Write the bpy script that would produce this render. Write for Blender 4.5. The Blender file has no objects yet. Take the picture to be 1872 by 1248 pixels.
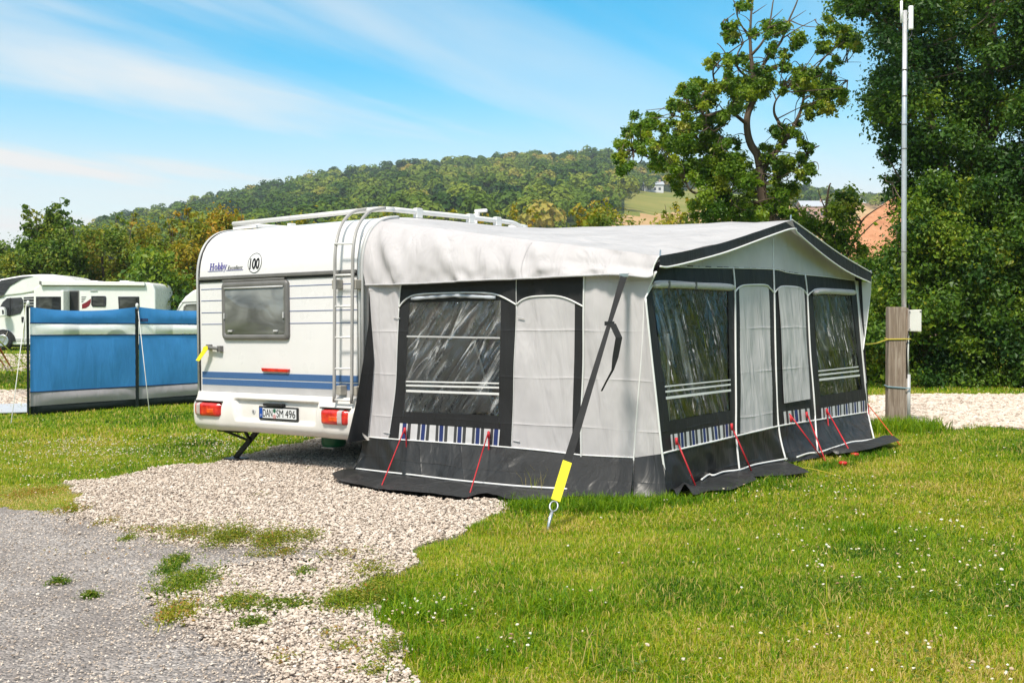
import bpy, math, random
import numpy as np
from mathutils import Vector, Matrix, noise as mnoise
random.seed(7)
rng = np.random.default_rng(11)
S = bpy.context.scene
COL = S.collection

# ------------------------------------------------------------------ survey of the photograph
FPX, CX, CY = 2059.0, 936.0, 624.0          # focal length and centre, in photo pixels
HOR = 586.0                                  # row of the horizon
CAMH = 1.325
PITCH = math.atan((CY - HOR) / FPX) * -1.0   # camera looks slightly down
CAM = Vector((0, 0, CAMH))
_cp, _sp = math.cos(PITCH), math.sin(PITCH)
FWD = Vector((0, _cp, _sp)); UPV = Vector((0, -_sp, _cp)); RGT = Vector((1, 0, 0))

def ray(px, py):
    return (RGT * ((px - CX) / FPX) - UPV * ((py - CY) / FPX) + FWD)

def at(px, py, Y):
    d = ray(px, py)
    return CAM + d * (Y / d.y)

def proj(P):
    P = np.asarray(P, dtype=float)
    q = P - np.array(CAM)
    zf = q @ np.array(FWD); xr = q @ np.array(RGT); yu = q @ np.array(UPV)
    zf = np.where(np.abs(zf) < 1e-6, 1e-6, zf)
    return CX + FPX * xr / zf, CY - FPX * yu / zf, zf

def sstep(a, b, x):
    t = np.clip((np.asarray(x, dtype=float) - a) / (b - a), 0, 1)
    return t * t * (3 - 2 * t)

def gz(X, Y):
    X = np.asarray(X, dtype=float); Y = np.asarray(Y, dtype=float)
    a = 0.17 * np.tanh(0.2 * X) * (1 - sstep(18, 34, Y)) - 0.01
    return a + 0.21 * sstep(14, 42, Y) + 0.012 * np.sin(X * 1.7 + 0.6) * np.cos(Y * 1.3)

def ground(px, py, lift=0.0):
    d = ray(px, py)
    t = CAMH / max(1e-4, -d.z)
    for _ in range(30):
        p = CAM + d * t
        z = float(gz(p.x, p.y))
        t = (z - CAMH) / d.z
    p = CAM + d * t
    return Vector((p.x, p.y, float(gz(p.x, p.y)) + lift))

def inpoly(x, y, poly):
    x = np.asarray(x, dtype=float); y = np.asarray(y, dtype=float)
    c = np.zeros(x.shape, dtype=bool)
    n = len(poly); j = n - 1
    for i in range(n):
        xi, yi = poly[i]; xj, yj = poly[j]
        if yi != yj:
            m = ((yi > y) != (yj > y)) & (x < (xj - xi) * (y - yi) / (yj - yi) + xi)
            c ^= m
        j = i
    return c

def vnoise(x, y, seed=0):
    """smooth value noise on numpy arrays, 0..1"""
    x = np.asarray(x, dtype=float); y = np.asarray(y, dtype=float)
    xi = np.floor(x).astype(np.int64); yi = np.floor(y).astype(np.int64)
    fx = x - xi; fy = y - yi
    fx = fx * fx * (3 - 2 * fx); fy = fy * fy * (3 - 2 * fy)
    def h(a, b):
        n = (a * 374761393 + b * 668265263 + seed * 974634777) & 0x7fffffff
        n = ((n ^ (n >> 13)) * 1274126177) & 0x7fffffff
        n = n ^ (n >> 16)
        return (n & 0xffff) / 65535.0
    return (h(xi, yi) * (1 - fx) + h(xi + 1, yi) * fx) * (1 - fy) + (h(xi, yi + 1) * (1 - fx) + h(xi + 1, yi + 1) * fx) * fy

def fbm(x, y, seed=0, o=4):
    s = 0; a = 0.5; t = 0
    for k in range(o):
        s = s + a * vnoise(x * 2 ** k, y * 2 ** k, seed + k); t += a; a *= 0.5
    return s / t

# ------------------------------------------------------------------ object helpers
def tag(o, label=None, cat=None, group=None, kind=None):
    if label: o['label'] = label
    if cat: o['category'] = cat
    if group: o['group'] = group
    if kind: o['kind'] = kind
    return o

def thing(name, label, cat, loc=(0, 0, 0), rz=0, group=None, mat=None):
    o = bpy.data.objects.new(name, None); COL.objects.link(o)
    o.empty_display_size = 0.2
    if mat is not None: o.matrix_world = mat
    else:
        o.location = loc; o.rotation_euler = (0, 0, rz)
    return tag(o, label, cat, group)

def obj(name, V, F, m=None, parent=None, smooth=False, bevel=0, seg=2, autos=False):
    me = bpy.data.meshes.new(name)
    me.from_pydata([tuple(v) for v in V], [], F)
    me.update()
    if m is not None:
        for mm in (m if isinstance(m, (list, tuple)) else [m]): me.materials.append(mm)
    if smooth:
        me.polygons.foreach_set('use_smooth', [True] * len(me.polygons))
    o = bpy.data.objects.new(name, me); COL.objects.link(o)
    if parent is not None: o.parent = parent
    if bevel:
        b = o.modifiers.new('bevel', 'BEVEL'); b.width = bevel; b.segments = seg; b.limit_method = 'ANGLE'; b.angle_limit = math.radians(35)
        if seg > 1:
            me.polygons.foreach_set('use_smooth', [True] * len(me.polygons))
            b.harden_normals = True
    return o

def npmesh(name, V, F, m, parent=None, attrs=None, smooth=False):
    """V (n,3) float array, F (m,k) int array of equal-sided faces"""
    V = np.ascontiguousarray(V, dtype=np.float32); F = np.ascontiguousarray(F, dtype=np.int32)
    k = F.shape[1]
    me = bpy.data.meshes.new(name)
    me.vertices.add(len(V)); me.vertices.foreach_set('co', V.ravel())
    me.loops.add(F.size); me.loops.foreach_set('vertex_index', F.ravel())
    me.polygons.add(len(F))
    me.polygons.foreach_set('loop_start', np.arange(0, F.size, k, dtype=np.int32))
    try: me.polygons.foreach_set('loop_total', np.full(len(F), k, dtype=np.int32))
    except Exception: pass
    me.update(calc_edges=True)
    if attrs:
        for an, (dom, arr) in attrs.items():
            a = me.attributes.new(an, 'FLOAT', dom)
            a.data.foreach_set('value', np.ascontiguousarray(arr, dtype=np.float32))
    me.polygons.foreach_set('use_smooth', np.full(len(F), bool(smooth)))
    for mm in (m if isinstance(m, (list, tuple)) else [m]): me.materials.append(mm)
    o = bpy.data.objects.new(name, me); COL.objects.link(o)
    if parent is not None: o.parent = parent
    return o

class MB:
    def __init__(s): s.V = []; s.F = []
    def add(s, V, F):
        b = len(s.V); s.V += [Vector(v) for v in V]; s.F += [tuple(b + i for i in f) for f in F]; return s
    def box(s, c, d, M=None):
        x, y, z = (k / 2 for k in d); c = Vector(c)
        V = [Vector((sx * x, sy * y, sz * z)) for sz in (-1, 1) for sy in (-1, 1) for sx in (-1, 1)]
        if M is not None: V = [M @ v for v in V]
        V = [c + v for v in V]
        return s.add(V, [(0, 2, 3, 1), (4, 5, 7, 6), (0, 1, 5, 4), (2, 6, 7, 3), (0, 4, 6, 2), (1, 3, 7, 5)])
    def tube(s, pts, r, n=8, cap=True):
        pts = [Vector(p) for p in pts]
        if len(pts) < 2: return s
        rr = r if isinstance(r, (list, tuple)) else [r] * len(pts)
        b0 = len(s.V); N = None
        for i, p in enumerate(pts):
            t = (pts[min(i + 1, len(pts) - 1)] - pts[max(i - 1, 0)])
            if t.length < 1e-9: t = Vector((0, 0, 1))
            t.normalize()
            if N is None:
                N = t.orthogonal().normalized()
            else:
                N = (N - t * N.dot(t))
                N = N.normalized() if N.length > 1e-6 else t.orthogonal().normalized()
            B = t.cross(N)
            for k in range(n):
                a = 2 * math.pi * k / n
                s.V.append(p + (N * math.cos(a) + B * math.sin(a)) * rr[i])
        for i in range(len(pts) - 1):
            for k in range(n):
                a = b0 + i * n + k; b = b0 + i * n + (k + 1) % n
                s.F.append((a, b, b + n, a + n))
        if cap:
            s.F.append(tuple(b0 + k for k in reversed(range(n))))
            e = b0 + (len(pts) - 1) * n
            s.F.append(tuple(e + k for k in range(n)))
        return s
    def prism(s, poly, ext):
        """poly: list of 3d points (closed), ext: vector"""
        n = len(poly); e = Vector(ext); b = len(s.V)
        s.V += [Vector(p) for p in poly] + [Vector(p) + e for p in poly]
        s.F.append(tuple(b + i for i in reversed(range(n)))); s.F.append(tuple(b + n + i for i in range(n)))
        for i in range(n):
            j = (i + 1) % n
            s.F.append((b + i, b + j, b + n + j, b + n + i))
        return s
    def lathe(s, prof, c, n=20, axis='z'):
        c = Vector(c); b = len(s.V)
        for r, h in prof:
            for k in range(n):
                a = 2 * math.pi * k / n
                if axis == 'z': v = Vector((r * math.cos(a), r * math.sin(a), h))
                elif axis == 'y': v = Vector((r * math.cos(a), h, r * math.sin(a)))
                else: v = Vector((h, r * math.cos(a), r * math.sin(a)))
                s.V.append(c + v)
        for i in range(len(prof) - 1):
            for k in range(n):
                q = b + i * n
                s.F.append((q + k, q + (k + 1) % n, q + n + (k + 1) % n, q + n + k))
        s.F.append(tuple(b + k for k in reversed(range(n))))
        e = b + (len(prof) - 1) * n
        s.F.append(tuple(e + k for k in range(n)))
        return s
    def build(s, name, m, parent=None, **k):
        return obj(name, s.V, s.F, m, parent, **k)

def smoothline(pts, n=6):
    """Catmull-Rom through the points"""
    P = [Vector(p) for p in pts]
    if len(P) < 3: return P
    out = []
    for i in range(len(P) - 1):
        p0 = P[max(i - 1, 0)]; p1 = P[i]; p2 = P[i + 1]; p3 = P[min(i + 2, len(P) - 1)]
        for k in range(n):
            t = k / n
            out.append(0.5 * ((2 * p1) + (p2 - p0) * t + (2 * p0 - 5 * p1 + 4 * p2 - p3) * t * t + (3 * p1 - p0 - 3 * p2 + p3) * t ** 3))
    out.append(P[-1])
    return out

def resample(P, n):
    P = [Vector(p) for p in P]
    L = [0]
    for i in range(1, len(P)): L.append(L[-1] + (P[i] - P[i - 1]).length)
    T = L[-1] or 1
    out = []; j = 0
    for k in range(n):
        s = T * k / (n - 1)
        while j < len(P) - 2 and L[j + 1] < s: j += 1
        d = (L[j + 1] - L[j]) or 1
        out.append(P[j].lerp(P[j + 1], min(1, max(0, (s - L[j]) / d))))
    return out

def ruled(name, A, B, m, parent, nu=24, nv=24, disp=None, curve=None, thick=0):
    A = resample(A, nu); B = resample(B, nu)
    V = []; F = []
    for j in range(nv):
        v = j / (nv - 1)
        for i in range(nu):
            p = A[i].lerp(B[i], v)
            if curve: p = p + curve(i / (nu - 1), v)
            if disp: p = p + disp(p, i / (nu - 1), v)
            V.append(p)
    for j in range(nv - 1):
        for i in range(nu - 1):
            a = j * nu + i
            F.append((a, a + 1, a + nu + 1, a + nu))
    o = obj(name, V, F, m, parent, smooth=True)
    if thick:
        md = o.modifiers.new('thickness', 'SOLIDIFY'); md.thickness = thick; md.offset = 0
    return o

def textmesh(name, body, size, m, parent, origin, xdir, updir, sx=1.0, depth=0.0015, align='CENTER', shear=0.0, bold=0.0):
    cu = bpy.data.curves.new(name, 'FONT'); cu.body = body; cu.size = 1; cu.align_x = align; cu.align_y = 'CENTER'
    cu.extrude = depth / size; cu.shear = shear; cu.offset = bold
    tmp = bpy.data.objects.new('text_source', cu); COL.objects.link(tmp)
    dg = bpy.context.evaluated_depsgraph_get(); dg.update()
    me = bpy.data.meshes.new_from_object(tmp.evaluated_get(dg))
    bpy.data.objects.remove(tmp); bpy.data.curves.remove(cu)
    X = Vector(xdir).normalized(); U = Vector(updir).normalized(); N = X.cross(U)
    for v in me.vertices:
        c = v.co.copy()
        v.co = Vector(origin) + X * (c.x * size * sx) + U * (c.y * size) + N * (c.z * size)
    me.materials.clear(); me.materials.append(m)
    me.name = name
    o = bpy.data.objects.new(name, me); COL.objects.link(o); o.parent = parent
    return o

# ------------------------------------------------------------------ materials
def lin(r, g=None, b=None):
    if g is None: r, g, b = r
    f = lambda c: (c / 255 / 12.92) if c / 255 <= 0.04045 else ((c / 255 + 0.055) / 1.055) ** 2.4
    return (f(r), f(g), f(b))

class NT:
    def __init__(s, name):
        s.m = bpy.data.materials.new(name); s.m.use_nodes = True
        s.t = s.m.node_tree; s.t.nodes.clear()
        s.out = s.n('ShaderNodeOutputMaterial')
    def n(s, ty, **kw):
        nd = s.t.nodes.new(ty)
        for k, v in kw.items():
            if k.startswith('_'): setattr(nd, k[1:], v)
        return nd
    def l(s, a, b): s.t.links.new(a, b)
    def noise(s, vec, scale, detail=4, rough=0.55, dist=0.0):
        nd = s.n('ShaderNodeTexNoise'); nd.inputs['Scale'].default_value = scale; nd.inputs['Detail'].default_value = detail
        nd.inputs['Roughness'].default_value = rough; nd.inputs['Distortion'].default_value = dist
        if vec is not None: s.l(vec, nd.inputs['Vector'])
        return nd.outputs['Fac']
    def mapping(s, vec, scale=(1, 1, 1), rot=(0, 0, 0)):
        nd = s.n('ShaderNodeMapping'); nd.inputs['Scale'].default_value = scale; nd.inputs['Rotation'].default_value = rot
        s.l(vec, nd.inputs['Vector']); return nd.outputs['Vector']
    def coord(s, which='Object'):
        return s.n('ShaderNodeTexCoord').outputs[which]
    def ramp(s, fac, stops, interp='LINEAR'):
        nd = s.n('ShaderNodeValToRGB'); cr = nd.color_ramp; cr.interpolation = interp
        while len(cr.elements) > 1: cr.elements.remove(cr.elements[-1])
        for i, (p, c) in enumerate(stops):
            e = cr.elements[0] if i == 0 else cr.elements.new(p)
            e.position = p; e.color = tuple(c) + (1,) if len(c) == 3 else c
        s.l(fac, nd.inputs['Fac']); return nd.outputs['Color']
    def mix(s, fac, a, b, mode='MIX'):
        nd = s.n('ShaderNodeMix'); nd.data_type = 'RGBA'; nd.blend_type = mode
        for k, v in ((0, fac), (6, a), (7, b)):
            if isinstance(v, (int, float)): nd.inputs[k].default_value = v
            elif isinstance(v, tuple): nd.inputs[k].default_value = v + (1,) if len(v) == 3 else v
            else: s.l(v, nd.inputs[k])
        return nd.outputs[2]
    def math(s, op, a, b=0.0):
        nd = s.n('ShaderNodeMath'); nd.operation = op
        for k, v in ((0, a), (1, b)):
            if isinstance(v, (int, float)): nd.inputs[k].default_value = v
            else: s.l(v, nd.inputs[k])
        return nd.outputs[0]
    def bump(s, h, strength=0.3, dist=0.01, normal=None):
        nd = s.n('ShaderNodeBump'); nd.inputs['Strength'].default_value = strength; nd.inputs['Distance'].default_value = dist
        s.l(h, nd.inputs['Height'])
        if normal is not None: s.l(normal, nd.inputs['Normal'])
        return nd.outputs['Normal']
    def bsdf(s, col, rough=0.5, metal=0.0, spec=0.5, normal=None, coat=0.0):
        p = s.n('ShaderNodeBsdfPrincipled')
        for k, v in (('Base Color', col), ('Roughness', rough), ('Metallic', metal), ('Specular IOR Level', spec), ('Coat Weight', coat)):
            if isinstance(v, (int, float)): p.inputs[k].default_value = v
            elif isinstance(v, tuple): p.inputs[k].default_value = v + (1,) if len(v) == 3 else v
            else: s.l(v, p.inputs[k])
        if normal is not None: s.l(normal, p.inputs['Normal'])
        return p.outputs['BSDF']
    def end(s, sh):
        s.l(sh, s.out.inputs['Surface']); return s.m

def simple(name, col, rough=0.5, metal=0.0, var=0.08, scale=6, bump=0.0, bscale=40, spec=0.5, coat=0.0, bdist=0.004):
    t = NT(name); c = t.coord()
    f = t.noise(c, scale, 5)
    d = tuple(max(0, k * (1 - var * 1.6)) for k in col); u = tuple(min(1, k * (1 + var)) for k in col)
    cc = t.ramp(f, [(0.3, d), (0.7, u)])
    nm = t.bump(t.noise(c, bscale, 3), bump, bdist) if bump else None
    r = t.ramp(t.noise(c, scale * 2.3, 3), [(0.3, (max(0, rough - 0.06),) * 3), (0.7, (min(1, rough + 0.06),) * 3)])
    return t.end(t.bsdf(cc, r, metal, spec, nm, coat))

def fabric(name, col, rough=0.65, wr=0.5, trans=0.15, sheen_scale=1.0, spec=0.35, crease=True, var=0.06):
    """woven coated cloth: broad folds, sharp creases and a fine weave, with a little light let through"""
    t = NT(name); c = t.coord()
    n1 = t.noise(t.mapping(c, (1.7, 1.7, 0.7), (0.2, 0.45, 0.3)), 1.5, 2, 0.45, 0.5)
    n2 = t.noise(t.mapping(c, (2.2, 2.2, 0.55), (0.3, 0.75, 0.5)), 2.6, 3, 0.5, 0.6)
    h = t.math('ADD', n1, t.math('MULTIPLY', n2, 0.7))
    if crease:                                        # sharp lines left from being folded in its bag
        sp = t.n('ShaderNodeSeparateXYZ'); t.l(c, sp.inputs[0])
        msk = t.ramp(t.noise(c, 2.1, 2), [(0.38, (0.15, 0.15, 0.15)), (0.6, (1, 1, 1))])
        for src, per in ((sp.outputs['Z'], 0.37), (t.math('ADD', sp.outputs['X'], sp.outputs['Y']), 0.46)):
            wob = t.math('ADD', src, t.math('MULTIPLY', t.noise(c, 1.2, 2), 0.05))
            fr_ = t.math('ABSOLUTE', t.math('SUBTRACT', t.math('FRACT', t.math('DIVIDE', wob, per)), 0.5))
            ln = t.ramp(fr_, [(0.0, (1, 1, 1)), (0.022, (0.25, 0.25, 0.25)), (0.06, (0, 0, 0))])
            h = t.math('ADD', h, t.math('MULTIPLY', t.math('MULTIPLY', ln, msk), 0.08))
    nm = t.bump(h, wr, 0.06)
    wv = t.noise(t.mapping(c, (1, 1, 1)), 420, 1)
    nm = t.bump(wv, 0.06, 0.001, nm)
    f = t.noise(c, 2.3, 5)
    d = tuple(k * (1 - var * 1.5) for k in col); u = tuple(min(1, k * (1 + var)) for k in col)
    cc = t.ramp(f, [(0.35, d), (0.65, u)])
    sh = t.bsdf(cc, rough, 0, spec, nm)
    if trans:
        tr = t.n('ShaderNodeBsdfTranslucent'); t.l(cc, tr.inputs['Color']); t.l(nm, tr.inputs['Normal'])
        mx = t.n('ShaderNodeMixShader'); mx.inputs[0].default_value = trans
        t.l(sh, mx.inputs[1]); t.l(tr.outputs[0], mx.inputs[2]); sh = mx.outputs[0]
    return t.end(sh)

def leafmat(name, stops, trans=0.42, rough=0.5, spec=0.3):
    t = NT(name)
    a = t.n('ShaderNodeAttribute'); a.attribute_name = 'tint'
    cc = t.ramp(a.outputs['Fac'], stops)
    sh = t.bsdf(cc, rough, 0, spec)
    tr = t.n('ShaderNodeBsdfTranslucent'); t.l(t.mix(1.0, cc, (1.25, 1.3, 0.6), 'MULTIPLY'), tr.inputs['Color'])
    mx = t.n('ShaderNodeMixShader'); mx.inputs[0].default_value = trans
    t.l(sh, mx.inputs[1]); t.l(tr.outputs[0], mx.inputs[2])
    return t.end(mx.outputs[0])

def vinyl(name, refl=0.12, wr=0.8, tint=(0.9, 0.92, 0.9), fog=0.02, axis='Y', ang=-0.66, scale=5.0, white=0.4, lo=0.42, milk_glint=0.66):
    """clear flexible window sheet: creased along one direction, white sky glints painted along the creases, partly mirroring what lies around"""
    t = NT(name); c = t.coord()
    rot = (0, ang, 0) if axis == 'Y' else (ang, 0, 0)
    q = t.mapping(t.mapping(c, (1, 1, 1), rot), (1.0, 1.0, 0.13))
    n1 = t.noise(q, scale, 3, 0.55, 0.7)
    rid = t.math('ABSOLUTE', t.math('SUBTRACT', n1, 0.5))
    n3 = t.noise(t.mapping(t.mapping(c, (1, 1, 1), rot), (1, 1, 0.4)), scale * 0.6, 2, 0.5, 0.5)
    n2 = t.noise(c, 22, 3, 0.6, 2.0)
    h = t.math('ADD', t.math('ADD', rid, t.math('MULTIPLY', n3, 0.6)), t.math('MULTIPLY', n2, 0.04))
    nm = t.bump(h, wr, 0.2)
    g = t.n('ShaderNodeBsdfGlossy'); g.inputs['Roughness'].default_value = 0.03; g.inputs['Color'].default_value = (0.95, 0.97, 1, 1)
    t.l(nm, g.inputs['Normal'])
    tp = t.n('ShaderNodeBsdfTransparent'); tp.inputs['Color'].default_value = tint + (1,)
    df = t.n('ShaderNodeBsdfDiffuse'); df.inputs['Color'].default_value = (milk_glint, milk_glint, milk_glint, 1); t.l(nm, df.inputs['Normal'])
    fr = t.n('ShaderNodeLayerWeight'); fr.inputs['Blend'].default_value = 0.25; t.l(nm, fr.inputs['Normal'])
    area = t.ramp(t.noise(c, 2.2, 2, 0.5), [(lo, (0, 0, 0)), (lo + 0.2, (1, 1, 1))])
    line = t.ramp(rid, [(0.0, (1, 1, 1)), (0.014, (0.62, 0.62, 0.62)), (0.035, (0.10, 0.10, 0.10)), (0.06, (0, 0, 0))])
    fg = t.math('ADD', t.math('MULTIPLY', t.math('MULTIPLY', line, area), white), fog)  # white mixed in along the creases paints streaks of reflected sky
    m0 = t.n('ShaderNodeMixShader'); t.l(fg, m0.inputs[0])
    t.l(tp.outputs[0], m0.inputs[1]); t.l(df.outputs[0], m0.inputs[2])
    mx = t.n('ShaderNodeMixShader'); t.l(t.math('MINIMUM', t.math('ADD', fr.outputs['Fresnel'], refl), 0.9), mx.inputs[0])
    t.l(m0.outputs[0], mx.inputs[1]); t.l(g.outputs[0], mx.inputs[2])
    return t.end(mx.outputs[0])

M = {}
M['white_paint'] = simple('white_paint', (0.76, 0.745, 0.74), 0.3, var=0.025, scale=1.5, bump=0.14, bscale=120, coat=0.25)
M['white_dirty'] = simple('white_moulding', (0.77, 0.74, 0.70), 0.38, var=0.05, scale=3, coat=0.15)
M['white_gloss'] = simple('white_gloss', (0.80, 0.80, 0.79), 0.28, var=0.03, scale=1)
M['grey_trim'] = simple('grey_trim', (0.16, 0.155, 0.15), 0.42, var=0.1)
M['light_trim'] = simple('light_trim', (0.50, 0.50, 0.50), 0.4, var=0.06)
M['alu'] = simple('ladder_enamel', (0.38, 0.365, 0.35), 0.4, 0.0, var=0.06, spec=0.6)
M['alu_white'] = simple('rack_enamel', (0.76, 0.75, 0.735), 0.35, var=0.03)
M['steel'] = simple('galvanised_steel', (0.55, 0.57, 0.59), 0.35, 0.85, var=0.12, scale=20)
M['pole_alu'] = simple('aluminium_pole', (0.62, 0.62, 0.63), 0.36, 0.55, var=0.06, scale=12)
M['black'] = simple('black_plastic', (0.018, 0.018, 0.02), 0.45, var=0.2)
M['rubber'] = simple('tyre_rubber', (0.02, 0.02, 0.021), 0.8, var=0.2, bump=0.2)
M['chassis'] = simple('dark_chassis', (0.03, 0.03, 0.03), 0.7, var=0.3)
M['blue_stripe'] = simple('blue_decal', (0.055, 0.13, 0.30), 0.35, var=0.06, scale=60, bump=0.12, bscale=240, bdist=0.002)
M['line_blue'] = simple('thin_blue_line', (0.12, 0.15, 0.30), 0.4)
M['grey_stripe'] = simple('grey_decal', (0.46, 0.45, 0.46), 0.35, var=0.05)
M['ink_blue'] = simple('violet_blue_lettering', (0.10, 0.085, 0.34), 0.4)
M['ink'] = simple('black_lettering', (0.012, 0.012, 0.016), 0.4)
M['plate'] = simple('plate_white', (0.72, 0.73, 0.74), 0.35, var=0.02)
M['eu_blue'] = simple('plate_blue', (0.01, 0.07, 0.36), 0.35)
M['green_seal'] = simple('green_seal', (0.02, 0.12, 0.06), 0.5)
M['red_seal'] = simple('pale_red_seal', (0.55, 0.30, 0.30), 0.5)
M['green_tub'] = simple('green_plastic', (0.008, 0.14, 0.062), 0.35, var=0.1)
M['yellow'] = simple('yellow_webbing', (0.78, 0.68, 0.015), 0.55, var=0.06, bump=0.15, bscale=300)
M['lime'] = simple('lime_cord', (0.50, 0.60, 0.04), 0.6)
M['yellow_rope'] = simple('yellow_rope', (0.55, 0.45, 0.05), 0.7, bump=0.3, bscale=200)
M['blue_rope'] = simple('blue_rope', (0.22, 0.34, 0.40), 0.7, bump=0.3, bscale=200)
M['red_rope'] = simple('red_rope', (0.52, 0.018, 0.028), 0.55, var=0.15, bump=0.3, bscale=300)
M['orange_rope'] = simple('orange_rope', (0.62, 0.10, 0.015), 0.6)
M['white_rope'] = simple('white_cord', (0.62, 0.62, 0.58), 0.65)
M['strap'] = simple('black_webbing', (0.012, 0.012, 0.013), 0.7, var=0.2, bump=0.2, bscale=300)
M['piping'] = simple('white_piping', (0.78, 0.78, 0.77), 0.4, var=0.02)
M['cloth_light'] = fabric('light_grey_cloth', (0.60, 0.575, 0.585), 0.68, 0.8, 0.10)
M['cloth_roof'] = fabric('roof_cloth', (0.53, 0.52, 0.53), 0.6, 0.7, 0.16, crease=False)
M['cloth_valance'] = fabric('valance_cloth', (0.53, 0.505, 0.515), 0.62, 1.0, 0.05, crease=False)
M['cloth_dark'] = fabric('charcoal_cloth', (0.023, 0.0235, 0.025), 0.58, 0.5, 0.0, spec=0.3)
M['cloth_skirt'] = fabric('charcoal_skirt', (0.024, 0.025, 0.026), 0.42, 0.75, 0.0, spec=0.45)
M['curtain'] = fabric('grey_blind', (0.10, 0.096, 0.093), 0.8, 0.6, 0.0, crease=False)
M['groundsheet'] = simple('pale_groundsheet', (0.50, 0.53, 0.58), 0.5, var=0.06)
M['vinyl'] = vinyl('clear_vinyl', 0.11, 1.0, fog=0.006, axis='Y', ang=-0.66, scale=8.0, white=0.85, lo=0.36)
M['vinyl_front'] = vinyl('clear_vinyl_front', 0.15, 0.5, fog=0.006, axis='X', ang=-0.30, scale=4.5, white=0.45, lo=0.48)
M['vinyl_wind'] = vinyl('milky_vinyl', 0.04, 0.08, fog=0.72, axis='Y', ang=0.5, white=0.0, milk_glint=0.92)
M['blue_cloth'] = fabric('blue_nylon', (0.07, 0.32, 0.76), 0.5, 0.4, 0.45, spec=0.3, crease=False)
M['grey_cloth'] = fabric('grey_nylon', (0.42, 0.39, 0.42), 0.5, 0.5, 0.3, crease=False)
M['black_cloth'] = fabric('black_nylon', (0.006, 0.012, 0.011), 0.6, 0.6, 0.0, spec=0.2, crease=False)
M['navy_hem'] = simple('navy_hem', (0.01, 0.03, 0.10), 0.6)

def windowmat(name, base, rough=0.08, wob=0.12):
    t = NT(name); c = t.coord()
    n = t.noise(t.mapping(c, (1, 1, 1.6)), 3.0, 2, 0.5, 0.8)
    cc = t.ramp(t.noise(t.mapping(c, (0.7, 0.7, 1.7)), 2.4, 2, 0.45, 1.2), [(0.35, tuple(k * 0.55 for k in base)), (0.65, tuple(k * 1.5 for k in base))])
    return t.end(t.bsdf(cc, rough, 0, 0.6, t.bump(n, wob, 0.05)))
M['acrylic'] = windowmat('smoked_acrylic', (0.15, 0.155, 0.145), 0.10, 0.22)
M['tint'] = windowmat('tinted_pane', (0.055, 0.058, 0.055), 0.08, 0.1)
M['dark_glass'] = windowmat('dark_glass', (0.03, 0.033, 0.036), 0.06, 0.06)

def lensmat():
    t = NT('red_lens'); c = t.coord()
    w = t.n('ShaderNodeTexWave'); w.inputs['Scale'].default_value = 55; w.bands_direction = 'X'
    t.l(c, w.inputs['Vector'])
    f = t.noise(c, 14, 2)
    cc = t.ramp(f, [(0.35, (0.42, 0.008, 0.010)), (0.62, (0.75, 0.035, 0.02)), (0.8, (0.80, 0.11, 0.03))])
    return t.end(t.bsdf(cc, 0.16, 0, 0.6, t.bump(w.outputs['Fac'], 0.15, 0.003), 0.6))
M['lens_red'] = lensmat()
M['lens_orange'] = simple('orange_lens', (0.78, 0.085, 0.015), 0.18, var=0.2, scale=25, coat=0.5)
M['lens_white'] = simple('clear_lens', (0.52, 0.44, 0.43), 0.15, var=0.12, scale=30, coat=0.5)
M['red_plain'] = simple('red_reflector', (0.62, 0.02, 0.018), 0.25, var=0.08, coat=0.4)

def woodmat(name, a, b, scale=1.0):
    t = NT(name); c = t.coord()
    v = t.mapping(c, (22 * scale, 22 * scale, 1.1 * scale))
    n = t.noise(v, 1.6, 8, 0.65, 1.4)
    n2 = t.noise(t.mapping(c, (90, 90, 3)), 1.0, 4, 0.6)
    n3 = t.noise(c, 1.8, 4)
    cc = t.ramp(n, [(0.25, tuple(k * 0.55 for k in a)), (0.45, a), (0.62, b), (0.8, tuple(k * 0.8 for k in a))])
    cc = t.mix(t.math('MULTIPLY', n3, 0.55), cc, (0.20, 0.155, 0.115))
    h = t.math('ADD', n, t.math('MULTIPLY', n2, 0.5))
    return t.end(t.bsdf(cc, 0.82, 0, 0.25, t.bump(h, 0.5, 0.01)))
M['post_wood'] = woodmat('weathered_timber', (0.27, 0.20, 0.155), (0.46, 0.375, 0.31))
M['bark'] = woodmat('bark', (0.085, 0.06, 0.042), (0.16, 0.12, 0.085), 0.4)
M['bark_pale'] = woodmat('bare_bark', (0.14, 0.11, 0.085), (0.24, 0.20, 0.16), 0.4)
# ------------------------------------------------------------------ shared frame of caravan and awning
O3 = Vector((-1.315, 10.03, -0.045))
UX = Vector((0.8013, -0.5982, 0.0087)).normalized()
VY = Vector((0.5982, 0.8013, 0.0062)); VY = (VY - UX * VY.dot(UX)).normalized()
NZ = UX.cross(VY)
MW = Matrix(((UX.x, VY.x, NZ.x, O3.x), (UX.y, VY.y, NZ.y, O3.y), (UX.z, VY.z, NZ.z, O3.z), (0, 0, 0, 1)))
MI = MW.inverted()
def L_(P): return MI @ Vector(P)
def hit(px, py, p0, n):
    """where the line of sight meets a plane given in the caravan's own frame"""
    d = MI.to_3x3() @ ray(px, py); c = MI @ CAM
    p0 = Vector(p0); n = Vector(n)
    return c + d * ((p0 - c).dot(n) / d.dot(n))
def R(px, py, off=0.0): return hit(px, py, (0, -off, 0), (0, 1, 0))
def HX(px, py, x): return hit(px, py, (x, 0, 0), (1, 0, 0))
def HZ(px, py, z): return hit(px, py, (0, 0, z), (0, 0, 1))
def GL(px, py, lift=0.0): return L_(ground(px, py, lift))

W = 2.30
caravan = thing('caravan', 'white touring caravan with blue stripes, roof rack and rear ladder, awning fixed to its side', 'caravan', mat=MW)

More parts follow.
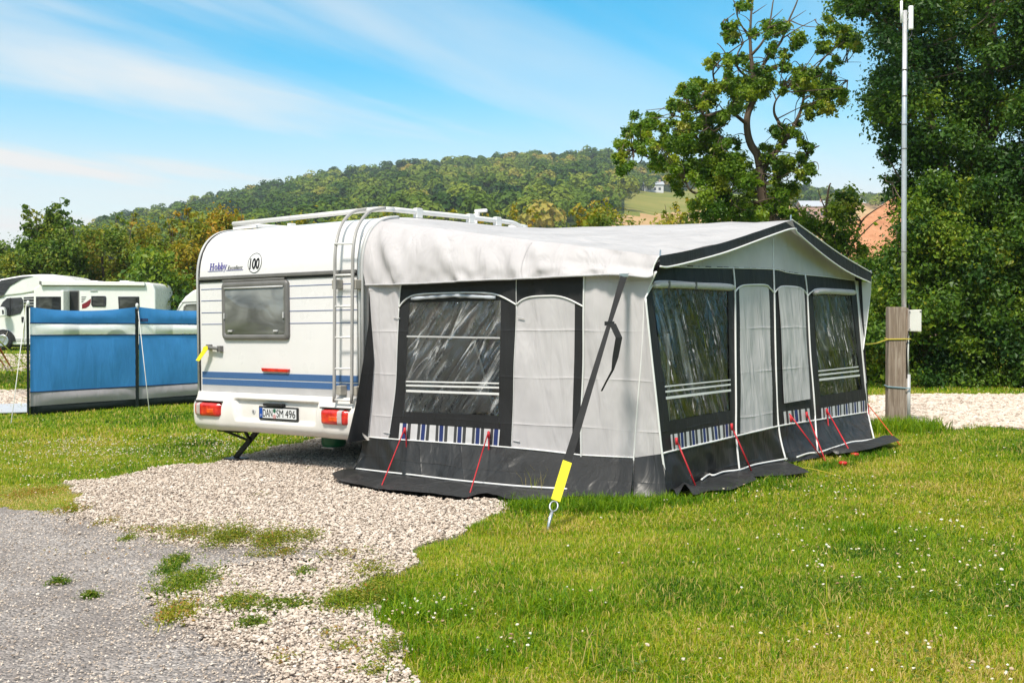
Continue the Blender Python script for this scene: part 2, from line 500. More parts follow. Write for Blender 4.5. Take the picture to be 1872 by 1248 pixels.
zt = R(520, 500).z                      # trim rail height
prof = [(0.0, 0.50), (0.0, 1.0), (0.0, zt), (0.006, zt + 0.08), (0.02, zt + 0.16), (0.05, zt + 0.25), (0.10, zt + 0.335), (0.165, zt + 0.40),
        (0.245, zt + 0.448), (0.34, zt + 0.478), (0.46, zt + 0.495), (0.65, zt + 0.506), (1.2, zt + 0.515), (3.2, zt + 0.51), (4.4, zt + 0.49), (4.9, zt + 0.42), (5.25, zt + 0.22),
        (5.45, zt - 0.15), (5.55, zt - 0.6), (5.55, 0.55), (5.45, 0.42), (0.3, 0.42), (0.02, 0.46)]
ZR = zt + 0.515
pf = [Vector((0, y, z)) for y, z in prof]
def profile_at(x): return [Vector((x, p.y, p.z)) for p in pf]
mb = MB(); mb.prism(profile_at(-W), (W, 0, 0))
body = mb.build('body', M['white_paint'], caravan, bevel=0.025, seg=3)

# upper rear: fine curve between roof and rear wall
arcp = smoothline([Vector((0, y, z)) for y, z in prof[2:14]], 6)
def rearskin(name, x0, x1, off, m, par):
    V = []; F = []
    for i, p in enumerate(arcp):
        a = arcp[min(i + 1, len(arcp) - 1)] - arcp[max(i - 1, 0)]
        n = Vector((0, -a.z, a.y)).normalized() * -1
        n = Vector((0, -abs(a.z), abs(a.y))).normalized()
        q = p + n * off
        V += [Vector((x0, q.y, q.z)), Vector((x1, q.y, q.z))]
    for i in range(len(arcp) - 1): F.append((2 * i, 2 * i + 1, 2 * i + 3, 2 * i + 2))
    return obj(name, V, F, m, par, smooth=True)
rearskin('rear_roof_panel', -W + 0.045, -0.05, 0.006, M['white_paint'], caravan)

def edge_strip(name, x, r, m, off=0.0, y1=1e9):
    P = [Vector((x, -off, 0.62))] + [Vector((x, p.y - off * 0.6, p.z + off * 0.4)) for p in arcp if p.y < y1]
    mb = MB(); mb.tube(P, r, 8); return mb.build(name, m, caravan, smooth=True)
edge_strip('corner_rail', -W - 0.003, 0.017, M['light_trim'])
edge_strip('corner_seal', -W + 0.022, 0.007, M['black'], 0.006)
edge_strip('corner_rail', 0.002, 0.016, M['light_trim'], 0.0, 0.5)
edge_strip('corner_rail', -0.034, 0.014, M['white_gloss'], 0.006, 0.5)
edge_strip('corner_seal', -0.055, 0.005, M['black'], 0.004, 0.5)

# horizontal trim under the bulging top
mb = MB()
zc = zt - 0.012
for (zz, h, d, ) in ((zc, 0.034, 0.034),):
    pts = [Vector((-W + 0.03, 0, zz)), Vector((-0.06, 0, zz))]
mb.box(((-W + 0.03 - 0.06) / 2, -0.012, zc), (W - 0.09, 0.03, 0.036))
trim = mb.build('trim_rail', M['grey_trim'], caravan, bevel=0.008)
mb = MB(); mb.box(((-W - 0.03) / 2, -0.004, zc - 0.030), (W - 0.09, 0.012, 0.020))
mb.build('trim_seal', M['black'], trim)

# thin blue lines and the broad stripes at the waist
def rline(name, y_l, y_r, h, m, x0=-W + 0.05, x1=-0.06, pxl=371.0, pxr=660.0, t=0.003):
    a = R(pxl, y_l); b = R(pxr, y_r); z = (a.z + b.z) / 2
    mb = MB(); mb.box(((x0 + x1) / 2, -t / 2, z), (x1 - x0, t, h)); return mb.build(name, m, caravan)
xwl = R(409, 560).x; xwr = R(530, 560).x
for yl, yr in ((529.2, 517.7), (550.1, 541.3), (571.8, 565.9), (592.2, 590.0)):
    rline('blue_line', yl, yr, 0.0065, M['line_blue'], -W + 0.05, xwl + 0.01)
    rline('blue_line', yl, yr, 0.0065, M['line_blue'], xwr - 0.01, -0.06)
def rband(name, yl0, yl1, m):
    z0 = R(371, yl0).z; z1 = R(371, yl1).z
    mb = MB(); mb.box(((-W - 0.01) / 2, -0.002, (z0 + z1) / 2), (W - 0.11, 0.005, abs(z0 - z1))); return mb.build(name, m, caravan)
rband('stripe', 678.7, 689.6, M['blue_stripe']); rband('stripe', 691.6, 702.0, M['blue_stripe']); rband('stripe', 702.9, 713.5, M['grey_stripe'])

# rear window
def rrect(x0, x1, z0, z1, r, y, n=5):
    out = []
    for cx, cz, a0 in ((x1 - r, z1 - r, 0), (x0 + r, z1 - r, 90), (x0 + r, z0 + r, 180), (x1 - r, z0 + r, 270)):
        for k in range(n + 1):
            a = math.radians(a0 + 90 * k / n); out.append(Vector((cx + r * math.cos(a), y, cz + r * math.sin(a))))
    return out
wz1 = R(530, 511).z; wz0 = R(530, 621).z
def ringmesh(name, loops, m, par, cap=True):
    V = []; F = []; n = len(loops[0])
    for lp in loops: V += lp
    for k in range(len(loops) - 1):
        for i in range(n):
            j = (i + 1) % n; F.append((k * n + i, k * n + j, (k + 1) * n + j, (k + 1) * n + i))
    if cap: F.append(tuple((len(loops) - 1) * n + i for i in range(n)))
    return obj(name, V, F, m, par, smooth=True)
wx0, wx1 = xwl, xwr
fr = ringmesh('window', [rrect(wx0, wx1, wz0, wz1, 0.045, 0.0), rrect(wx0, wx1, wz0, wz1, 0.045, -0.022), rrect(wx0 + 0.012, wx1 - 0.012, wz0 + 0.012, wz1 - 0.012, 0.04, -0.034),
      rrect(wx0 + 0.04, wx1 - 0.04, wz0 + 0.045, wz1 - 0.05, 0.025, -0.034), rrect(wx0 + 0.048, wx1 - 0.048, wz0 + 0.053, wz1 - 0.058, 0.02, -0.022)], M['grey_trim'], caravan, cap=False)
pv = rrect(wx0 + 0.045, wx1 - 0.045, wz0 + 0.05, wz1 - 0.055, 0.02, -0.024)
pv2 = rrect(wx0 + 0.055, wx1 - 0.055, wz0 + 0.060, wz1 - 0.065, 0.02, -0.031)
ringmesh('pane', [pv, pv2], M['acrylic'], fr)
mb = MB(); mb.tube([(wx0 + 0.055, -0.036, wz1 - 0.062), (wx1 - 0.055, -0.036, wz1 - 0.062)], 0.010, 8)
mb.build('hinge_bar', M['light_trim'], fr, smooth=True)
for xx in (wx0 + 0.14, wx1 - 0.16):
    mb = MB(); mb.box((xx, -0.040, wz0 + 0.085), (0.06, 0.016, 0.018)); mb.build('catch', M['light_trim'], fr, bevel=0.004)
for xx in (wx0 + 0.052, wx1 - 0.052):
    mb = MB(); mb.box((xx, -0.038, (wz0 + wz1) / 2 - 0.05), (0.016, 0.014, 0.055)); mb.build('stay', M['light_trim'], fr, bevel=0.003)
mb = MB(); mb.box(((wx0 + wx1) / 2 - 0.02, -0.014, wz1 + 0.012), (wx1 - wx0 - 0.06, 0.026, 0.022)); mb.build('window_gasket', M['grey_trim'], fr, bevel=0.005)

# grab handle, high brake lamp
a = R(379, 634.5, 0.045); b = R(399, 637.5, 0.045)
mb = MB(); mb.tube([a, b], 0.018, 8); mb.box((b.x, -0.022, b.z), (0.05, 0.05, 0.06)); mb.box((a.x, -0.022, a.z), (0.05, 0.05, 0.055))
handle = mb.build('grab_handle', M['grey_trim'], caravan, bevel=0.006)
a = R(481, 672); b = R(531, 680.3)
mb = MB(); mb.prism([Vector((a.x, 0, a.z)), Vector((b.x, 0, a.z - 0.006)), Vector((b.x - 0.012, 0, b.z)), Vector((a.x + 0.014, 0, b.z + 0.002))][::-1], (0, -0.03, 0))
mb.build('brake_lamp', M['lens_red'], caravan, bevel=0.006)

# bumper moulding: one surface with a recess for the plate and bulges round the lamps
bz1 = R(366, 714.5, 0.0).z; bz0 = R(372, 784, 0.05).z
bx0, bx1 = -W - 0.025, 0.02
lamL = (R(361, 732, .07), R(409.5, 763, .07)); lamR = (R(590.5, 745, .07), R(644.5, 779.5, .07))
rec0 = R(441, 766, .05); rec1 = R(583, 737, .05); recl = R(430, 735, .05)
nx, nz = 120, 30
V = []; F = []
def bulge(x, z):
    t = (z - bz0) / (bz1 - bz0)
    y = 0.055 + 0.030 * math.sin(min(1, max(0, t)) * math.pi) 
    if t > 0.80: y = 0.066 * (1 - (t - 0.80) / 0.20 * 0.35) + 0.004
    def sm(a, b, v): return float(sstep(a, b, v))
    # recess with slanted ends
    xl = recl.x + (rec0.x - recl.x) * (1 - t) * 0.9; xr = rec1.x - (rec1.x - R(574, 766, .05).x) * (1 - t) * 0.9
    k = sm(xl - 0.02, xl + 0.015, x) * (1 - sm(xr - 0.015, xr + 0.02, x)) * sm(rec0.z - 0.015, rec0.z + 0.01, z) * (1 - sm(rec1.z - 0.006, rec1.z + 0.008, z))
    y -= 0.052 * k
    # raised fairings at both ends
    e = sm(-W + 0.52, -W + 0.36, x) + sm(-0.50, -0.36, x)
    y += 0.022 * min(1, e) * (1 - sm(0.66, 0.82, t))
    # rounded ends
    ex = min(x - bx0, bx1 - x)
    y -= 0.05 * (1 - sm(0, 0.07, ex))
    if t < 0.2: y -= 0.05 * (1 - t / 0.2) ** 2
    return y
for j in range(nz + 1):
    for i in range(nx + 1):
        x = bx0 + (bx1 - bx0) * i / nx; z = bz0 + (bz1 - bz0) * j / nz
        V.append(Vector((x, -bulge(x, z), z)))
for j in range(nz):
    for i in range(nx):
        a = j * (nx + 1) + i; F.append((a, a + 1, a + nx + 2, a + nx + 1))
bot = len(V)
for i in range(nx + 1):
    x = bx0 + (bx1 - bx0) * i / nx; V.append(Vector((x, 0.16, bz0 + 0.0)))
for i in range(nx): F.append((i + 1, i, bot + i, bot + i + 1))
top = len(V); o = nz * (nx + 1)
for i in range(nx + 1):
    x = bx0 + (bx1 - bx0) * i / nx; V.append(Vector((x, 0.02, bz1 + 0.004)))
for i in range(nx): F.append((o + i, o + i + 1, top + i + 1, top + i))
sl = len(V); V += [Vector((bx0, 0.16, bz1)), Vector((bx1, 0.16, bz1))]
F.append(tuple([sl] + [j * (nx + 1) for j in reversed(range(nz + 1))] + [bot])); F.append(tuple([sl + 1, bot + nx] + [j * (nx + 1) + nx for j in range(nz + 1)]))
bumper = obj('bumper', V, F, M['white_dirty'], caravan, smooth=True)

def lamp(p, q, white_left):
    x0, x1 = p.x, q.x; z0, z1 = q.z, p.z
    def body_(xa, xb, name, m, par, out=0.0):
        V = []; F = []; n, k = 10, 8
        for j in range(k + 1):
            for i in range(n + 1):
                x = xa + (xb - xa) * i / n; z = z0 + (z1 - z0) * j / k
                u = (x - x0) / (x1 - x0); v = j / k
                r = 1 - max(0, (abs(u - 0.5) * 2)) ** 8; s2 = 1 - (abs(v - 0.5) * 2) ** 6
                V.append(Vector((x, -0.078 - (0.058 + out) * max(0, min(r, 1)) ** 0.5 * s2 ** 0.5, z - 0.012 * (abs(u - .5) * 2) ** 6 * (1 if v > .5 else -1))))
        for j in range(k):
            for i in range(n):
                a = j * (n + 1) + i; F.append((a, a + 1, a + n + 2, a + n + 1))
        return obj(name, V, F, m, par, smooth=True)
    w = x1 - x0
    r = body_(x0, x1, 'tail_lamp', M['lens_red'], caravan)
    a, b = (0.17, 0.31) if white_left else (0.67, 0.82)
    body_(x0 + a * w, x0 + b * w, 'reversing_lens', M['lens_white'], r, 0.006)
    a, b = (0.55, 0.80) if white_left else (0.36, 0.66)
    z0s, z1s = z0, z1
    z1 = z0 + (z1 - z0) * 0.42
    mb = MB(); mb.box((x0 + (a + b) / 2 * w, -0.125, z0 + 0.065), ((b - a) * w, 0.03, 0.05)); mb.build('indicator_lens', M['lens_orange'], r, bevel=0.01)
    z1 = z1s
    mb = MB()
    mb.box(((x0 + x1) / 2, -0.085, z1 + 0.004), (w * 1.0, 0.06, 0.012)); mb.build('lamp_gasket', M['black'], r, bevel=0.003)
lamp(lamL[0], lamL[1], True); lamp(lamR[0], lamR[1], False)

# number plate
pa = R(473.5, 741.8, .05); pb = R(544, 770.5, .05); pc = R(473.5, 766.2, .05); pd = R(544, 745, .05)
pz1 = (pa.z + pd.z) / 2; pz0 = (pb.z + pc.z) / 2; px0, px1 = pa.x, pd.x; pzc = (pz0 + pz1) / 2; pxc = (px0 + px1) / 2
mb = MB(); mb.box((pxc, -0.044, pzc), (px1 - px0, 0.02, pz1 - pz0))
pl = mb.build('number_plate', M['black'], caravan, bevel=0.005)
mb = MB(); mb.box((pxc + 0.002, -0.055, pzc + 0.002), (px1 - px0 - 0.03, 0.004, pz1 - pz0 - 0.034)); face = mb.build('plate_face', M['plate'], pl)
mb = MB(); mb.box((px0 + 0.036, -0.0575, pzc + 0.002), (0.044, 0.0035, pz1 - pz0 - 0.036)); mb.build('country_band', M['eu_blue'], pl)
hgt = (pz1 - pz0 - 0.034)
xx = px0 + 0.058; ww = px1 - 0.015 - xx
def ptext(s, fx, width):
    o = textmesh('lettering', s, hgt * 1.06, M['ink'], pl, (0, 0, 0), (1, 0, 0), (0, 0, 1), 1.0, 0.001, 'LEFT')
    xs = [v.co.x for v in o.data.vertices]; zs = [v.co.z for v in o.data.vertices]
    a0, a1 = min(xs), max(xs); c0, c1 = min(zs), max(zs)
    for v in o.data.vertices:
        v.co.x = xx + fx * ww + (v.co.x - a0) / (a1 - a0) * width * ww
        v.co.z = pzc + 0.002 + ((v.co.z - c0) / (c1 - c0) - 0.5) * hgt * 0.74
        v.co.y -= 0.0585
ptext('DAN', 0.015, 0.285); ptext('SM', 0.425, 0.20); ptext('496', 0.685, 0.295)
o = textmesh('lettering', 'D', 0.028, M['plate'], pl, (px0 + 0.036, -0.0598, pz0 + 0.042), (1, 0, 0), (0, 0, 1), 0.9, 0.001)
mb = MB(); mb.lathe([(0.019, 0), (0.019, -0.003)], (xx + 0.365 * ww, -0.0575, pzc + 0.026), 12, 'y'); mb.build('seal', M['green_seal'], pl)
mb = MB(); mb.lathe([(0.021, 0), (0.021, -0.003)], (xx + 0.365 * ww, -0.0575, pzc - 0.028), 14, 'y'); mb.build('seal', M['red_seal'], pl)
mb = MB(); mb.box((pxc - 0.05, -0.055, pz1 + 0.018), (0.27, 0.045, 0.026)); mb.build('plate_lamp', M['black'], caravan, bevel=0.006)
q = R(464.5, 752, .03)
mb = MB(); mb.lathe([(0.027, 0.0), (0.027, -0.012), (0.020, -0.016)], (q.x, -0.024, q.z), 14, 'y'); b_ = mb.build('socket_cap', M['light_trim'], caravan)
mb = MB(); mb.box((q.x, -0.042, q.z), (0.008, 0.004, 0.026)); mb.build('slot', M['black'], b_)

# speed roundel and the maker's lettering on the bulging top
def arc_at(z):
    for i in range(len(arcp) - 1):
        if arcp[i].z <= z <= arcp[i + 1].z:
            t = (z - arcp[i].z) / max(1e-6, arcp[i + 1].z - arcp[i].z)
            return arcp[i].y + (arcp[i + 1].y - arcp[i].y) * t
    return 0.0
def bend(o, off):
    for v in o.data.vertices: v.co.y = v.co.y + arc_at(v.co.z) - off
c = R(465.5, 480.5, 0.0); rad = 0.092
e = (R(465.5, 462).z - R(465.5, 499).z) / 2; ex = (R(478, 480).x - R(453, 480).x) / 2
def disc(name, rx, rz, off, m, inner=0.0):
    V = []; F = []; n = 40
    if not inner:
        V = [Vector((c.x, 0, c.z))] + [Vector((c.x + rx * math.cos(2 * math.pi * k / n), 0, c.z + rz * math.sin(2 * math.pi * k / n))) for k in range(n)]
        F = [(0, 1 + k, 1 + (k + 1) % n) for k in range(n)]
    else:
        for s_ in (1, inner):
            V += [Vector((c.x + s_ * rx * math.cos(2 * math.pi * k / n), 0, c.z + s_ * rz * math.sin(2 * math.pi * k / n))) for k in range(n)]
        F = [(k, (k + 1) % n, n + (k + 1) % n, n + k) for k in range(n)]
    o = obj(name, V, F, m, caravan); bend(o, off); return o
disc('speed_roundel', ex, e, 0.009, M['white_gloss']); disc('roundel_ring', ex, e, 0.011, M['ink'], 0.94)
o = textmesh('lettering', '100', 1.0, M['ink'], caravan, (0, 0, 0), (1, 0, 0), (0, 0, 1), 1.0, 0.0005, bold=0.025)
xs = [v.co.x for v in o.data.vertices]; zs = [v.co.z for v in o.data.vertices]
a0, a1, c0, c1 = min(xs), max(xs), min(zs), max(zs)
for v in o.data.vertices:
    v.co.x = c.x + ((v.co.x - a0) / (a1 - a0) - 0.5) * ex * 1.42; v.co.z = c.z - 0.006 + ((v.co.z - c0) / (c1 - c0) - 0.5) * e * 1.10; v.co.y = 0
bend(o, 0.013)
# serif word: stems and serifs drawn stroke by stroke
mbx = MB()
hA = R(383.5, 481.5); hB = R(411.0, 480.2); hC = R(383.5, 494.0)
wx, wz, cap = hA.x, hC.z, (hA.z - hC.z); wl = hB.x - hA.x
def stroke(x0, z0, w, h): mbx.box((wx + (x0 + w / 2) * wl, 0, wz + (z0 + h / 2) * cap), (w * wl, 0.001, h * cap))
def ringletter(x0, z0, w, h, t):
    n = 18; b0 = len(mbx.V); V = []; F = []
    for k in range(n):
        a = 2 * math.pi * k / n
        V.append(Vector((wx + (x0 + w / 2 + w / 2 * math.cos(a)) * wl, 0, wz + (z0 + h / 2 + h / 2 * math.sin(a)) * cap)))
    for k in range(n):
        a = 2 * math.pi * k / n
        V.append(Vector((wx + (x0 + w / 2 + (w / 2 - t) * math.cos(a)) * wl, 0, wz + (z0 + h / 2 + (h / 2 - 0.09) * math.sin(a)) * cap)))
    F = [(k, (k + 1) % n, n + (k + 1) % n, n + k) for k in range(n)]
    mbx.add(V, F)
stroke(0.03, 0, 0.065, 1); stroke(0.20, 0, 0.065, 1); stroke(0.09, 0.46, 0.12, 0.09)
for q0 in (0.0, 0.17): stroke(q0, 0, 0.125, 0.07); stroke(q0, 0.93, 0.125, 0.07)
ringletter(0.32, 0, 0.20, 0.68, 0.06)
stroke(0.55, 0, 0.055, 1.05); stroke(0.53, 1.0, 0.06, 0.06); ringletter(0.565, 0, 0.165, 0.68, 0.055)
stroke(0.755, 0, 0.055, 1.05); stroke(0.735, 1.0, 0.06, 0.06); ringletter(0.77, 0, 0.165, 0.68, 0.055)
def slant(x0, z0, x1, z1, w):
    mbx.add([Vector((wx + x * wl, 0, wz + z * cap)) for x, z in ((x0, z0), (x0 + w, z0), (x1 + w, z1), (x1, z1))], [(0, 1, 2, 3)])
slant(0.945, 0.66, 1.01, 0.0, 0.06); slant(0.965, -0.28, 1.11, 0.66, 0.03); stroke(0.925, 0.62, 0.11, 0.05); stroke(1.07, 0.62, 0.09, 0.05); stroke(0.925, -0.30, 0.06, 0.08)
o = obj('lettering', mbx.V, mbx.F, M['ink_blue'], caravan); bend(o, 0.011)
a = R(417, 491.0); b = R(444, 486)
o = textmesh('lettering', 'Excellent', 0.056, M['ink'], caravan, ((a.x + b.x) / 2, 0, (a.z + b.z) / 2 - 0.004), (1, 0, 0), (0, 0, 1), 0.72, 0.0005, 'CENTER', 0.25)
xs = [v.co.x for v in o.data.vertices]; a0, a1 = min(xs), max(xs)
for v in o.data.vertices: v.co.x = a.x + (v.co.x - a0) / (a1 - a0) * (b.x - a.x); v.co.y = 0
bend(o, 0.011)
for (xa, ya, xb, yb) in ((380.5, 496.2, 408, 494.8), (414, 494.6, 445, 492.6)):
    p = R(xa, ya); q = R(xb, yb)
    mbx = MB(); mbx.box(((p.x + q.x) / 2, 0, (p.z + q.z) / 2), (q.x - p.x, 0.001, 0.005)); o = mbx.build('lettering_underline', M['ink_blue'], caravan); bend(o, 0.011)

# ladder
M['bracket'] = simple('tan_grey_bracket', (0.36, 0.335, 0.29), 0.5)
la = 0.10
def rail(x_bot, y_bot, pts_mid, endp):
    p = [R(x_bot, y_bot, la)] + [R(x, y, la) for x, y in pts_mid] + endp
    return smoothline(p, 5)
zrk = ZR + 0.10
l1 = rail(610.8, 735, [(611.6, 600), (612.2, 500), (612.8, 462)], [hit(616.5, 436, (0, -0.06, 0), (0, 1, 0)), hit(623, 414, (0, 0.03, 0), (0, 1, 0)), hit(634, 397, (0, 0.15, 0), (0, 1, 0)), hit(648, 386.5, (0, 0.28, 0), (0, 1, 0)), hit(672, 381.5, (0, 0.42, 0), (0, 1, 0))])
l2 = rail(642.8, 737.5, [(643.6, 600), (644.6, 500), (645.4, 460)], [hit(649, 432, (0, -0.06, 0), (0, 1, 0)), hit(655.5, 412, (0, 0.03, 0), (0, 1, 0)), hit(666, 396, (0, 0.15, 0), (0, 1, 0)), hit(679, 385, (0, 0.28, 0), (0, 1, 0)), hit(704, 380, (0, 0.44, 0), (0, 1, 0))])
ladder = MB().tube(l1, 0.015, 10).tube(l2, 0.015, 10).build('ladder', M['alu'], caravan, smooth=True)
for yl, yr in ((446.0, 445.2), (503.3, 502.2), (560, 559), (617, 616), (674, 673.5), (730.5, 731.5)):
    a = R(611.8, yl, la); b = R(644.4, yr, la); MB().tube([a, b], 0.0095, 8).build('rung', M['alu_white'], ladder, smooth=True)
for xx, yy in ((619, 520), (654, 520), (626.5, 712.5), (655.5, 714)):
    q = R(xx, yy, 0.03); MB().box((q.x, -0.045, q.z), (0.06, 0.085, 0.085)).build('ladder_bracket', M['bracket'], ladder, bevel=0.008)

# roof rack
rl = HZ(427, 409, zrk); 
ya = hit(427, 409.5, (0, 0.42, 0), (0, 1, 0)); yb = hit(700, 381.5, (0, 0.42, 0), (0, 1, 0))
zr0 = (ya.z + yb.z) / 2
rr_ = hit(712, 384, (0, 0.5, 0), (0, 1, 0)).x
far = HX(925, 405.5, rr_)
endp = HX(953, 415, rr_)
rack = MB().tube([(ya.x, 0.42, ya.z), (yb.x - 0.12, 0.42, yb.z), (yb.x - 0.03, 0.45, yb.z), (rr_, 0.56, hit(716, 383.5, (0, .56, 0), (0, 1, 0)).z)], 0.024, 10).tube(
    smoothline([(rr_, 0.56, hit(716, 383.5, (0, .56, 0), (0, 1, 0)).z), HX(780, 389.5, rr_), HX(850, 396.5, rr_), far, HX(940, 408.5, rr_), endp], 5), 0.024, 10).tube(
    [(ya.x, 0.42, ya.z), (ya.x + 0.02, 0.9, ya.z), (ya.x + 0.02, far.y, far.z)], 0.022, 10).build('roof_rack', M['alu_white'], caravan, smooth=True)
for (x_, y_) in ((rr_, 0.9), (rr_, far.y - 0.15), (rr_, far.y - 0.6), (ya.x + 0.02, 1.2)):
    MB().box((x_, y_, ZR + 0.045), (0.05, 0.09, 0.12)).build('rack_foot', M['alu_white'], rack, bevel=0.008)
MB().box((ya.x + 0.17, 0.43, ya.z - 0.045), (0.36, 0.03, 0.03)).build('rack_foot', M['alu_white'], rack, bevel=0.006)
# aerial crank and roof vent
aq = HX(869, 398, rr_ - 0.35)
MB().tube([(aq.x, aq.y, ZR - 0.01), (aq.x, aq.y, ZR + 0.13)], 0.022, 8).tube([(aq.x - 0.04, aq.y, ZR + 0.13), (aq.x + 0.03, aq.y, ZR + 0.16), (aq.x + 0.03, aq.y, ZR + 0.20)], 0.028, 8).tube([(aq.x, aq.y, ZR + 0.195), (aq.x + 0.17, aq.y - 0.02, ZR + 0.19)], 0.018, 8).build('aerial_crank', M['alu_white'], caravan, smooth=True)
MB().lathe([(0.05, 0), (0.05, 0.05), (0.11, 0.06), (0.11, 0.085), (0.04, 0.10)], (aq.x + 0.05, aq.y + 0.7, ZR - 0.005), 16).build('roof_vent', M['alu_white'], caravan)
MB().box((aq.x - 0.35, aq.y + 0.25, ZR + 0.025), (0.5, 0.6, 0.05)).build('skylight', M['white_gloss'], caravan, bevel=0.02)

# underside, wheels and corner steady
MB().box((-W / 2, 2.7, 0.40), (W - 0.5, 4.6, 0.09)).build('chassis', M['chassis'], caravan)
for sx in (-W + 0.16, -0.16):
    wh = MB().lathe([(0.20, -0.08), (0.30, -0.085), (0.33, -0.06), (0.335, 0), (0.33, 0.06), (0.30, 0.085), (0.20, 0.08)], (sx, 2.9, 0.335), 28, 'x').build('wheel', M['rubber'], caravan, smooth=True)
    MB().lathe([(0.20, -0.07), (0.17, -0.05), (0.06, -0.075), (0.06, 0.075), (0.17, 0.05), (0.20, 0.07)], (sx, 2.9, 0.335), 20, 'x').build('rim', M['alu_white'], wh, smooth=True)
ys = 0.30
foot = GL(431, 843, 0.02); foot.y = max(foot.y, 0.2)
tp = hit(478, 786, (0, foot.y + 0.05, 0), (0, 1, 0)); lf = hit(408, 786, (0, foot.y, 0), (0, 1, 0)); md = hit(458, 806, (0, foot.y, 0), (0, 1, 0)); tb = hit(447, 786, (0, foot.y, 0), (0, 1, 0))
st = MB().tube([(tp.x, tp.y, tp.z + 0.04), (foot.x, foot.y, foot.z + 0.02)], 0.030, 4).tube([lf, md], 0.014, 6).tube([tb, md], 0.018, 4).build('corner_steady', M['black'], caravan)
MB().box((lf.x + 0.12, lf.y, lf.z + 0.015), (0.34, 0.08, 0.05)).build('steady_mount', M['chassis'], st, bevel=0.006)
MB().prism([Vector((foot.x - 0.09, foot.y - 0.09, foot.z - 0.015)), Vector((foot.x + 0.12, foot.y - 0.09, foot.z - 0.015)), Vector((foot.x + 0.12, foot.y + 0.07, foot.z - 0.015)), Vector((foot.x - 0.09, foot.y + 0.07, foot.z - 0.015))], (0.01, 0, 0.035)).build('foot_plate', M['black'], st, bevel=0.006)

# things hung on or standing under the caravan
a = R(379, 631.5, 0.065); b = R(372, 634, 0.07); c_ = R(358.2, 658.5, 0.10); d_ = R(364.5, 660, 0.10); e_ = R(380.5, 638, 0.07)
b2 = R(370.5, 640, .075)
t_ = MB().prism([a, b, b2, c_, d_, e_][::-1], (0, -0.004, 0)).build('yellow_tag', M['yellow'])
t_.matrix_world = MW; tag(t_, 'bright yellow strap end hanging from the grab handle on the rear of the caravan', 'strap')
t0_ = hit(588, 794, (0, 0.40, 0), (0, 1, 0)); t1_ = hit(622, 818, (0, 0.40, 0), (0, 1, 0))
gw = t1_.x - t0_.x; zb_ = t1_.z; hh = 0.47 - zb_; gxc = (t0_.x + t1_.x) / 2
wt = MB().lathe([(gw * 0.20, zb_ + 0.0), (gw * 0.40, zb_ + 0.004), (gw * 0.47, zb_ + 0.03), (gw * 0.48, zb_ + hh * 0.36), (gw * 0.51, zb_ + hh * 0.40), (gw * 0.51, zb_ + hh * 0.46), (gw * 0.48, zb_ + hh * 0.5), (gw * 0.48, 0.47)], (gxc, 0.44, 0), 28).build('waste_tank', M['green_tub'], caravan, smooth=True)
MB().tube([(gxc - gw * .3, 0.35, zb_ - 0.004), (gxc + gw * .35, 0.35, zb_ - 0.004)], 0.008, 6).build('tank_bracket', M['light_trim'], wt)
# ------------------------------------------------------------------ awning
awning = thing('awning', 'large light grey and charcoal caravan awning with clear windows, white piping and red guy lines', 'awning', mat=MW)
# side wall: leans out a little towards the ground; front wall: leans out more
SN = Vector((0, -1, -0.04)).normalized()
def SP(px, py, off=0.0): return hit(px, py, Vector((0, 0, 1.7)) + SN * off, SN)
FN = Vector((1, 0, 0.0956)).normalized()
FP0 = Vector((2.893, 0, 1.62))
def FP(px, py, off=0.0): return hit(px, py, FP0 + FN * off, FN)
nz3 = mnoise.noise
def folds(amp, dirn, sx=1.2, sz=2.4, seed=0.0):
    """fixed creases in the hung cloth, a function of place so that neighbouring panels meet"""
    def f(p, u, v):
        q = Vector((p.x + p.y * 0.9, p.y, p.z))
        a = nz3(Vector((q.x * sx + seed, q.z * 0.7, 3.1)))
        b = nz3(Vector(((q.x + q.z * 0.8) * sz, (q.x - q.z) * 0.6, seed + 1.7)))
        c3 = nz3(Vector(((q.x - q.z * 0.6) * 4.5, (q.x + q.z) * 0.9, seed + 8.1)))
        return dirn * (amp * (a + 0.6 * b + 0.35 * c3))
    return f
SD = folds(0.016, SN); FD = folds(0.014, FN, 1.3, 2.6, 5.0)
def spoly(pts, off=0.0): return [SP(x, y, off) for x, y in pts]
def fpoly(pts, off=0.0): return [FP(x, y, off) for x, y in pts]
def spanel(name, top, bot, m, par=awning, nu=26, nv=30, off=0.0, d=SD): return ruled(name, spoly(top, off), spoly(bot, off), m, par, nu, nv, d)
def fpanel(name, top, bot, m, par=awning, nu=22, nv=30, off=0.0, d=FD): return ruled(name, fpoly(top, off), fpoly(bot, off), m, par, nu, nv, d)
def piping(pts, r=0.0075, par=awning, name='piping', d=None, m='piping'):
    P = resample(smoothline(pts, 5), max(10, len(pts) * 8))
    if d: P = [p + d(p, 0, 0) for p in P]
    return MB().tube(P, r, 6).build(name, M[m], par, smooth=True)
def spipe(pts, r=0.0075, off=0.004): return piping(spoly(pts, off), r, d=SD)
def fpipe(pts, r=0.0075, off=0.004): return piping(fpoly(pts, off), r, d=FD)

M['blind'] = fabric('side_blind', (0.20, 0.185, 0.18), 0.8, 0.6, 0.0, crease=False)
# --- side wall, left light strip
spanel('light_panel', [(674, 516), (676, 560), (680, 640), (677, 720), (671, 798)], [(733, 516), (729, 562), (728, 640), (722, 720), (711, 802)], M['cloth_light'], nu=36, nv=14)
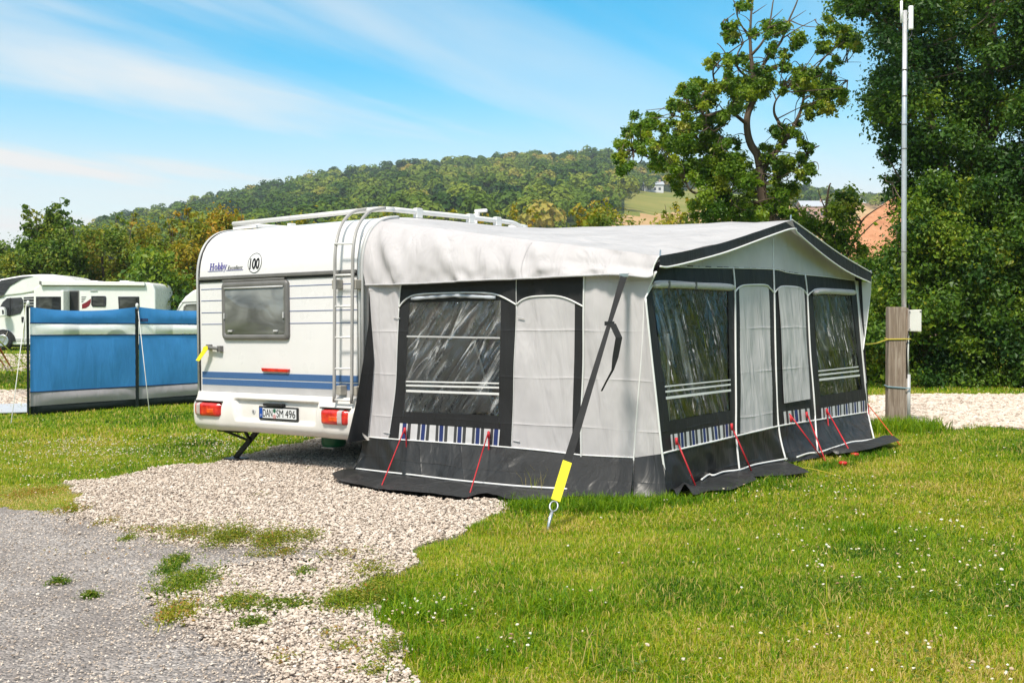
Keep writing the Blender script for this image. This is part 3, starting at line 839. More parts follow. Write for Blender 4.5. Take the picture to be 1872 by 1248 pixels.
# charcoal header above the window and the second bay
ARC1 = [(729, 562), (738, 550), (752, 541), (775, 537), (830, 535), (880, 535), (905, 538), (925, 546), (944, 557)]
ARC2 = [(944, 557), (955, 548), (972, 542.5), (1000, 541), (1020, 541.5), (1040, 547), (1066, 560)]
spanel('header_panel', [(733, 512), (944, 506)], ARC1, M['cloth_dark'], nu=30, nv=8)
spanel('header_panel', [(944, 506), (1067, 500)], ARC2, M['cloth_dark'], nu=20, nv=8)
# frame of the clear window: stiles and rail, butted
WL = [(748, 553), (746, 600), (742, 680), (738, 752)]; WR = [(915, 549), (915, 620), (913.5, 700), (912, 759)]
def trans(a): return a
spanel('window_stile', [(729, 562), (728, 640), (722, 720), (711, 802)], [(748, 553), (746, 620), (741, 700), (733, 806)], M['cloth_dark'], nu=30, nv=6)
spanel('window_stile', WR + [(918, 816)], [(944, 557), (941.5, 640), (939, 720), (936, 818)], M['cloth_dark'], nu=30, nv=6)
spanel('window_rail', [(738, 752), (912, 759)], [(735, 772), (914, 784)], M['cloth_dark'], nu=22, nv=4)
spanel('window_head', [(729, 562), (748, 544), (830, 536), (905, 539), (944, 557)], [(748, 553), (915, 549)], M['cloth_dark'], nu=22, nv=4, off=-0.006)
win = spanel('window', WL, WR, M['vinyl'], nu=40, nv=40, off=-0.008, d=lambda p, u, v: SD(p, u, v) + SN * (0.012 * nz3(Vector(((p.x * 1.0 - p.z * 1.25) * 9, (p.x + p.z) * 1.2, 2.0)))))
for (yl, yr, h) in ((695.5, 699, 2.6), (702.5, 706.5, 3.2), (712, 717.5, 4.2)):
    spanel('window_stripe', [(742, yl), (913, yr)], [(742, yl + h), (913, yr + h)], M['piping'], win, 20, 2, 0.012)
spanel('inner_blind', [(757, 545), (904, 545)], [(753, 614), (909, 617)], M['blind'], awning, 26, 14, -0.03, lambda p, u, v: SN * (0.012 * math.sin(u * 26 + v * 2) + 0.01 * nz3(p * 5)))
spanel('window_weld', [(744, 613), (914, 616)], [(744, 616), (914, 619)], M['light_trim'], win, 20, 2, 0.008)
MB().tube([p + SD(p, 0, 0) for p in resample(spoly([(752, 546), (830, 540), (905, 544)], 0.012), 16)], [0.012 + 0.006 * math.sin(i * 1.9) ** 2 for i in range(16)], 8).build('rolled_cover', M['groundsheet'], awning, smooth=True)
# second bay
spanel('light_panel', ARC2[:-1] + [(1051, 552)], [(936, 818), (1046, 830)], M['cloth_light'])
spanel('dark_strip', [(1051, 552), (1067, 560)], [(1046, 830), (1062, 832)], M['cloth_dark'], nu=4)
# light corner bay
SEAM = [(1199, 496), (1192, 512), (1184, 530), (1178, 546), (1176, 560), (1173, 640), (1165, 740), (1159, 836)]
spanel('light_panel', [(1067, 498), (1066.5, 560), (1065, 650), (1063, 750), (1062, 832)], SEAM, M['cloth_light'], nu=40, nv=26)
# patterned band and dark lower rail round it
def stripes(name, TL, TR, BL, BR, P, seq, par, off, d):
    """printed band: vertical stripes of several widths, each colour one mesh laid side by side"""
    base = awning
    tot = sum(w for w, c in seq); x = 0; acc = {}
    for w, c in seq:
        acc.setdefault(c, []).append((x / tot, (x + w) / tot)); x += w
    grp = None
    def pt(u, v):
        a = (TL[0] + (TR[0] - TL[0]) * u, TL[1] + (TR[1] - TL[1]) * u); b = (BL[0] + (BR[0] - BL[0]) * u, BL[1] + (BR[1] - BL[1]) * u)
        p = P(a[0] + (b[0] - a[0]) * v, a[1] + (b[1] - a[1]) * v, off); return p + d(p, 0, 0)
    mats = list(acc)
    V = []; F = []; mi = []
    for k, c in enumerate(mats):
        for u0, u1 in acc[c]:
            for j in range(3):
                b = len(V); w0 = 0.006 * math.sin(j * 2 + u0 * 30)
                V += [pt(u0, j / 3), pt(u1, j / 3), pt(u1, (j + 1) / 3), pt(u0, (j + 1) / 3)]; F.append((b, b + 1, b + 2, b + 3)); mi.append(k)
    o = obj(name, V, F, [M[c] for c in mats], par)
    o.data.polygons.foreach_set('material_index', mi)
    return o
M['band_white'] = simple('band_white', (0.66, 0.65, 0.66), 0.6, bump=0.1, bscale=30)
M['band_navy'] = simple('band_navy', (0.022, 0.04, 0.16), 0.6)
M['band_grey'] = simple('band_charcoal', (0.055, 0.057, 0.06), 0.6)
unit = [(9, 'band_white'), (4, 'band_grey'), (1.2, 'band_white'), (5.5, 'band_navy'), (1.6, 'band_white'), (4.5, 'band_grey')]
seqA = [(4, 'band_white')] + [(5.5, 'band_navy'), (1.6, 'band_white'), (4.5, 'band_grey')] + unit * 4 + [(9, 'band_white'), (4, 'band_grey'), (1, 'band_white'), (6, 'band_navy'), (2, 'band_white')]
stripes('printed_band', (731, 773), (915, 784.5), (729, 803), (913, 814), SP, seqA, awning, 0.003, SD)
spanel('window_rail', [(733, 768), (916, 780)], [(711, 802), (936, 818)], M['cloth_dark'], nu=22, nv=6, off=-0.004)

# charcoal skirt of the side
SKT = [(666, 797), (711, 802), (936, 818), (1062, 832), (1159, 836)]
SKB = [(652, 868), (760, 881), (910, 899), (1040, 909), (1158, 914)]
sk_d = lambda p, u, v: SD(p, u, v) + SN * (0.06 * v * nz3(Vector((p.x * 2.6, p.z * 2.2, 9.0))) + 0.026 * nz3(Vector((p.x * 7 + p.z * 5, p.z * 4, 1.0))) * min(1, v * 4))
ruled('skirt', spoly(SKT, 0.0), [GL(x, y, 0.02) for x, y in SKB], M['cloth_skirt'], awning, 140, 24, sk_d)
spipe([(675, 798), (711, 801.5), (800, 808), (936, 817.5), (1062, 831.5)], 0.0065)
spipe([(1062, 831.5), (1159, 836)], 0.005)
piping([GL(x, y, 0.065) + SN * 0.025 for x, y in [(655, 868.5), (700, 874), (760, 881), (830, 890), (910, 898.5), (960, 903), (1040, 908)]], 0.008)
# the side's ground flap lying on the stones
ruled('mud_flap', [GL(x, y, 0.05) for x, y in [(648, 867), (700, 874), (760, 881), (910, 899), (1040, 909), (1090, 913)]],
      [GL(x, y, l + 0.022) for x, y, l in [(606, 880, 0.05), (618, 889, 0.03), (650, 893, 0.02), (690, 903, 0.02), (740, 909, 0.03), (800, 914, 0.025), (850, 919, 0.02), (890, 913, 0.03), (935, 925, 0.03), (985, 925, 0.02), (1040, 918, 0.02), (1090, 917, 0.02)]],
      M['cloth_skirt'], awning, 70, 8, lambda p, u, v: Vector((0, 0, 0.028 * math.sin(v * math.pi) * (0.6 + nz3(Vector((p.x * 5, 0, 4)))) + 0.008 * nz3(p * 9))))
# loose charcoal curtain between caravan and side wall
ruled('side_curtain', [SP(675, 530, 0.01), SP(679, 590, 0.012), SP(684, 660, 0.015), SP(680, 720, 0.02), SP(672, 803, 0.03)],
      [SP(674, 540, 0.02), SP(674, 590, 0.06), SP(664, 660, 0.14), SP(650, 740, 0.20), SP(634, 809, 0.24)], M['cloth_dark'], awning, 30, 10,
      lambda p, u, v: SN * (0.06 * math.sin(v * math.pi) * u))
MB().tube([SP(666, 812, 0.0), SP(661, 840, 0.02), SP(657, 850, 0.04)], 0.006, 6).build('hem_rod', M['steel'], awning, smooth=True)
MB().tube([SP(655, 862, 0.05), SP(640, 868, 0.07), SP(662, 836, 0.03)], 0.007, 6).build('hem_strap', M['black'], awning, smooth=True)
# inner wall board against the caravan so that the bay behind the curtain is dark
# piping on the side
spipe([(733, 516), (730, 545), (729, 562)], 0.006)
spipe(ARC1, 0.0075); spipe(ARC2, 0.0075)
spipe([(944, 507), (944, 557)], 0.003)
spipe([(1068, 500), (1067, 560), (1066, 650), (1063, 750), (1062, 832), (1059, 880), (1055, 897), (1053, 908)], 0.0075, 0.006)
spipe([(729, 562), (727, 640), (722, 720), (711, 801)], 0.004)
spipe([(944, 558), (941.5, 640), (939, 730), (936, 817)], 0.003)
for x, y in ((952, 580), (725, 580), (944, 805), (707, 790)):
    a = SP(x - 6, y, 0.012); b = SP(x + 6, y + 2, 0.014); MB().tube([a, b], 0.004, 6).build('toggle', M['light_trim'], awning)
# corner facet between side and front
cA = [SP(1178, 545, 0.0), SP(1173, 640), SP(1165, 740), SP(1159, 836)]
cB = [FP(1180, 545), FP(1190, 640), FP(1201, 740), FP(1210.5, 829)]
ruled('corner_panel', cA, cB, M['cloth_light'], awning, 30, 8, lambda p, u, v: SN * (0.008 * nz3(p * 4)))
gA = GL(1158, 914, 0.02); gB = GL(1219, 914, 0.02)
ruled('skirt', [SP(1159, 836), FP(1210.5, 829)], [gA, gB], M['cloth_skirt'], awning, 10, 14, lambda p, u, v: SN * (0.012 * v * nz3(p * 4)))
piping([SP(x, y, 0.006) + SD(SP(x, y), 0, 0) for x, y in SEAM] + [GL(1158, 908, 0.04) + SN * 0.015], 0.0065)
piping([FP(1180, 545, 0.006), FP(1190, 640, 0.006), FP(1201, 740, 0.006), FP(1210.5, 829, .006), GL(1219.5, 911, 0.03) + FN * 0.012], 0.0085)

# --- front wall
fpanel('header_panel', [(1207, 484), (1341, 488)], [(1181, 543), (1194, 520.5), (1208, 514), (1272, 517), (1334, 520), (1344, 527)], M['cloth_dark'], nu=26, nv=8)
ARCa = [(1344, 534), (1352, 525), (1365, 521), (1398, 521), (1406, 527), (1414, 536)]
ARCb = [(1414, 536), (1421, 528), (1431, 523.5), (1458, 524.5), (1470, 530), (1477, 541)]
ARCc = [(1477, 541), (1485, 533), (1496, 528), (1530, 529), (1560, 531.5), (1565, 536)]
fpanel('header_panel', [(1341, 488), (1413, 491)], ARCa, M['cloth_dark'], nu=14, nv=8)
fpanel('header_panel', [(1413, 491), (1473, 501)], ARCb, M['cloth_dark'], nu=14, nv=8)
fpanel('header_panel', [(1473, 501), (1563, 513)], ARCc, M['cloth_dark'], nu=14, nv=8)
# near window bay
FWL = [(1193, 526), (1203, 620), (1213, 700), (1223.5, 769)]; FWR = [(1331, 526), (1332.5, 620), (1334, 700), (1335.5, 749.5)]
fpanel('window_stile', [(1180, 545), (1190, 640), (1201, 740), (1210.5, 829)], FWL + [(1229, 824)], M['cloth_dark'], nu=30, nv=5)
fpanel('window_stile', FWR + [(1341, 798)], [(1344, 527), (1345, 640), (1346, 740), (1346.5, 796)], M['cloth_dark'], nu=30, nv=4)
fpanel('window_rail', [(1223.5, 769), (1335.5, 749.5)], [(1225, 794), (1340, 773)], M['cloth_dark'], nu=18, nv=4)
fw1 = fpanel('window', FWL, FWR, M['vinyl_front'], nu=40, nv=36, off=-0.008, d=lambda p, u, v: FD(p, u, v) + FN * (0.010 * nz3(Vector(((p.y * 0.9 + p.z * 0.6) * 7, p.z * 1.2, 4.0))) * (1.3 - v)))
for a, b, c, d in (((1214, 705), (1336, 693), 2.6, 2.2), ((1215, 714), (1336.5, 701), 3.6, 3), ((1216, 725), (1337, 711), 5, 4)):
    fpanel('window_stripe', [a, b], [(a[0], a[1] + c), (b[0], b[1] + d)], M['piping'], fw1, 16, 2, 0.012)
rb1 = MB().tube([p + FD(p, 0, 0) for p in resample(fpoly([(1196, 522), (1208, 520), (1272, 522), (1330, 525.5), (1339, 527)], 0.022), 18)], [0.020] + [0.027] * 16 + [0.018], 10).build('rolled_cover', M['cloth_light'], awning, smooth=True)
for x, y in ((1224, 520), (1273, 522)):
    p = FP(x, y, 0.05); MB().box(p, (0.008, 0.02, 0.055)).build('tie', M['grey_trim'], rb1)
stripes('printed_band', (1226, 794), (1340, 773), (1229, 824), (1341, 798), FP, [(3, 'band_white'), (3, 'band_grey')] + [(5, 'band_white'), (4, 'band_grey'), (1.2, 'band_white'), (4.5, 'band_navy'), (1.4, 'band_white'), (4, 'band_grey')] * 5 + [(3, 'band_white')], awning, 0.003, FD)
# solid bay
fpanel('dark_strip', [(1344, 534), (1345, 640), (1346.5, 795)], [(1352, 525), (1353, 640), (1354, 792)], M['cloth_dark'], nu=24, nv=3)
fpanel('light_panel', [(1352, 525), (1365, 521), (1398, 521), (1404, 524)], [(1354, 792), (1413, 781)], M['cloth_light'])
fpanel('dark_strip', [(1404, 524), (1408, 650), (1413, 781)], [(1414, 536), (1417, 660), (1424, 778.5)], M['cloth_dark'], nu=24, nv=3)
# door bay with its light blind
fpanel('dark_strip', [(1414, 536), (1417, 660), (1424, 778.5)], [(1422, 527), (1427, 650), (1433, 737), (1435, 776)], M['cloth_dark'], nu=24, nv=3)
fpanel('door_blind', [(1421, 527), (1432, 523), (1458, 524), (1471, 530)], [(1433, 737), (1480, 729)], M['cloth_light'], off=0.014)
fpanel('dark_strip', [(1470, 530), (1475, 640), (1479, 728), (1480, 770)], [(1477, 541), (1482, 640), (1487, 730), (1489, 768)], M['cloth_dark'], nu=24, nv=3)
fpanel('window_rail', [(1431, 732), (1480, 724)], [(1432, 752), (1478, 746)], M['cloth_dark'], nu=10, nv=4)
stripes('printed_band', (1432, 752), (1478, 746), (1435, 776.5), (1480, 770), FP, [(3, 'band_white'), (3, 'band_grey'), (4, 'band_white'), (3, 'band_grey'), (1, 'band_white'), (4, 'band_navy'), (1.4, 'band_white'), (3, 'band_grey'), (5, 'band_white'), (3, 'band_grey'), (3, 'band_white')], awning, 0.003, FD)
# far window bay
FVL = [(1486, 538), (1492, 620), (1496, 680), (1499.5, 724)]; FVR = [(1555, 535), (1564, 610), (1571, 670), (1577, 711)]
fpanel('window_stile', [(1477, 541), (1482, 640), (1487, 730), (1489, 768)], FVL + [(1501, 766)], M['cloth_dark'], nu=26, nv=4)
fpanel('window_stile', FVR + [(1586, 753)], [(1565, 536), (1574, 620), (1582, 700), (1588, 752.5)], M['cloth_dark'], nu=26, nv=4)
fpanel('window_rail', [(1499.5, 724), (1577, 711)], [(1500, 746), (1585, 731)], M['cloth_dark'], nu=18, nv=4)
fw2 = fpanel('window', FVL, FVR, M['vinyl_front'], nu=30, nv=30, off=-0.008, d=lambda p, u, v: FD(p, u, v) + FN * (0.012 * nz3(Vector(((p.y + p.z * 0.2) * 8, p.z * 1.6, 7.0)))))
for a, b, c, d in (((1496, 677), (1570, 669), 2.2, 2), ((1496.5, 684), (1571.5, 676), 3, 2.6), ((1497.5, 692), (1573, 684), 4, 3.5)):
    fpanel('window_stripe', [a, b], [(a[0], a[1] + c), (b[0], b[1] + d)], M['piping'], fw2, 12, 2, 0.012)
MB().tube([p + FD(p, 0, 0) for p in resample(fpoly([(1489, 535), (1500, 532), (1530, 533), (1556, 535), (1561, 536)], 0.022), 14)], [0.02] + [0.028] * 12 + [0.018], 10).build('rolled_cover', M['cloth_light'], awning, smooth=True)
stripes('printed_band', (1500, 746), (1585, 731), (1501, 767), (1586, 754), FP, [(3, 'band_white'), (3, 'band_grey')] + [(4.5, 'band_white'), (3, 'band_grey'), (1.2, 'band_white'), (3, 'band_navy'), (1.4, 'band_white'), (2.5, 'band_grey')] * 5, awning, 0.003, FD)
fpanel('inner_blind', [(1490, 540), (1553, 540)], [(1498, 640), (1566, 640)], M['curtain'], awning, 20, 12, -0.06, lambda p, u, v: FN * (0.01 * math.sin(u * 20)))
# skirt of the front
FKT = [(1210.5, 829), (1229, 824), (1341, 798), (1424, 778.5), (1489, 768), (1588, 752.5)]
FKB = [(1219, 914), (1262, 899), (1290, 884), (1316, 878), (1346, 873.5), (1374, 864), (1432, 853), (1489, 841), (1547, 824), (1594, 815)]
fk_d = lambda p, u, v: FD(p, u, v) + FN * (0.06 * v * nz3(Vector((p.y * 2.2, p.z * 2.0, 3.0))) + 0.028 * nz3(Vector((p.y * 6 + p.z * 5, p.z * 4, 6.0))) * min(1, v * 3))
ruled('skirt', fpoly(FKT), [GL(x, y, 0.025) for x, y in FKB], M['cloth_skirt'], awning, 140, 24, fk_d)
fpipe([(1210.5, 829), (1229, 824), (1341, 798), (1424, 778.5), (1489, 768), (1588, 752.5)], 0.0075)
piping([GL(x, y, 0.07) + FN * 0.035 for x, y in [(1275, 893), (1289, 883), (1297, 885), (1316, 878), (1346, 874), (1374, 864), (1432, 853)]], 0.008)
piping([GL(x, y, 0.07) + FN * 0.035 for x, y in [(1450, 850), (1470, 843), (1489, 841), (1500, 838), (1547, 822), (1570, 819), (1594, 815)]], 0.008)
for pts, gb in (([(1341, 490), (1344, 530), (1344.5, 640), (1346, 740), (1346.5, 796)], (1347, 873)), ([(1413, 491), (1414, 536), (1417, 660), (1424, 778)], (1432, 852)), ([(1473, 501), (1477, 541), (1482, 640), (1487, 730), (1489, 768)], (1490, 839)), ([(1563, 513), (1566, 540), (1574, 620), (1582, 700), (1588, 752)], (1594, 815))):
    piping([p + FD(p, 0, 0) for p in fpoly(pts, 0.007)] + [GL(gb[0], gb[1], 0.05) + FN * 0.025], 0.0085)
fpipe([(1207, 487), (1272, 489), (1341, 490), (1413, 492.5), (1440, 498), (1473, 502), (1520, 507), (1563, 513)], 0.0045, 0.006)
fpipe([(1181, 545), (1194, 521), (1208, 514), (1272, 517.5), (1334, 520.5), (1344, 528)], 0.0075, 0.01)
fpipe(ARCa); fpipe(ARCb); fpipe(ARCc, 0.0075, 0.01)
# ground flaps of the front
ruled('mud_flap', [GL(x, y, 0.055) for x, y in [(1222, 910), (1262, 899), (1290, 884), (1346, 873.5)]],
      [GL(x, y, l + 0.022) for x, y, l in [(1238, 918, 0.02), (1252, 884 + 26, 0.09), (1268, 916, 0.02), (1296, 909, 0.03), (1336, 908, 0.03), (1384, 888, 0.03)]], M['cloth_skirt'], awning, 30, 7,
      lambda p, u, v: Vector((0, 0, 0.03 * math.sin(v * math.pi) * (0.7 + nz3(Vector((p.y * 6, p.x * 3, 2)))))))
ruled('mud_flap', [GL(x, y, 0.055) for x, y in [(1346, 873.5), (1374, 864), (1432, 853)]],
      [GL(x, y, l + 0.022) for x, y, l in [(1362, 884, 0.04), (1382, 880, 0.02), (1440, 880, 0.03), (1480, 872, 0.02)]], M['cloth_skirt'], awning, 24, 6,
      lambda p, u, v: Vector((0, 0, 0.02 * math.sin(v * math.pi) * (0.7 + nz3(Vector((p.y * 6, p.x * 3, 5)))))))
ruled('mud_flap', [GL(x, y, 0.055) for x, y in [(1505, 838), (1547, 824), (1594, 815), (1612, 806)]],
      [GL(x, y, l + 0.022) for x, y, l in [(1528, 838, 0.02), (1560, 838, 0.04), (1592, 834, 0.05), (1646, 818, 0.05)]], M['cloth_skirt'], awning, 24, 7,
      lambda p, u, v: Vector((0, 0, 0.03 * math.sin(v * math.pi) * (0.9 + nz3(Vector((p.y * 6, p.x * 3, 8)))))))
ruled('mud_flap', [GL(1594, 810, 0.04), GL(1612, 804, 0.04)], [GL(1600, 812, 0.04), GL(1622, 807, 0.06)], M['cloth_skirt'], awning, 8, 4)

# --- roof
RFX = 2.99
def RF(px, py, dx=0.0): return hit(px, py, (RFX + dx, 0, 0), (1, 0, 0))
eaveL = RF(1205, 468); peak = RF(1447, 402); eaveR = RF(1593, 499)
yfar = 4.45
def caravan_roofz(y): return ZR - 0.02 - 0.03 * math.exp(-max(0, y - 0.3) * 6)
f0 = HX(699, 404, 0.012)
def caravan_roofz(y):
    for i in range(len(arcp) - 1):
        if arcp[i].y <= y <= arcp[i + 1].y and arcp[i + 1].y > arcp[i].y:
            return arcp[i].z + (arcp[i + 1].z - arcp[i].z) * (y - arcp[i].y) / (arcp[i + 1].y - arcp[i].y) - 0.012
    return ZR - 0.02
Y0R = min(0.30, max(0.10, f0.y))
fl = smoothline([eaveL, RF(1250, 460), RF(1310, 447), RF(1380, 425), peak], 4)[:-1]; fr_ = smoothline([peak, RF(1490, 433), RF(1540, 468), eaveR], 4)
frontline = resample(fl, 24) + resample(fr_, 24)
# spread the rail samples so the ridge runs square to the caravan
pk_y = peak.y
V = []; F = []; nu = len(frontline); nv = 26
ys = [Y0R + (pk_y - Y0R) * (i / 23) ** 1.5 for i in range(24)] + [pk_y + (yfar - 0.25 - pk_y) * (i / 23) for i in range(24)]
for j in range(nv):
    v = j / (nv - 1)
    for i in range(nu):
        a = Vector((0.012, ys[i], caravan_roofz(ys[i]))); b = frontline[i]
        p = a.lerp(b, v)
        s_ = (i / 23) if i < 24 else 1 - (i - 24) / 23
        sag = 0.05 * math.sin(v * math.pi) * math.sin(min(1, s_) * math.pi)
        w = 0.10 * math.exp(-((s_ - 0.22 - 0.10 * v) / 0.08) ** 2) * max(0, v - 0.35) * (1 if i < 24 else 0) * (0.6 + nz3(Vector((p.x * 2, 0, 1)))) + 0.014 * nz3(Vector((p.x * 1.1 + p.y * 1.3, p.y * 2.4, 7.7))) + 0.010 * nz3(Vector((p.x * 1.3, p.y * 5 - p.x * 2.5, 1.2))) * v * 2
        V.append(p + Vector((0, 0, -sag + w * min(1, 5 * v, 6 * (1 - v) + 0.25))))
for j in range(nv - 1):
    for i in range(nu - 1):
        a = j * nu + i; F.append((a, a + 1, a + nu + 1, a + nu))
roof = obj('roof', V, F, M['cloth_roof'], awning, smooth=True)
# side drop of the roof: from the rounded rail down to a hem
foldline = [Vector((0.012, Y0R, caravan_roofz(Y0R)))] + [V[j * nu] for j in range(1, nv)]
arcpts = [Vector((0.012, p.y, p.z)) for p in arcp if p.y <= Y0R][::-1]
hem = [hit(668, 520, (0, -0.012, 0), (0, 1, 0)), hit(720, 519, (0, -0.05, 0), (0, 1, 0)), hit(800, 516, (0, -0.065, 0), (0, 1, 0)), hit(880, 511, (0, -0.07, 0), (0, 1, 0)), hit(940, 509, (0, -0.07, 0), (0, 1, 0)), hit(1020, 505, (0, -0.07, 0), (0, 1, 0)), hit(1110, 501, (0, -0.07, 0), (0, 1, 0)), hit(1150, 502.5, (0, -0.07, 0), (0, 1, 0)), hit(1182, 506, (0, -0.07, 0), (0, 1, 0)), hit(1193, 503, (0, -0.04, 0), (0, 1, 0))]
# outline: fold (top) from arc start to the eave; bottom hem.  The left edge follows the rounded rail.
topl = resample(foldline, 120); hems = resample(smoothline(hem, 5), 120)
tipr = [eaveL, RF(1203, 480, -0.02), RF(1199, 494, -0.04), hems[-1]]
left = resample(arcpts + [Vector((0.012, 0, zt - 0.01)), hems[0]], 24)
right = resample(smoothline(tipr, 5), 24)
V2 = []; F2 = []
for j in range(24):
    v = j / 23
    for i in range(120):
        u = i / 119
        c1 = topl[i].lerp(hems[i], v); c2 = left[j].lerp(right[j], u)
        c3 = topl[0].lerp(topl[-1], u).lerp(hems[0].lerp(hems[-1], u), v)
        p = c1 + c2 - c3
        bulge_ = 0.05 * math.sin(v * math.pi) * math.sin(min(1, u * 4) * math.pi / 2)
        w = 0.042 * nz3(Vector((p.x * 2.4 + p.z * 1.8, p.z * 0.8, 4.4))) + 0.032 * nz3(Vector((p.x * 6 + p.z * 4, p.z * 1.2, 2.2))) * (0.5 + u) + 0.045 * math.exp(-u * 5) * math.sin((p.x * 0.75 + (p.z - 2.3) * 0.6) * 26)
        hemw = 0.045 * max(0, (v - 0.72) / 0.28) * nz3(Vector((p.x * 11, p.z * 9, 6.1)))
        edge = min(1, 8 * u, 6 * (1 - u) + 0.2, 6 * v)
        V2.append(p + Vector((0, -1, 0)) * (bulge_ + (w + hemw) * edge))
for j in range(23):
    for i in range(119):
        a = j * 120 + i; F2.append((a, a + 1, a + 121, a + 120))
drop = obj('roof_side', V2, F2, M['cloth_valance'], awning, smooth=True)
MB().tube([V2[23 * 120 + i] + Vector((0, -0.004, -0.004)) for i in range(120)], 0.008, 6).build('hem', M['cloth_roof'], drop, smooth=True)
MB().tube([V2[j * 120 + 119] for j in range(24)], 0.006, 6).build('hem', M['piping'], drop, smooth=True)
# stitched seam across the side drop
MB().tube([V2[j * 120 + 72] + Vector((0, -0.002, 0)) for j in range(2, 24)], 0.0035, 5).build('seam', M['cloth_roof'], drop, smooth=True)

# gable: light triangle set back under the hanging charcoal edge
gt = [FP(1207, 484), FP(1300, 460), FP(1380, 437), FP(1450, 412), FP(1490, 440), FP(1530, 470), FP(1563, 503)]
ruled('gable_panel', gt, fpoly([(1207, 487), (1341, 490), (1413, 492.5), (1473, 502), (1563, 513)]), M['cloth_light'], awning, 40, 14, FD)
fpipe([(1413, 434), (1413, 492)], 0.006)
Edge = [frontline[i] + Vector((0.004, 0, 0.002)) for i in range(len(frontline))]
vb = [RF(1206, 487, .01), RF(1222, 488, .01), RF(1270, 477, .01), RF(1330, 460, .01), RF(1400, 434, .01), RF(1440, 420, .01), RF(1454, 418.5, .01)]
ruled('edge_valance', Edge[:24], vb, M['cloth_dark'], awning, 40, 8, lambda p, u, v: Vector((1, 0, 0)) * (0.012 * nz3(p * 5) * v))
vb2 = [RF(1454, 418.5, .01), RF(1457, 426, .01), RF(1500, 463, .01), RF(1545, 495, .01), RF(1591, 517, .01)]
ruled('edge_valance', Edge[24:], vb2, M['cloth_dark'], awning, 40, 8, lambda p, u, v: Vector((1, 0, 0)) * (0.012 * nz3(p * 5) * v))
piping([p + Vector((0.006, 0, 0)) for p in vb], 0.0085); piping([p + Vector((0.006, 0, 0)) for p in vb2], 0.0085)
piping(Edge[24:], 0.006)
MB().tube([RF(1206.5, 468), RF(1207.5, 457)], 0.006, 6).build('pole_spike', M['steel'], awning); MB().tube([RF(1445.5, 404), RF(1446, 393)], 0.007, 6).build('pole_spike', M['steel'], awning); MB().tube([RF(1592, 500), RF(1592, 494)], 0.006, 6).build('pole_spike', M['steel'], awning)
# far corner wing and the far side wall
yw = FP(1563, 513).y
ruled('far_wing', [FP(1563, 513), FP(1574, 620), FP(1582, 700)], [RF(1592, 517, -0.02), hit(1590, 545, (2.95, 0, 0), (1, 0, 0)), hit(1578, 640, (2.97, 0, 0), (1, 0, 0)), hit(1584, 700, (2.99, 0, 0), (1, 0, 0))], M['cloth_light'], awning, 20, 8)
piping([RF(1592, 502), RF(1592, 517, -0.02), hit(1590, 545, (2.95, 0, 0), (1, 0, 0)), hit(1578, 640, (2.97, 0, 0), (1, 0, 0))], 0.006)
yq = FP(1590, 760).y
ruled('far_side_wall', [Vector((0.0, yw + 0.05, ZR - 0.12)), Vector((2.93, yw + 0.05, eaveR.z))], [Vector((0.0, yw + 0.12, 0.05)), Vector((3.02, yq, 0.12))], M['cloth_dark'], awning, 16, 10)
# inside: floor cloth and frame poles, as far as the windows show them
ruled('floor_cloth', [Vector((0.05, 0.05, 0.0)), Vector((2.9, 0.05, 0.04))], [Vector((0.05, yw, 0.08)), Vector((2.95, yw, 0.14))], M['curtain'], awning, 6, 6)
for (x, y, z1) in ((2.80, 0.12, eaveL.z - 0.05), (2.82, pk_y, peak.z - 0.08), (2.82, yw - 0.05, eaveR.z - 0.05)):
    MB().tube([(x + 0.06, y, 0.05), (x, y, z1)], 0.014, 8).build('frame_pole', M['steel'], awning, smooth=True)
MB().tube([(2.78, 0.15, eaveL.z - 0.06), (2.78, pk_y, peak.z - 0.09), (2.78, yw, eaveR.z - 0.06)], 0.013, 8).build('frame_pole', M['steel'], awning)
MB().tube([(0.05, pk_y, ZR - 0.06), (2.8, pk_y, peak.z - 0.09)], 0.013, 8).build('frame_pole', M['steel'], awning)

# --- storm strap, pegs, guy lines: each one a thing of its own
strap = thing('storm_strap', 'long black storm strap with yellow end, ring and steel peg at the awning corner', 'strap')
top = MW @ (SP(1141, 503, 0.08)); pegp = ground(998, 972)
end = MW @ hit(1028, 842, (0, 0, 0), (0, 1, 0))
def along(px, py):
    """point of the strap's own straight line seen nearest to a pixel"""
    d = (pegp - top); best = min(range(401), key=lambda k: (lambda q: (q[0] - px) ** 2 + (q[1] - py) ** 2)([float(v) for v in proj(np.array(top + d * (k / 400)))[:2]]))
    return top + d * (best / 400)
s1 = along(1112, 590); s2 = along(1035, 843); s3 = along(1014, 914); s4 = along(1008, 935)
dv = (pegp - top).normalized(); wdir = dv.cross(Vector((0, 1, 0.0))).normalized()
def ribbon(P, W_, m, name, par, th=0.003, wd=wdir):
    V = []; F = []
    nn = dv.cross(wd).normalized() * th
    for k_, p in enumerate(P):
        w = W_[min(k_, len(W_) - 1)] if isinstance(W_, (list, tuple)) else W_
        V += [p - wd * w / 2 - nn / 2, p + wd * w / 2 - nn / 2, p + wd * w / 2 + nn / 2, p - wd * w / 2 + nn / 2]
    for i in range(len(P) - 1):
        a = 4 * i
        for k in range(4): F.append((a + k, a + (k + 1) % 4, a + 4 + (k + 1) % 4, a + 4 + k))
    F += [(0, 3, 2, 1), tuple(len(V) - 4 + k for k in range(4))]
    return obj(name, V, F, m, par)
ribbon([top, top.lerp(s1, 0.5), s1], [0.052, 0.042, 0.030], M['strap'], 'webbing', strap)
ribbon([s1 + dv * 0.0, s1.lerp(s2, 0.3), s2], [0.030, 0.038, 0.054], M['strap'], 'webbing', strap, 0.004)
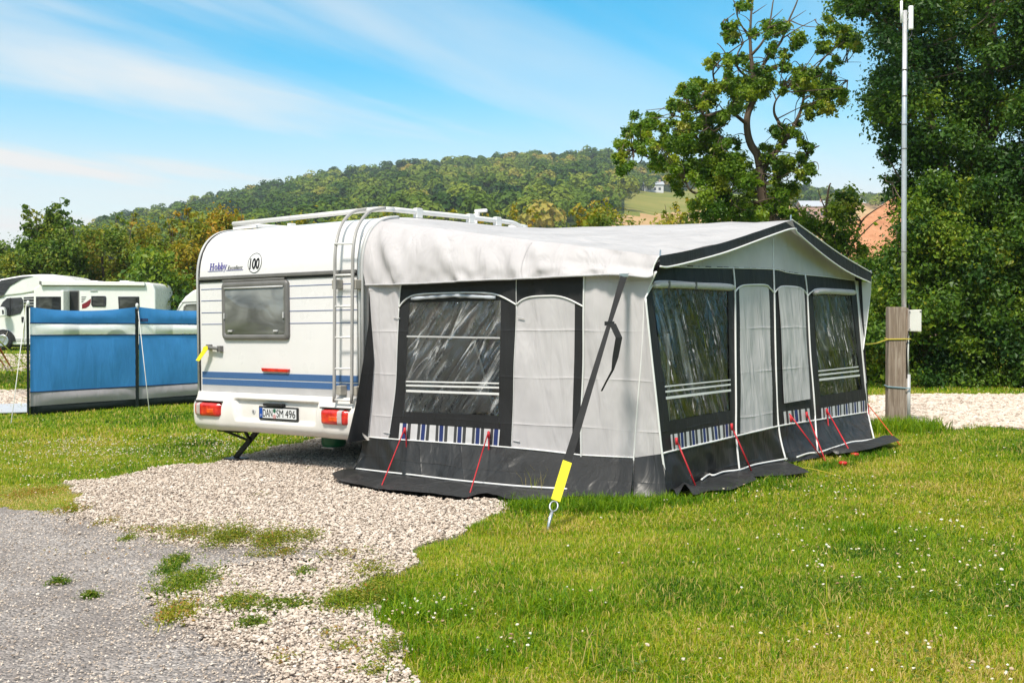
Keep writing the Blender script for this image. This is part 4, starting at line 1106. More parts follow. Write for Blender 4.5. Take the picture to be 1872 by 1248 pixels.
ribbon([s2, s3], 0.062, M['yellow'], 'yellow_end', strap, 0.006)
MB().box(s1, (0.07, 0.02, 0.03)).build('buckle', M['black'], strap); MB().box(top, (0.07, 0.02, 0.03)).build('buckle', M['steel'], strap, bevel=0.004)
tl = [s1 + Vector((0.02, -0.02, 0)), s1 + Vector((0.065, -0.04, -0.10)), s1 + Vector((0.04, -0.04, -0.24)), s1 + Vector((0.02, -0.05, -0.33)), s1 + Vector((-0.03, -0.06, -0.42)), s1 + Vector((-0.06, -0.06, -0.48))]
V = []; F = []
ws = [0.05, 0.05, 0.045, 0.02, 0.015, 0.015]
for p, w in zip(tl, ws): V += [p - Vector((w / 2, 0, 0)), p + Vector((w / 2, 0.01, 0))]
F = [(2 * i, 2 * i + 1, 2 * i + 3, 2 * i + 2) for i in range(len(tl) - 1)]
obj('loose_tail', V, F, M['strap'], strap)
ring = [s3.lerp(s4, 0.5) + (wdir * math.cos(a) * 0.026 + dv * math.sin(a) * 0.036) for a in [2 * math.pi * k / 20 for k in range(21)]]
MB().tube(ring, 0.006, 6, False).build('ring', M['steel'], strap, smooth=True)
MB().tube([s4 - dv * 0.01, s4.lerp(pegp, 0.3), pegp - Vector((0, 0, 0.05))], [0.010, 0.013, 0.008], 8).build('peg', M['steel'], strap, smooth=True)

def rope(name, pts, label, group, r=0.0065, m='red_rope', cat='guy line', extra=None):
    t = thing(name, label, cat, loc=pts[0], group=group)
    P = smoothline(pts, 6) if len(pts) > 2 else pts
    o = MB().tube([p - pts[0] for p in P], r, 6).build('cord', M[m], t, smooth=True)
    if extra: extra(t, pts[0])
    return t
def wS(x, y, o=0.02): return MW @ SP(x, y, o)
def wF(x, y, o=0.02): return MW @ FP(x, y, o)
def knot(px_pt):
    def f(t, o):
        MB().tube([px_pt - o + Vector((0, -0.01, 0.02)), px_pt - o + Vector((0.003, -0.015, -0.035))], 0.011, 6).build('slider', M['red_rope'], t, smooth=True)
    return f
G = 'red guy lines along the awning skirt'
rope('guy_line', [wS(740, 782), ground(693, 900, 0.01), ground(684, 902, 0.012)], 'thin red guy line pegged into the stones at the left of the side skirt', G, 0.005, extra=knot(wS(740, 785, 0.03)))
rope('guy_line', [wS(741, 782), wS(744, 830, 0.03), wS(746, 868, 0.05), ground(752, 888, 0.03), ground(742, 894, 0.03), ground(730, 895, 0.02), ground(744, 892, 0.02), ground(757, 894, 0.02)], 'slack red cord hanging under the side window and coiled on the charcoal flap', G, 0.0065)
rope('guy_line', [wS(893, 788), ground(855, 917, 0.01)], 'straight thin red guy line running down from the right end of the side window band', G, 0.005, extra=knot(wS(893, 793, 0.03)))
rope('guy_line', [wS(894, 788), wS(893, 830, 0.03), wS(890, 862, 0.04)], 'short thick red rope end dangling loose beside the right cord of the side window', G, 0.0075)
rope('guy_line', [wF(1236, 802), ground(1278, 905, 0.01)], 'red guy line at the awning corner end of the near front window band', G, extra=knot(wF(1236, 804, 0.03)))
rope('guy_line', [wF(1336, 776), ground(1379, 874, 0.01)], 'red guy line from the right end of the near front window band', G, extra=knot(wF(1337, 778, 0.03)))
rope('guy_line', [wF(1443, 756), ground(1505, 842, 0.01)], 'red guy line with doubled knot below the light door blind, its left cord', G, extra=knot(wF(1445, 764, 0.03)))
rope('guy_line', [wF(1475, 755), ground(1510, 847, 0.01)], 'steep red guy line below the right edge of the light door blind', G, extra=knot(wF(1474, 756, 0.03)))
rope('guy_line', [wF(1511, 748), ground(1560, 838, 0.01)], 'red guy line ending at a red peg, from the far front window band', G, extra=knot(wF(1511, 750, 0.03)))
rope('guy_line', [wF(1512, 748), wF(1515, 790, 0.04), wF(1514, 828, 0.05)], 'slack red cord hanging straight down under the far front window', G)
rope('guy_line', [wF(1586, 738), ground(1646, 816, 0.01)], 'orange red guy line stretched out from the far front corner over the grey flap', G, 0.005, 'orange_rope')
rope('guy_line', [wF(1587, 740), wF(1590, 780, 0.03), wF(1588, 806, 0.03)], 'dark red cord hanging down the far front corner of the awning', G, 0.006)
def peg(px, py, label):
    p = ground(px, py, 0.0); t = thing('tent_peg', label, 'peg', loc=p, group='red plastic tent pegs on the lawn')
    MB().lathe([(0.012, -0.04), (0.02, 0.02), (0.04, 0.035), (0.035, 0.05), (0.012, 0.055)], (0, 0, 0), 10).build('head', M['red_plain'], t, smooth=True)
peg(1563, 838, 'red peg with the cord of the far window tied to it'); peg(1541, 854, 'lone red peg in the grass with no cord on it')
rope('guy_line', [ground(1440, 866, 0.03), ground(1475, 866, 0.05), ground(1545, 877, 0.02)], 'yellow cord lying over the grass from the middle of the front skirt', 'yellow cords', 0.003, 'yellow_rope')
# ------------------------------------------------------------------ windbreak
wb0 = ground(52, 759); wb1 = ground(251, 744); dirw = (wb1 - wb0); dirw.z = 0
wlen = dirw.length; dirw.normalize()
WBN = Vector((dirw.y, -dirw.x, 0))                  # towards the camera
if WBN.y > 0: WBN = -WBN
def WB(px, py, off=0.0):
    d = ray(px, py); p0 = wb0 + WBN * off
    return CAM + d * ((p0 - CAM).dot(WBN) / d.dot(WBN))
wbk = thing('windbreak', 'blue windbreak with clear strip and grey and black lower bands on the lawn', 'windbreak', loc=wb0)
def wl(px, py, off=0.0): return WB(px, py, off) - wb0
wd_ = lambda p, u, v: WBN * (0.05 * math.sin(min(1, u) * math.pi) * math.sin(v * math.pi) + 0.008 * nz3(Vector(((p.x * 0.8 + p.z * 1.2) * 10, (p.z - p.x * .5) * 0.7, 3))) * (0.3 + u * u))
XS = [52, 251, 452]
def yl(a, b, x):                                     # straight rows between the two measured poles
    return a + (b - a) * (x - 52) / 199.0
rows = [('fabric_panel', (561, 561), (566, 566), (591, 592), M['blue_cloth']), ('clear_strip', (590, 591), None, (613, 612), M['vinyl_wind']),
        ('fabric_panel', (613, 612), None, (717, 706), M['blue_cloth']), ('grey_band', (717, 706), None, (742.5, 729), M['grey_cloth']), ('black_band', (742.5, 729), None, (760, 745), M['black_cloth'])]
for a, b in ((52, 251), (251, 452)):
    for nm, t0, sagm, t1, m in rows:
        xm = (a + b) / 2
        sag = 7 if (nm == 'fabric_panel' and sagm) else 0
        topp = [wl(a + 3, yl(t0[0], t0[1], a)), wl(a + (b - a) * .25, yl(t0[0], t0[1], a + (b - a) * .25) + sag * 0.75), wl(xm, yl(t0[0], t0[1], xm) + sag), wl(a + (b - a) * .75, yl(t0[0], t0[1], a + (b - a) * .75) + sag * 0.75), wl(b - 1, yl(t0[0], t0[1], b))]
        bot_ = [wl(a + 3, yl(t1[0], t1[1], a)), wl(xm, yl(t1[0], t1[1], xm) + (1.5 if sagm else 0)), wl(b - 1, yl(t1[0], t1[1], b))]
        ruled(nm, smoothline(topp, 4), smoothline(bot_, 6), m, wbk, 36, 14, wd_)
    for y0, y1 in ((590.5, 591.5), (613, 612), (717, 706)):
        P = [wl(a + 3 + (b - a - 3) * k / 16, yl(y0, y1, a + (b - a) * k / 16) , 0.006) for k in range(17)]
        MB().tube([p + wd_(p, k / 16, 0.0) for k, p in enumerate(P)], 0.010, 5).build('hem', M['navy_hem'], wbk)
for x, yt, yb_, m in ((52, 556, 760, 'black'), (251, 562, 746, 'black'), (452, 568, 733, 'black')):
    p = wl(x, yl(759, 744, x), 0.012); q = wl(x, yl(561, 565, x) , 0.012); q = Vector((p.x, p.y, q.z))
    MB().box(((p.x + q.x) / 2, (p.y + q.y) / 2, (p.z + q.z) / 2), (0.035 if x == 52 else 0.05, 0.022, q.z - p.z + 0.02)).build('pole_sleeve', M['black_cloth'], wbk)
    pt = MB().tube([Vector((p.x, p.y + .02, p.z - 0.1)), Vector((p.x, p.y + .02, q.z + 0.06))], 0.012, 8).build('pole', M['steel'], wbk, smooth=True)
    MB().lathe([(0.02, 0), (0.026, 0.02), (0.026, 0.05), (0.012, 0.07)], (p.x, p.y + .02, q.z + 0.03), 8).build('pole_cap', M['white_gloss'], pt)
MB().box(wl(261, 585, 0.02), (0.17, 0.02, 0.055)).build('label_patch', M['navy_hem'], wbk)
G2 = 'white cords of the windbreak'
rope('guy_line', [WB(252, 562), ground(273, 752)], 'white cord from the middle windbreak pole down across the blue fabric', G2, 0.007, 'white_rope')
rope('guy_line', [WB(48, 556), ground(20, 776)], 'white cord from the left end pole of the windbreak slanting down to the lawn', G2, 0.007, 'white_rope')
rope('guy_line', [WB(46, 556), ground(40, 668), ], 'lime cord running back from the end pole of the windbreak past the motorhome door', G2, 0.006, 'lime')
# guys of a tent just out of the picture
g3 = 'guys of the tent beyond the left picture edge'
pA = at(-60, 570, 22)
rope('guy_line', [pA, ground(52, 672)], 'bright lime webbing strap sloping down behind the windbreak end', g3, 0.016, 'lime')
rope('guy_line', [at(-14, 615, 21), ground(18, 668)], 'thick red orange guy line in front of the motorhome wheel', g3, 0.022, 'orange_rope')
rope('guy_line', [at(-20, 630, 21), ground(8, 668)], 'second shorter red orange guy line at the left picture edge', g3, 0.018, 'orange_rope')
rope('guy_line', [at(14, 606, 21), ground(-8, 660)], 'thin white cord crossing the motorhome wheel', g3, 0.006, 'white_rope')
gs = [ground(x, y, 0.03) for x, y in ((-60, 744), (50, 741), (52, 757), (-60, 760))]
gso = thing('ground_mat', 'pale blue grey sheet lying flat at the foot of the windbreak end pole', 'ground sheet', loc=gs[0])
obj('sheet', [p - gs[0] for p in gs] + [p - gs[0] + Vector((0, 0, 0.012)) for p in gs], [(0, 3, 2, 1), (4, 5, 6, 7), (0, 1, 5, 4), (1, 2, 6, 5), (2, 3, 7, 6), (3, 0, 4, 7)], M['groundsheet'], gso)

# ------------------------------------------------------------------ camping furniture inside the awning, seen dimly through the clear windows
M['table_top'] = simple('grey_table_top', (0.42, 0.41, 0.40), 0.5, var=0.08)
M['chair_cloth'] = simple('blue_grey_chair_cloth', (0.10, 0.12, 0.16), 0.8, var=0.15)
tb = thing('camping_table', 'grey folding camping table dimly seen through the near front awning window', 'table', mat=MW @ Matrix.Translation((1.75, 1.25, 0.05)))
MB().box((0, 0, 0.70), (0.75, 1.1, 0.03)).build('table_top', M['table_top'], tb, bevel=0.01)
for sx in (-1, 1):
    for sy in (-1, 1): MB().tube([(sx * 0.30, sy * 0.48, 0.69), (sx * 0.34, sy * 0.50, 0.0)], 0.014, 8).build('leg', M['steel'], tb, smooth=True)
def chair(x, y, rz, lab):
    t = thing('camping_chair', lab, 'chair', mat=MW @ Matrix.Translation((x, y, 0.05)) @ Matrix.Rotation(rz, 4, 'Z'), group='camping chairs in the awning')
    ruled('seat', [Vector((-0.25, -0.22, 0.45)), Vector((0.25, -0.22, 0.45))], [Vector((-0.25, 0.24, 0.42)), Vector((0.25, 0.24, 0.42))], M['chair_cloth'], t, 8, 8, thick=0.03)
    ruled('backrest', [Vector((-0.25, 0.26, 0.50)), Vector((0.25, 0.26, 0.50))], [Vector((-0.25, 0.48, 1.15)), Vector((0.25, 0.48, 1.15))], M['chair_cloth'], t, 8, 8, thick=0.03)
    for s_ in (-1, 1):
        MB().tube([(s_ * 0.27, 0.22, 0.40), (s_ * 0.27, 0.50, 1.18)], 0.012, 8).build('back_frame', M['alu_white'], t, smooth=True)
        MB().tube([(s_ * 0.27, -0.24, 0.0), (s_ * 0.27, 0.24, 0.44)], 0.012, 8).build('leg', M['alu_white'], t, smooth=True)
        MB().tube([(s_ * 0.27, 0.34, 0.0), (s_ * 0.27, -0.22, 0.46)], 0.012, 8).build('leg', M['alu_white'], t, smooth=True)
        MB().box((s_ * 0.29, 0.06, 0.66), (0.05, 0.44, 0.025)).build('armrest', M['black'], t, bevel=0.008)
chair(1.0, 1.2, -math.pi / 2 * -1, 'dark camping chair inside the awning on the caravan side of the folding table')
chair(2.35, 0.75, 0.5, 'dark camping chair inside the awning, close behind the near front window')

# ------------------------------------------------------------------ motorhome, side on behind the windbreak
MY = 42.6
mz0 = float(gz(-14, MY + 1))
mo = Vector((at(120, 600, MY).x, MY, mz0))
mh = thing('motorhome', 'white motorhome with open side door, dark windows and red swoosh, parked behind the windbreak', 'motorhome', loc=mo)
def mp(px, py, off=0.0):
    p = at(px, py, MY) - mo; p.y = -off; return p
def mprism(name, pts, m, par, y0, y1, bev=0.05, seg=3):
    P = [mp(x, y) for x, y in pts]; P = [Vector((p.x, y0, p.z)) for p in P]
    a = sum(P[i].x * P[(i + 1) % len(P)].z - P[(i + 1) % len(P)].x * P[i].z for i in range(len(P)))
    if a < 0: P = P[::-1]
    return MB().prism(P, (0, y1 - y0, 0)).build(name, m, par, bevel=bev, seg=seg)
wh_ = M['white_gloss']
mprism('body', [(60, 631), (61, 528), (75, 517), (140, 515), (270, 516), (279, 519.5), (283.5, 530), (284.5, 627), (240, 632)], wh_, mh, 0.0, 2.25, 0.06)
ov = mprism('overcab', [(-28, 546), (-24, 528), (0, 510), (40, 503), (70, 501.3), (95, 501.5), (120, 505.5), (141, 515), (141, 530), (70, 530), (60, 534), (40, 538), (12, 541)], wh_, mh, 0.02, 2.23, 0.07, 4)
mprism('overcab_skylight', [(-22, 545), (-20, 529), (2, 512.5), (38, 506), (60, 504.5), (40, 510), (18, 523), (6, 540), (4, 541)], M['dark_glass'], ov, -0.004, 0.02, 0.0)
cab = mprism('cab', [(-98, 629), (-99, 604), (-88, 592), (-50, 581), (-12, 549), (6, 541), (62, 534), (62, 631)], wh_, mh, 0.06, 2.19, 0.06)
mprism('windscreen', [(-50, 580), (-14, 549), (-10, 549), (-45, 580)], M['dark_glass'], cab, 0.2, 2.05, 0.0)
def mwin(name, pts, par, m='dark_glass', off=0.03, y0=0.0, bev=0.012):
    return mprism(name, pts, M[m], par, y0 - off, y0 + 0.01, bev, 2)
dw = mwin('cab_door_window', [(-10, 577), (4, 552), (12, 545), (38, 543.5), (41, 548), (41, 563), (36, 573), (20, 577)], cab, y0=0.06)
mwin('window_post', [(17, 544.5), (19.5, 544.3), (18, 578), (15.5, 578)], cab, 'black', 0.045, 0.06, 0)
mwin('door_seam', [(43.5, 545), (44.3, 545), (44.3, 630), (43.5, 630)], cab, 'grey_trim', 0.012, 0.06, 0)
mwin('door_handle', [(38, 579), (44, 579), (43.5, 589), (38.5, 589)], cab, 'black', 0.03, 0.06)
mwin('side_strip', [(0, 618), (62, 618), (62, 624), (0, 624)], cab, 'light_trim', 0.02, 0.06)
mi_ = mprism('door_mirror', [(2, 562), (13, 561), (16, 566), (17, 578), (4, 579.5)], wh_, cab, -0.36, -0.16, 0.04)
mprism('mirror_glass', [(11.5, 566.5), (14.5, 567), (15, 574), (12, 574)], M['black'], mi_, -0.37, -0.35, 0.0)
mwin('black_panel', [(42, 543), (62, 542), (62, 562), (42, 562)], mh, 'dark_glass', 0.02, 0.06)
for y_ in (546, 551.5, 557): mwin('panel_stripe', [(42, y_), (62, y_ - .3), (62, y_ + .8), (42, y_ + 1.1)], mh, 'light_trim', 0.03, 0.06, 0)
w1 = mwin('window', [(66, 542), (121, 542), (121, 569), (66, 569)], mh)
mwin('pane_tint', [(71, 545), (95, 545), (95, 567), (71, 567)], w1, 'tint', 0.036, 0.0)
# doorway with its open door leaf
dr = mwin('doorway', [(123.5, 531), (145, 531), (145, 612), (123.5, 612)], mh, 'grey_trim', 0.02, 0, 0.006)
mwin('dark_interior', [(128, 533), (143, 533), (143, 611), (128, 611)], dr, 'black', 0.024, 0, 0)
mprism('door', [(123.3, 531), (128, 531.5), (128.3, 612), (123.6, 612)], wh_, dr, -0.62, -0.02, 0.02)
w2 = mwin('window', [(167, 541), (193, 541), (194.5, 544), (194, 559), (192, 561), (169, 560.5), (167, 557)], mh); mwin('pane_tint', [(170, 544), (190, 544), (190, 558), (170, 558)], w2, 'tint', 0.036)
w3 = mwin('window', [(216, 542), (254.5, 542), (255.5, 569), (217.5, 569)], mh); mwin('pane_tint', [(220, 545), (249, 545), (249, 566), (220, 566)], w3, 'tint', 0.036)
sw = [(150, 562), (150, 556), (158, 552), (166, 546), (166, 553), (163, 559), (157, 563), (150, 564)]
M['swoosh'] = simple('dark_red_decal', (0.20, 0.012, 0.022), 0.35)
mwin('red_swoosh', sw, mh, 'swoosh', 0.008, 0, 0)
for y_, x1 in ((542, 158), (545, 157), (548, 155), (551, 153)): mwin('grey_stripe', [(149, y_), (x1, y_), (x1 - 1, y_ + 1.4), (149, y_ + 1.4)], mh, 'grey_trim', 0.008, 0, 0)
cs = mprism('awning_cassette', [(74.5, 514), (76, 513), (266, 516), (266.5, 522.5), (78, 521.5), (75, 520)], wh_, mh, -0.14, 0.02, 0.02)
mwin('cassette_shadow_gap', [(79, 522), (266, 523), (266, 524), (79, 523)], cs, 'grey_trim', 0.02, 0, 0)
mwin('cassette_cap', [(74.5, 514), (78.5, 514), (79, 521.5), (75, 520.5)], cs, 'grey_trim', 0.15, 0, 0)
mwin('porch_lamp', [(165, 530.5), (178, 530.5), (178, 532), (165, 532)], mh, 'light_trim', 0.04, 0, 0)
for a, b in ((148, 168), (205, 226)):
    mprism('rooflight', [(a, 516), (a + 2, 511.5), (b - 2, 512), (b, 516.5)], M['white_gloss'], mh, 0.7, 1.4, 0.03)
for cx in (5, 214):
    c0 = mp(cx, 622); rw = 0.37
    mwin('wheel_arch', [(cx + 23 * math.cos(math.pi * k / 12), 624 - 22 * math.sin(math.pi * k / 12)) for k in range(13)], mh, 'black', 0.012 - (0.06 if cx == 5 else 0), 0, 0)
    w = MB().lathe([(0.2, -0.1), (0.33, -0.11), (0.36, -0.06), (0.36, 0.1), (0.2, 0.1)], (c0.x, 0.1 - (0.0 if cx > 100 else 0.02), 0.36), 24, 'y').build('wheel', M['rubber'], mh, smooth=True)
    MB().lathe([(0.05, -0.11), (0.19, -0.10), (0.23, -0.115), (0.23, 0.05)], (c0.x, 0.09 - (0.0 if cx > 100 else 0.02), 0.36), 18, 'y').build('rim', M['steel'], w, smooth=True)
mprism('headlamp', [(-99, 604), (-88, 593), (-72, 588), (-80, 598), (-96, 606)], M['lens_white'], cab, 0.04, 0.3, 0.01)
mprism('underbody', [(-80, 634), (-80, 626), (270, 626), (270, 635)], M['chassis'], mh, 0.15, 2.1, 0)

# ------------------------------------------------------------------ second caravan, mostly hidden by the first
CY2 = 30.0
c2 = Vector((at(400, 600, CY2).x, CY2, float(gz(-7.8, CY2))))
tc = thing('touring_caravan', 'white rounded touring caravan mostly hidden between the windbreak and the striped caravan', 'caravan', loc=c2)
def cpz(px, py): 
    p = at(px, py, CY2) - c2; return Vector((p.x, 0, p.z))
def cprism(name, pts, m, par, y0, y1, bev=0.04):
    P = [cpz(x, y) for x, y in pts]; P = [Vector((p.x, y0, p.z)) for p in P]
    a = sum(P[i].x * P[(i + 1) % len(P)].z - P[(i + 1) % len(P)].x * P[i].z for i in range(len(P)))
    if a < 0: P = P[::-1]
    return MB().prism(P, (0, y1 - y0, 0)).build(name, m, par, bevel=bev, seg=3)
cprism('body', [(317, 648), (314, 612), (315, 594), (319, 575), (327, 556), (338, 542), (352, 531), (368, 525), (400, 521), (470, 519), (600, 520), (600, 650)], wh_, tc, 0, 2.2, 0.07)
cprism('window', [(336, 560), (342, 556), (380, 553), (380, 572), (334, 572)], M['acrylic'], tc, -0.02, 0.01, 0.01)
cprism('window_seam', [(340, 556.5), (342, 556), (335, 574), (333, 574)], M['grey_trim'], tc, -0.03, 0.01, 0)
cprism('trim', [(318, 574), (334, 552), (336, 552), (320, 574.5)], M['light_trim'], tc, -0.012, 0.01, 0)
cprism('roof_seam', [(332, 552), (400, 549), (400, 550.2), (332, 553.2)], M['grey_trim'], tc, -0.012, 0.01, 0)
cprism('lower_trim', [(316, 612), (400, 612), (400, 616), (316, 616)], M['light_trim'], tc, -0.02, 0.01, 0)
MB().lathe([(0.18, -0.1), (0.3, -0.11), (0.33, -0.05), (0.33, 0.1), (0.18, 0.1)], (cpz(470, 600).x, 0.1, 0.33), 20, 'y').build('wheel', M['rubber'], tc, smooth=True)

# ------------------------------------------------------------------ timber post with mast
pb_ = ground(1642, 779)
post = thing('timber_post', 'weathered grey brown timber post standing in long grass beside the gravel', 'post', loc=pb_)
py_ = pb_.y; mpp = py_ / FPX
hp = (779 - 561) * mpp
rot = Matrix.Rotation(math.radians(8), 3, 'Z')
MB().box((-0.035, 0.0, hp / 2), (0.20, 0.11, hp), None).build('sleeper', M['post_wood'], post, bevel=0.006)
MB().box((0.085, 0.045, hp / 2 - 0.006), (0.037, 0.14, hp - 0.012)).build('side_board', M['post_wood'], post, bevel=0.004)
def pp(px, py, dy=0.0):
    return at(px, py, py_ + dy) - pb_
cd = MB().tube([pp(1661, 776, -0.02), pp(1661, 684, -0.02)], 0.022, 10).build('conduit', M['light_trim'], post, smooth=True)
MB().tube([pp(1660.5, 684, -0.02), pp(1660, 650, -0.03), pp(1660.5, 606, -0.02)], 0.010, 6).build('cable', M['white_rope'], post, smooth=True)
MB().tube([pp(1658, 690, -0.03), pp(1657.5, 640, -0.03), pp(1661, 606, -0.03)], 0.007, 6).build('cable', M['black'], post, smooth=True)
bx = thing('junction_box', 'pale grey plastic junction box on the top right of the timber post', 'box', loc=pb_ + pp(1667, 586))
bw = 24 * mpp; bh = 39 * mpp
MB().box((-0.01, -0.02, 0), (bw * 0.62, 0.16, bh)).build('case', M['white_dirty'], bx, bevel=0.008)
MB().box((bw * 0.42 - 0.01, -0.02, 0.0), (bw * 0.30, 0.165, bh + 0.006)).build('lid', M['white_dirty'], bx, bevel=0.008)
MB().box((bw * 0.42, -0.103, bh * 0.42), (0.022, 0.004, 0.016)).build('label', M['grey_trim'], bx)
for dx, dz in ((-0.06, 0.2), (-0.06, -0.2)): MB().lathe([(0.008, 0), (0.008, -0.006)], (dx, -0.10, dz * 0.9 * bh / 0.45), 8, 'y').build('screw', M['grey_trim'], bx)
MB().tube([(0.0, -0.02, -bh / 2 - 0.0), (0.0, -0.02, -bh / 2 - 0.05)], 0.014, 8).build('gland', M['black'], bx)
MB().tube([(-0.02, 0.03, bh / 2), (-0.025, 0.03, bh / 2 + 0.06)], 0.008, 6).build('gland', M['black'], bx)
mast = thing('mast', 'tall grey aluminium mast with two white panel aerials, rising from the timber post', 'mast', loc=pb_ + pp(1652, 700, 0.095))
mo_ = mast.location.copy()
def mm(px, py, dy=0.095): return at(px, py, py_ + dy) - Vector(mo_)
MB().tube([mm(1652, 700), mm(1652.6, 420), mm(1653.2, 230), mm(1654.4, 20)], [0.030, 0.030, 0.029, 0.026], 14).build('pole', M['pole_alu'], mast, smooth=True)
for y_ in (460, 272, 176, 128, 228):
    MB().tube([mm(1653 + (460 - y_) * 0.003, y_ + 1), mm(1653 + (460 - y_) * 0.003, y_ - 1)], 0.034, 14).build('joint', M['grey_trim'], mast, smooth=True)
MB().box(mm(1665, 33), (0.055, 0.05, 44 * mpp), Matrix.Rotation(0.0, 3, 'Y')).build('panel_aerial', M['white_gloss'], mast, bevel=0.015)
MB().tube([mm(1648, 42), mm(1648, 2)], 0.016, 8).build('rod_aerial', M['white_gloss'], mast, smooth=True)
for y_ in (24, 36): MB().tube([mm(1648, y_), mm(1664, y_)], 0.012, 6).build('aerial_bracket', M['steel'], mast)
MB().tube(smoothline([mm(1666, 52), mm(1667, 62), mm(1662, 70), mm(1657.5, 76), mm(1657, 120), mm(1656.5, 300), mm(1655.5, 555)], 4), 0.006, 5).build('cable', M['black'], mast, smooth=True)
zr1 = pp(1640, 620).z; zr2 = pp(1640, 706).z
def loop(z, dz, m, name, lab, grp, lead=None):
    t = thing(name, lab, 'rope', loc=pb_, group=None)
    P = [Vector((-0.142, -0.062, z)), Vector((0.11, -0.062, z + dz)), Vector((0.112, 0.12, z + dz)), Vector((-0.142, 0.062, z + 0.01)), Vector((-0.142, -0.062, z))]
    MB().tube(P, 0.0075, 6).build('cord', M[m], t)
    if lead: MB().tube(lead, 0.0075, 6).build('cord', M[m], t)
    return t
yend = (MW @ FP(1578, 630)) - pb_
loop(zr1, 0.004, 'yellow_rope', 'tie_rope', 'yellow rope tied round the timber post and running to the awning corner', None, [Vector((-0.142, -0.062, zr1)), yend.lerp(Vector((-0.142, -0.062, zr1)), 0.5) - Vector((0, 0, 0.015)), yend])
loop(zr2, -0.02, 'blue_rope', 'tie_rope', 'faded blue rope tied low round the timber post', None)

# ------------------------------------------------------------------ far buildings
def house(name, px0, px1, py_eave, py_ridge, py_base, Y, label, cat, wallm, roofm, depth=7.0, gable=False, extra=None):
    Y = tground((px0 + px1) / 2, py_base).y
    a = at(px0, py_base, Y); b = at(px1, py_base, Y); e = at(px0, py_eave, Y).z - a.z; r = at(px0, py_ridge, Y).z - a.z
    t = thing(name, label, cat, loc=a); w = b.x - a.x
    if gable:
        MB().prism([Vector((0, 0, -4)), Vector((w, 0, -4)), Vector((w, 0, e)), Vector((w / 2, 0, r)), Vector((0, 0, e))], (0, depth, 0)).build('wall', wallm, t)
        o = 0.25
        for s_ in (0, 1):
            x0, x1 = (-o, w / 2) if s_ == 0 else (w + o, w / 2)
            z0 = e - (r - e) * o / (w / 2)
            P = [Vector((x0, -o, z0 + .05)), Vector((x1, -o, r + .05)), Vector((x1, -o, r + .3)), Vector((x0, -o, z0 + .3))]
            MB().prism(P if s_ else P[::-1], (0, depth + 2 * o, 0)).build('roof', roofm, t)
    else:
        MB().box((w / 2, depth / 2, (e - 4) / 2), (w, depth, e + 4)).build('wall', wallm, t)
        for s_ in (0, 1):
            y0 = -0.4 if s_ == 0 else depth + 0.4
            P = [Vector((-0.4, y0, e)), Vector((-0.4, depth / 2, r)), Vector((-0.4, depth / 2, r + 0.25)), Vector((-0.4, y0, e + 0.25))]
            MB().prism(P if s_ else P[::-1], (w + 0.8, 0, 0)).build('roof', roofm, t)
    if extra: extra(t, w, e, r)
    return t
M['render_white'] = simple('white_render', (0.62, 0.62, 0.64), 0.8, var=0.06)
M['slate'] = simple('pale_slate', (0.42, 0.45, 0.50), 0.6, var=0.1)
M['stone_pink'] = simple('pinkish_stone', (0.46, 0.31, 0.25), 0.85, var=0.15, scale=0.6)
def pantile():
    t = NT('orange_pantile'); c = t.coord()
    w = t.n('ShaderNodeTexWave'); w.inputs['Scale'].default_value = 3.2; w.inputs['Distortion'].default_value = 0.4; w.bands_direction = 'X'; t.l(c, w.inputs['Vector'])
    f = t.noise(c, 1.4, 6, 0.7)
    cc = t.ramp(f, [(0.3, (0.40, 0.17, 0.085)), (0.6, (0.58, 0.28, 0.15)), (0.8, (0.50, 0.30, 0.2))])
    return t.end(t.bsdf(cc, 0.8, 0, 0.2, t.bump(w.outputs['Fac'], 0.6, 0.06)))
M['pantile'] = pantile()
def ex1(t, w, e, r):
    for k in (0.25, 0.55, 0.8): MB().box((w * k, -0.03, e * 0.45), (w * 0.12, 0.1, e * 0.35)).build('window', M['dark_glass'], t)
    MB().box((w * 0.85, 3.5, r + 0.4), (0.7, 0.7, 1.4)).build('chimney', M['stone_pink'], t)
# ------------------------------------------------------------------ land: near ground sheet, gravel, road, grass
ROADP = [(-900, 900), (-60, 914), (-20, 929), (15, 921), (50, 938), (85, 930), (120, 949), (155, 950), (190, 970), (260, 982), (330, 990), (400, 1000), (470, 1004), (530, 1010), (600, 1014), (590, 1030), (500, 1034), (420, 1038), (360, 1046), (330, 1070), (300, 1090), (285, 1120), (300, 1150), (360, 1166), (430, 1186), (500, 1216), (560, 1262), (620, 1340), (760, 1700), (-3000, 1700), (-3000, 900)]
GRAVP = [(118, 938), (122, 905), (140, 890), (220, 872), (300, 852), (400, 846), (440, 836), (520, 815), (600, 800), (680, 790), (1000, 780), (1000, 900), (985, 925), (930, 940), (860, 976), (800, 998), (745, 1020), (712, 1052), (690, 1075), (700, 1100), (712, 1140), (735, 1185), (760, 1225), (790, 1262), (830, 1360), (900, 1700), (-3000, 1700), (-3000, 932), (-60, 930), (60, 938)]
PADR = [(1580, 726), (1660, 722), (1872, 722), (2100, 720), (2100, 778), (1872, 783), (1800, 781), (1740, 786), (1690, 784), (1640, 776), (1585, 778)]
PADL = [[(-300, 648), (60, 648), (60, 679), (-300, 681)], [(-300, 712), (60, 713), (60, 745), (-300, 748)]]
PADW = [[tuple((lambda g: (g.x, g.y))(ground(x, y))) for x, y in pp_] for pp_ in [PADR] + PADL]
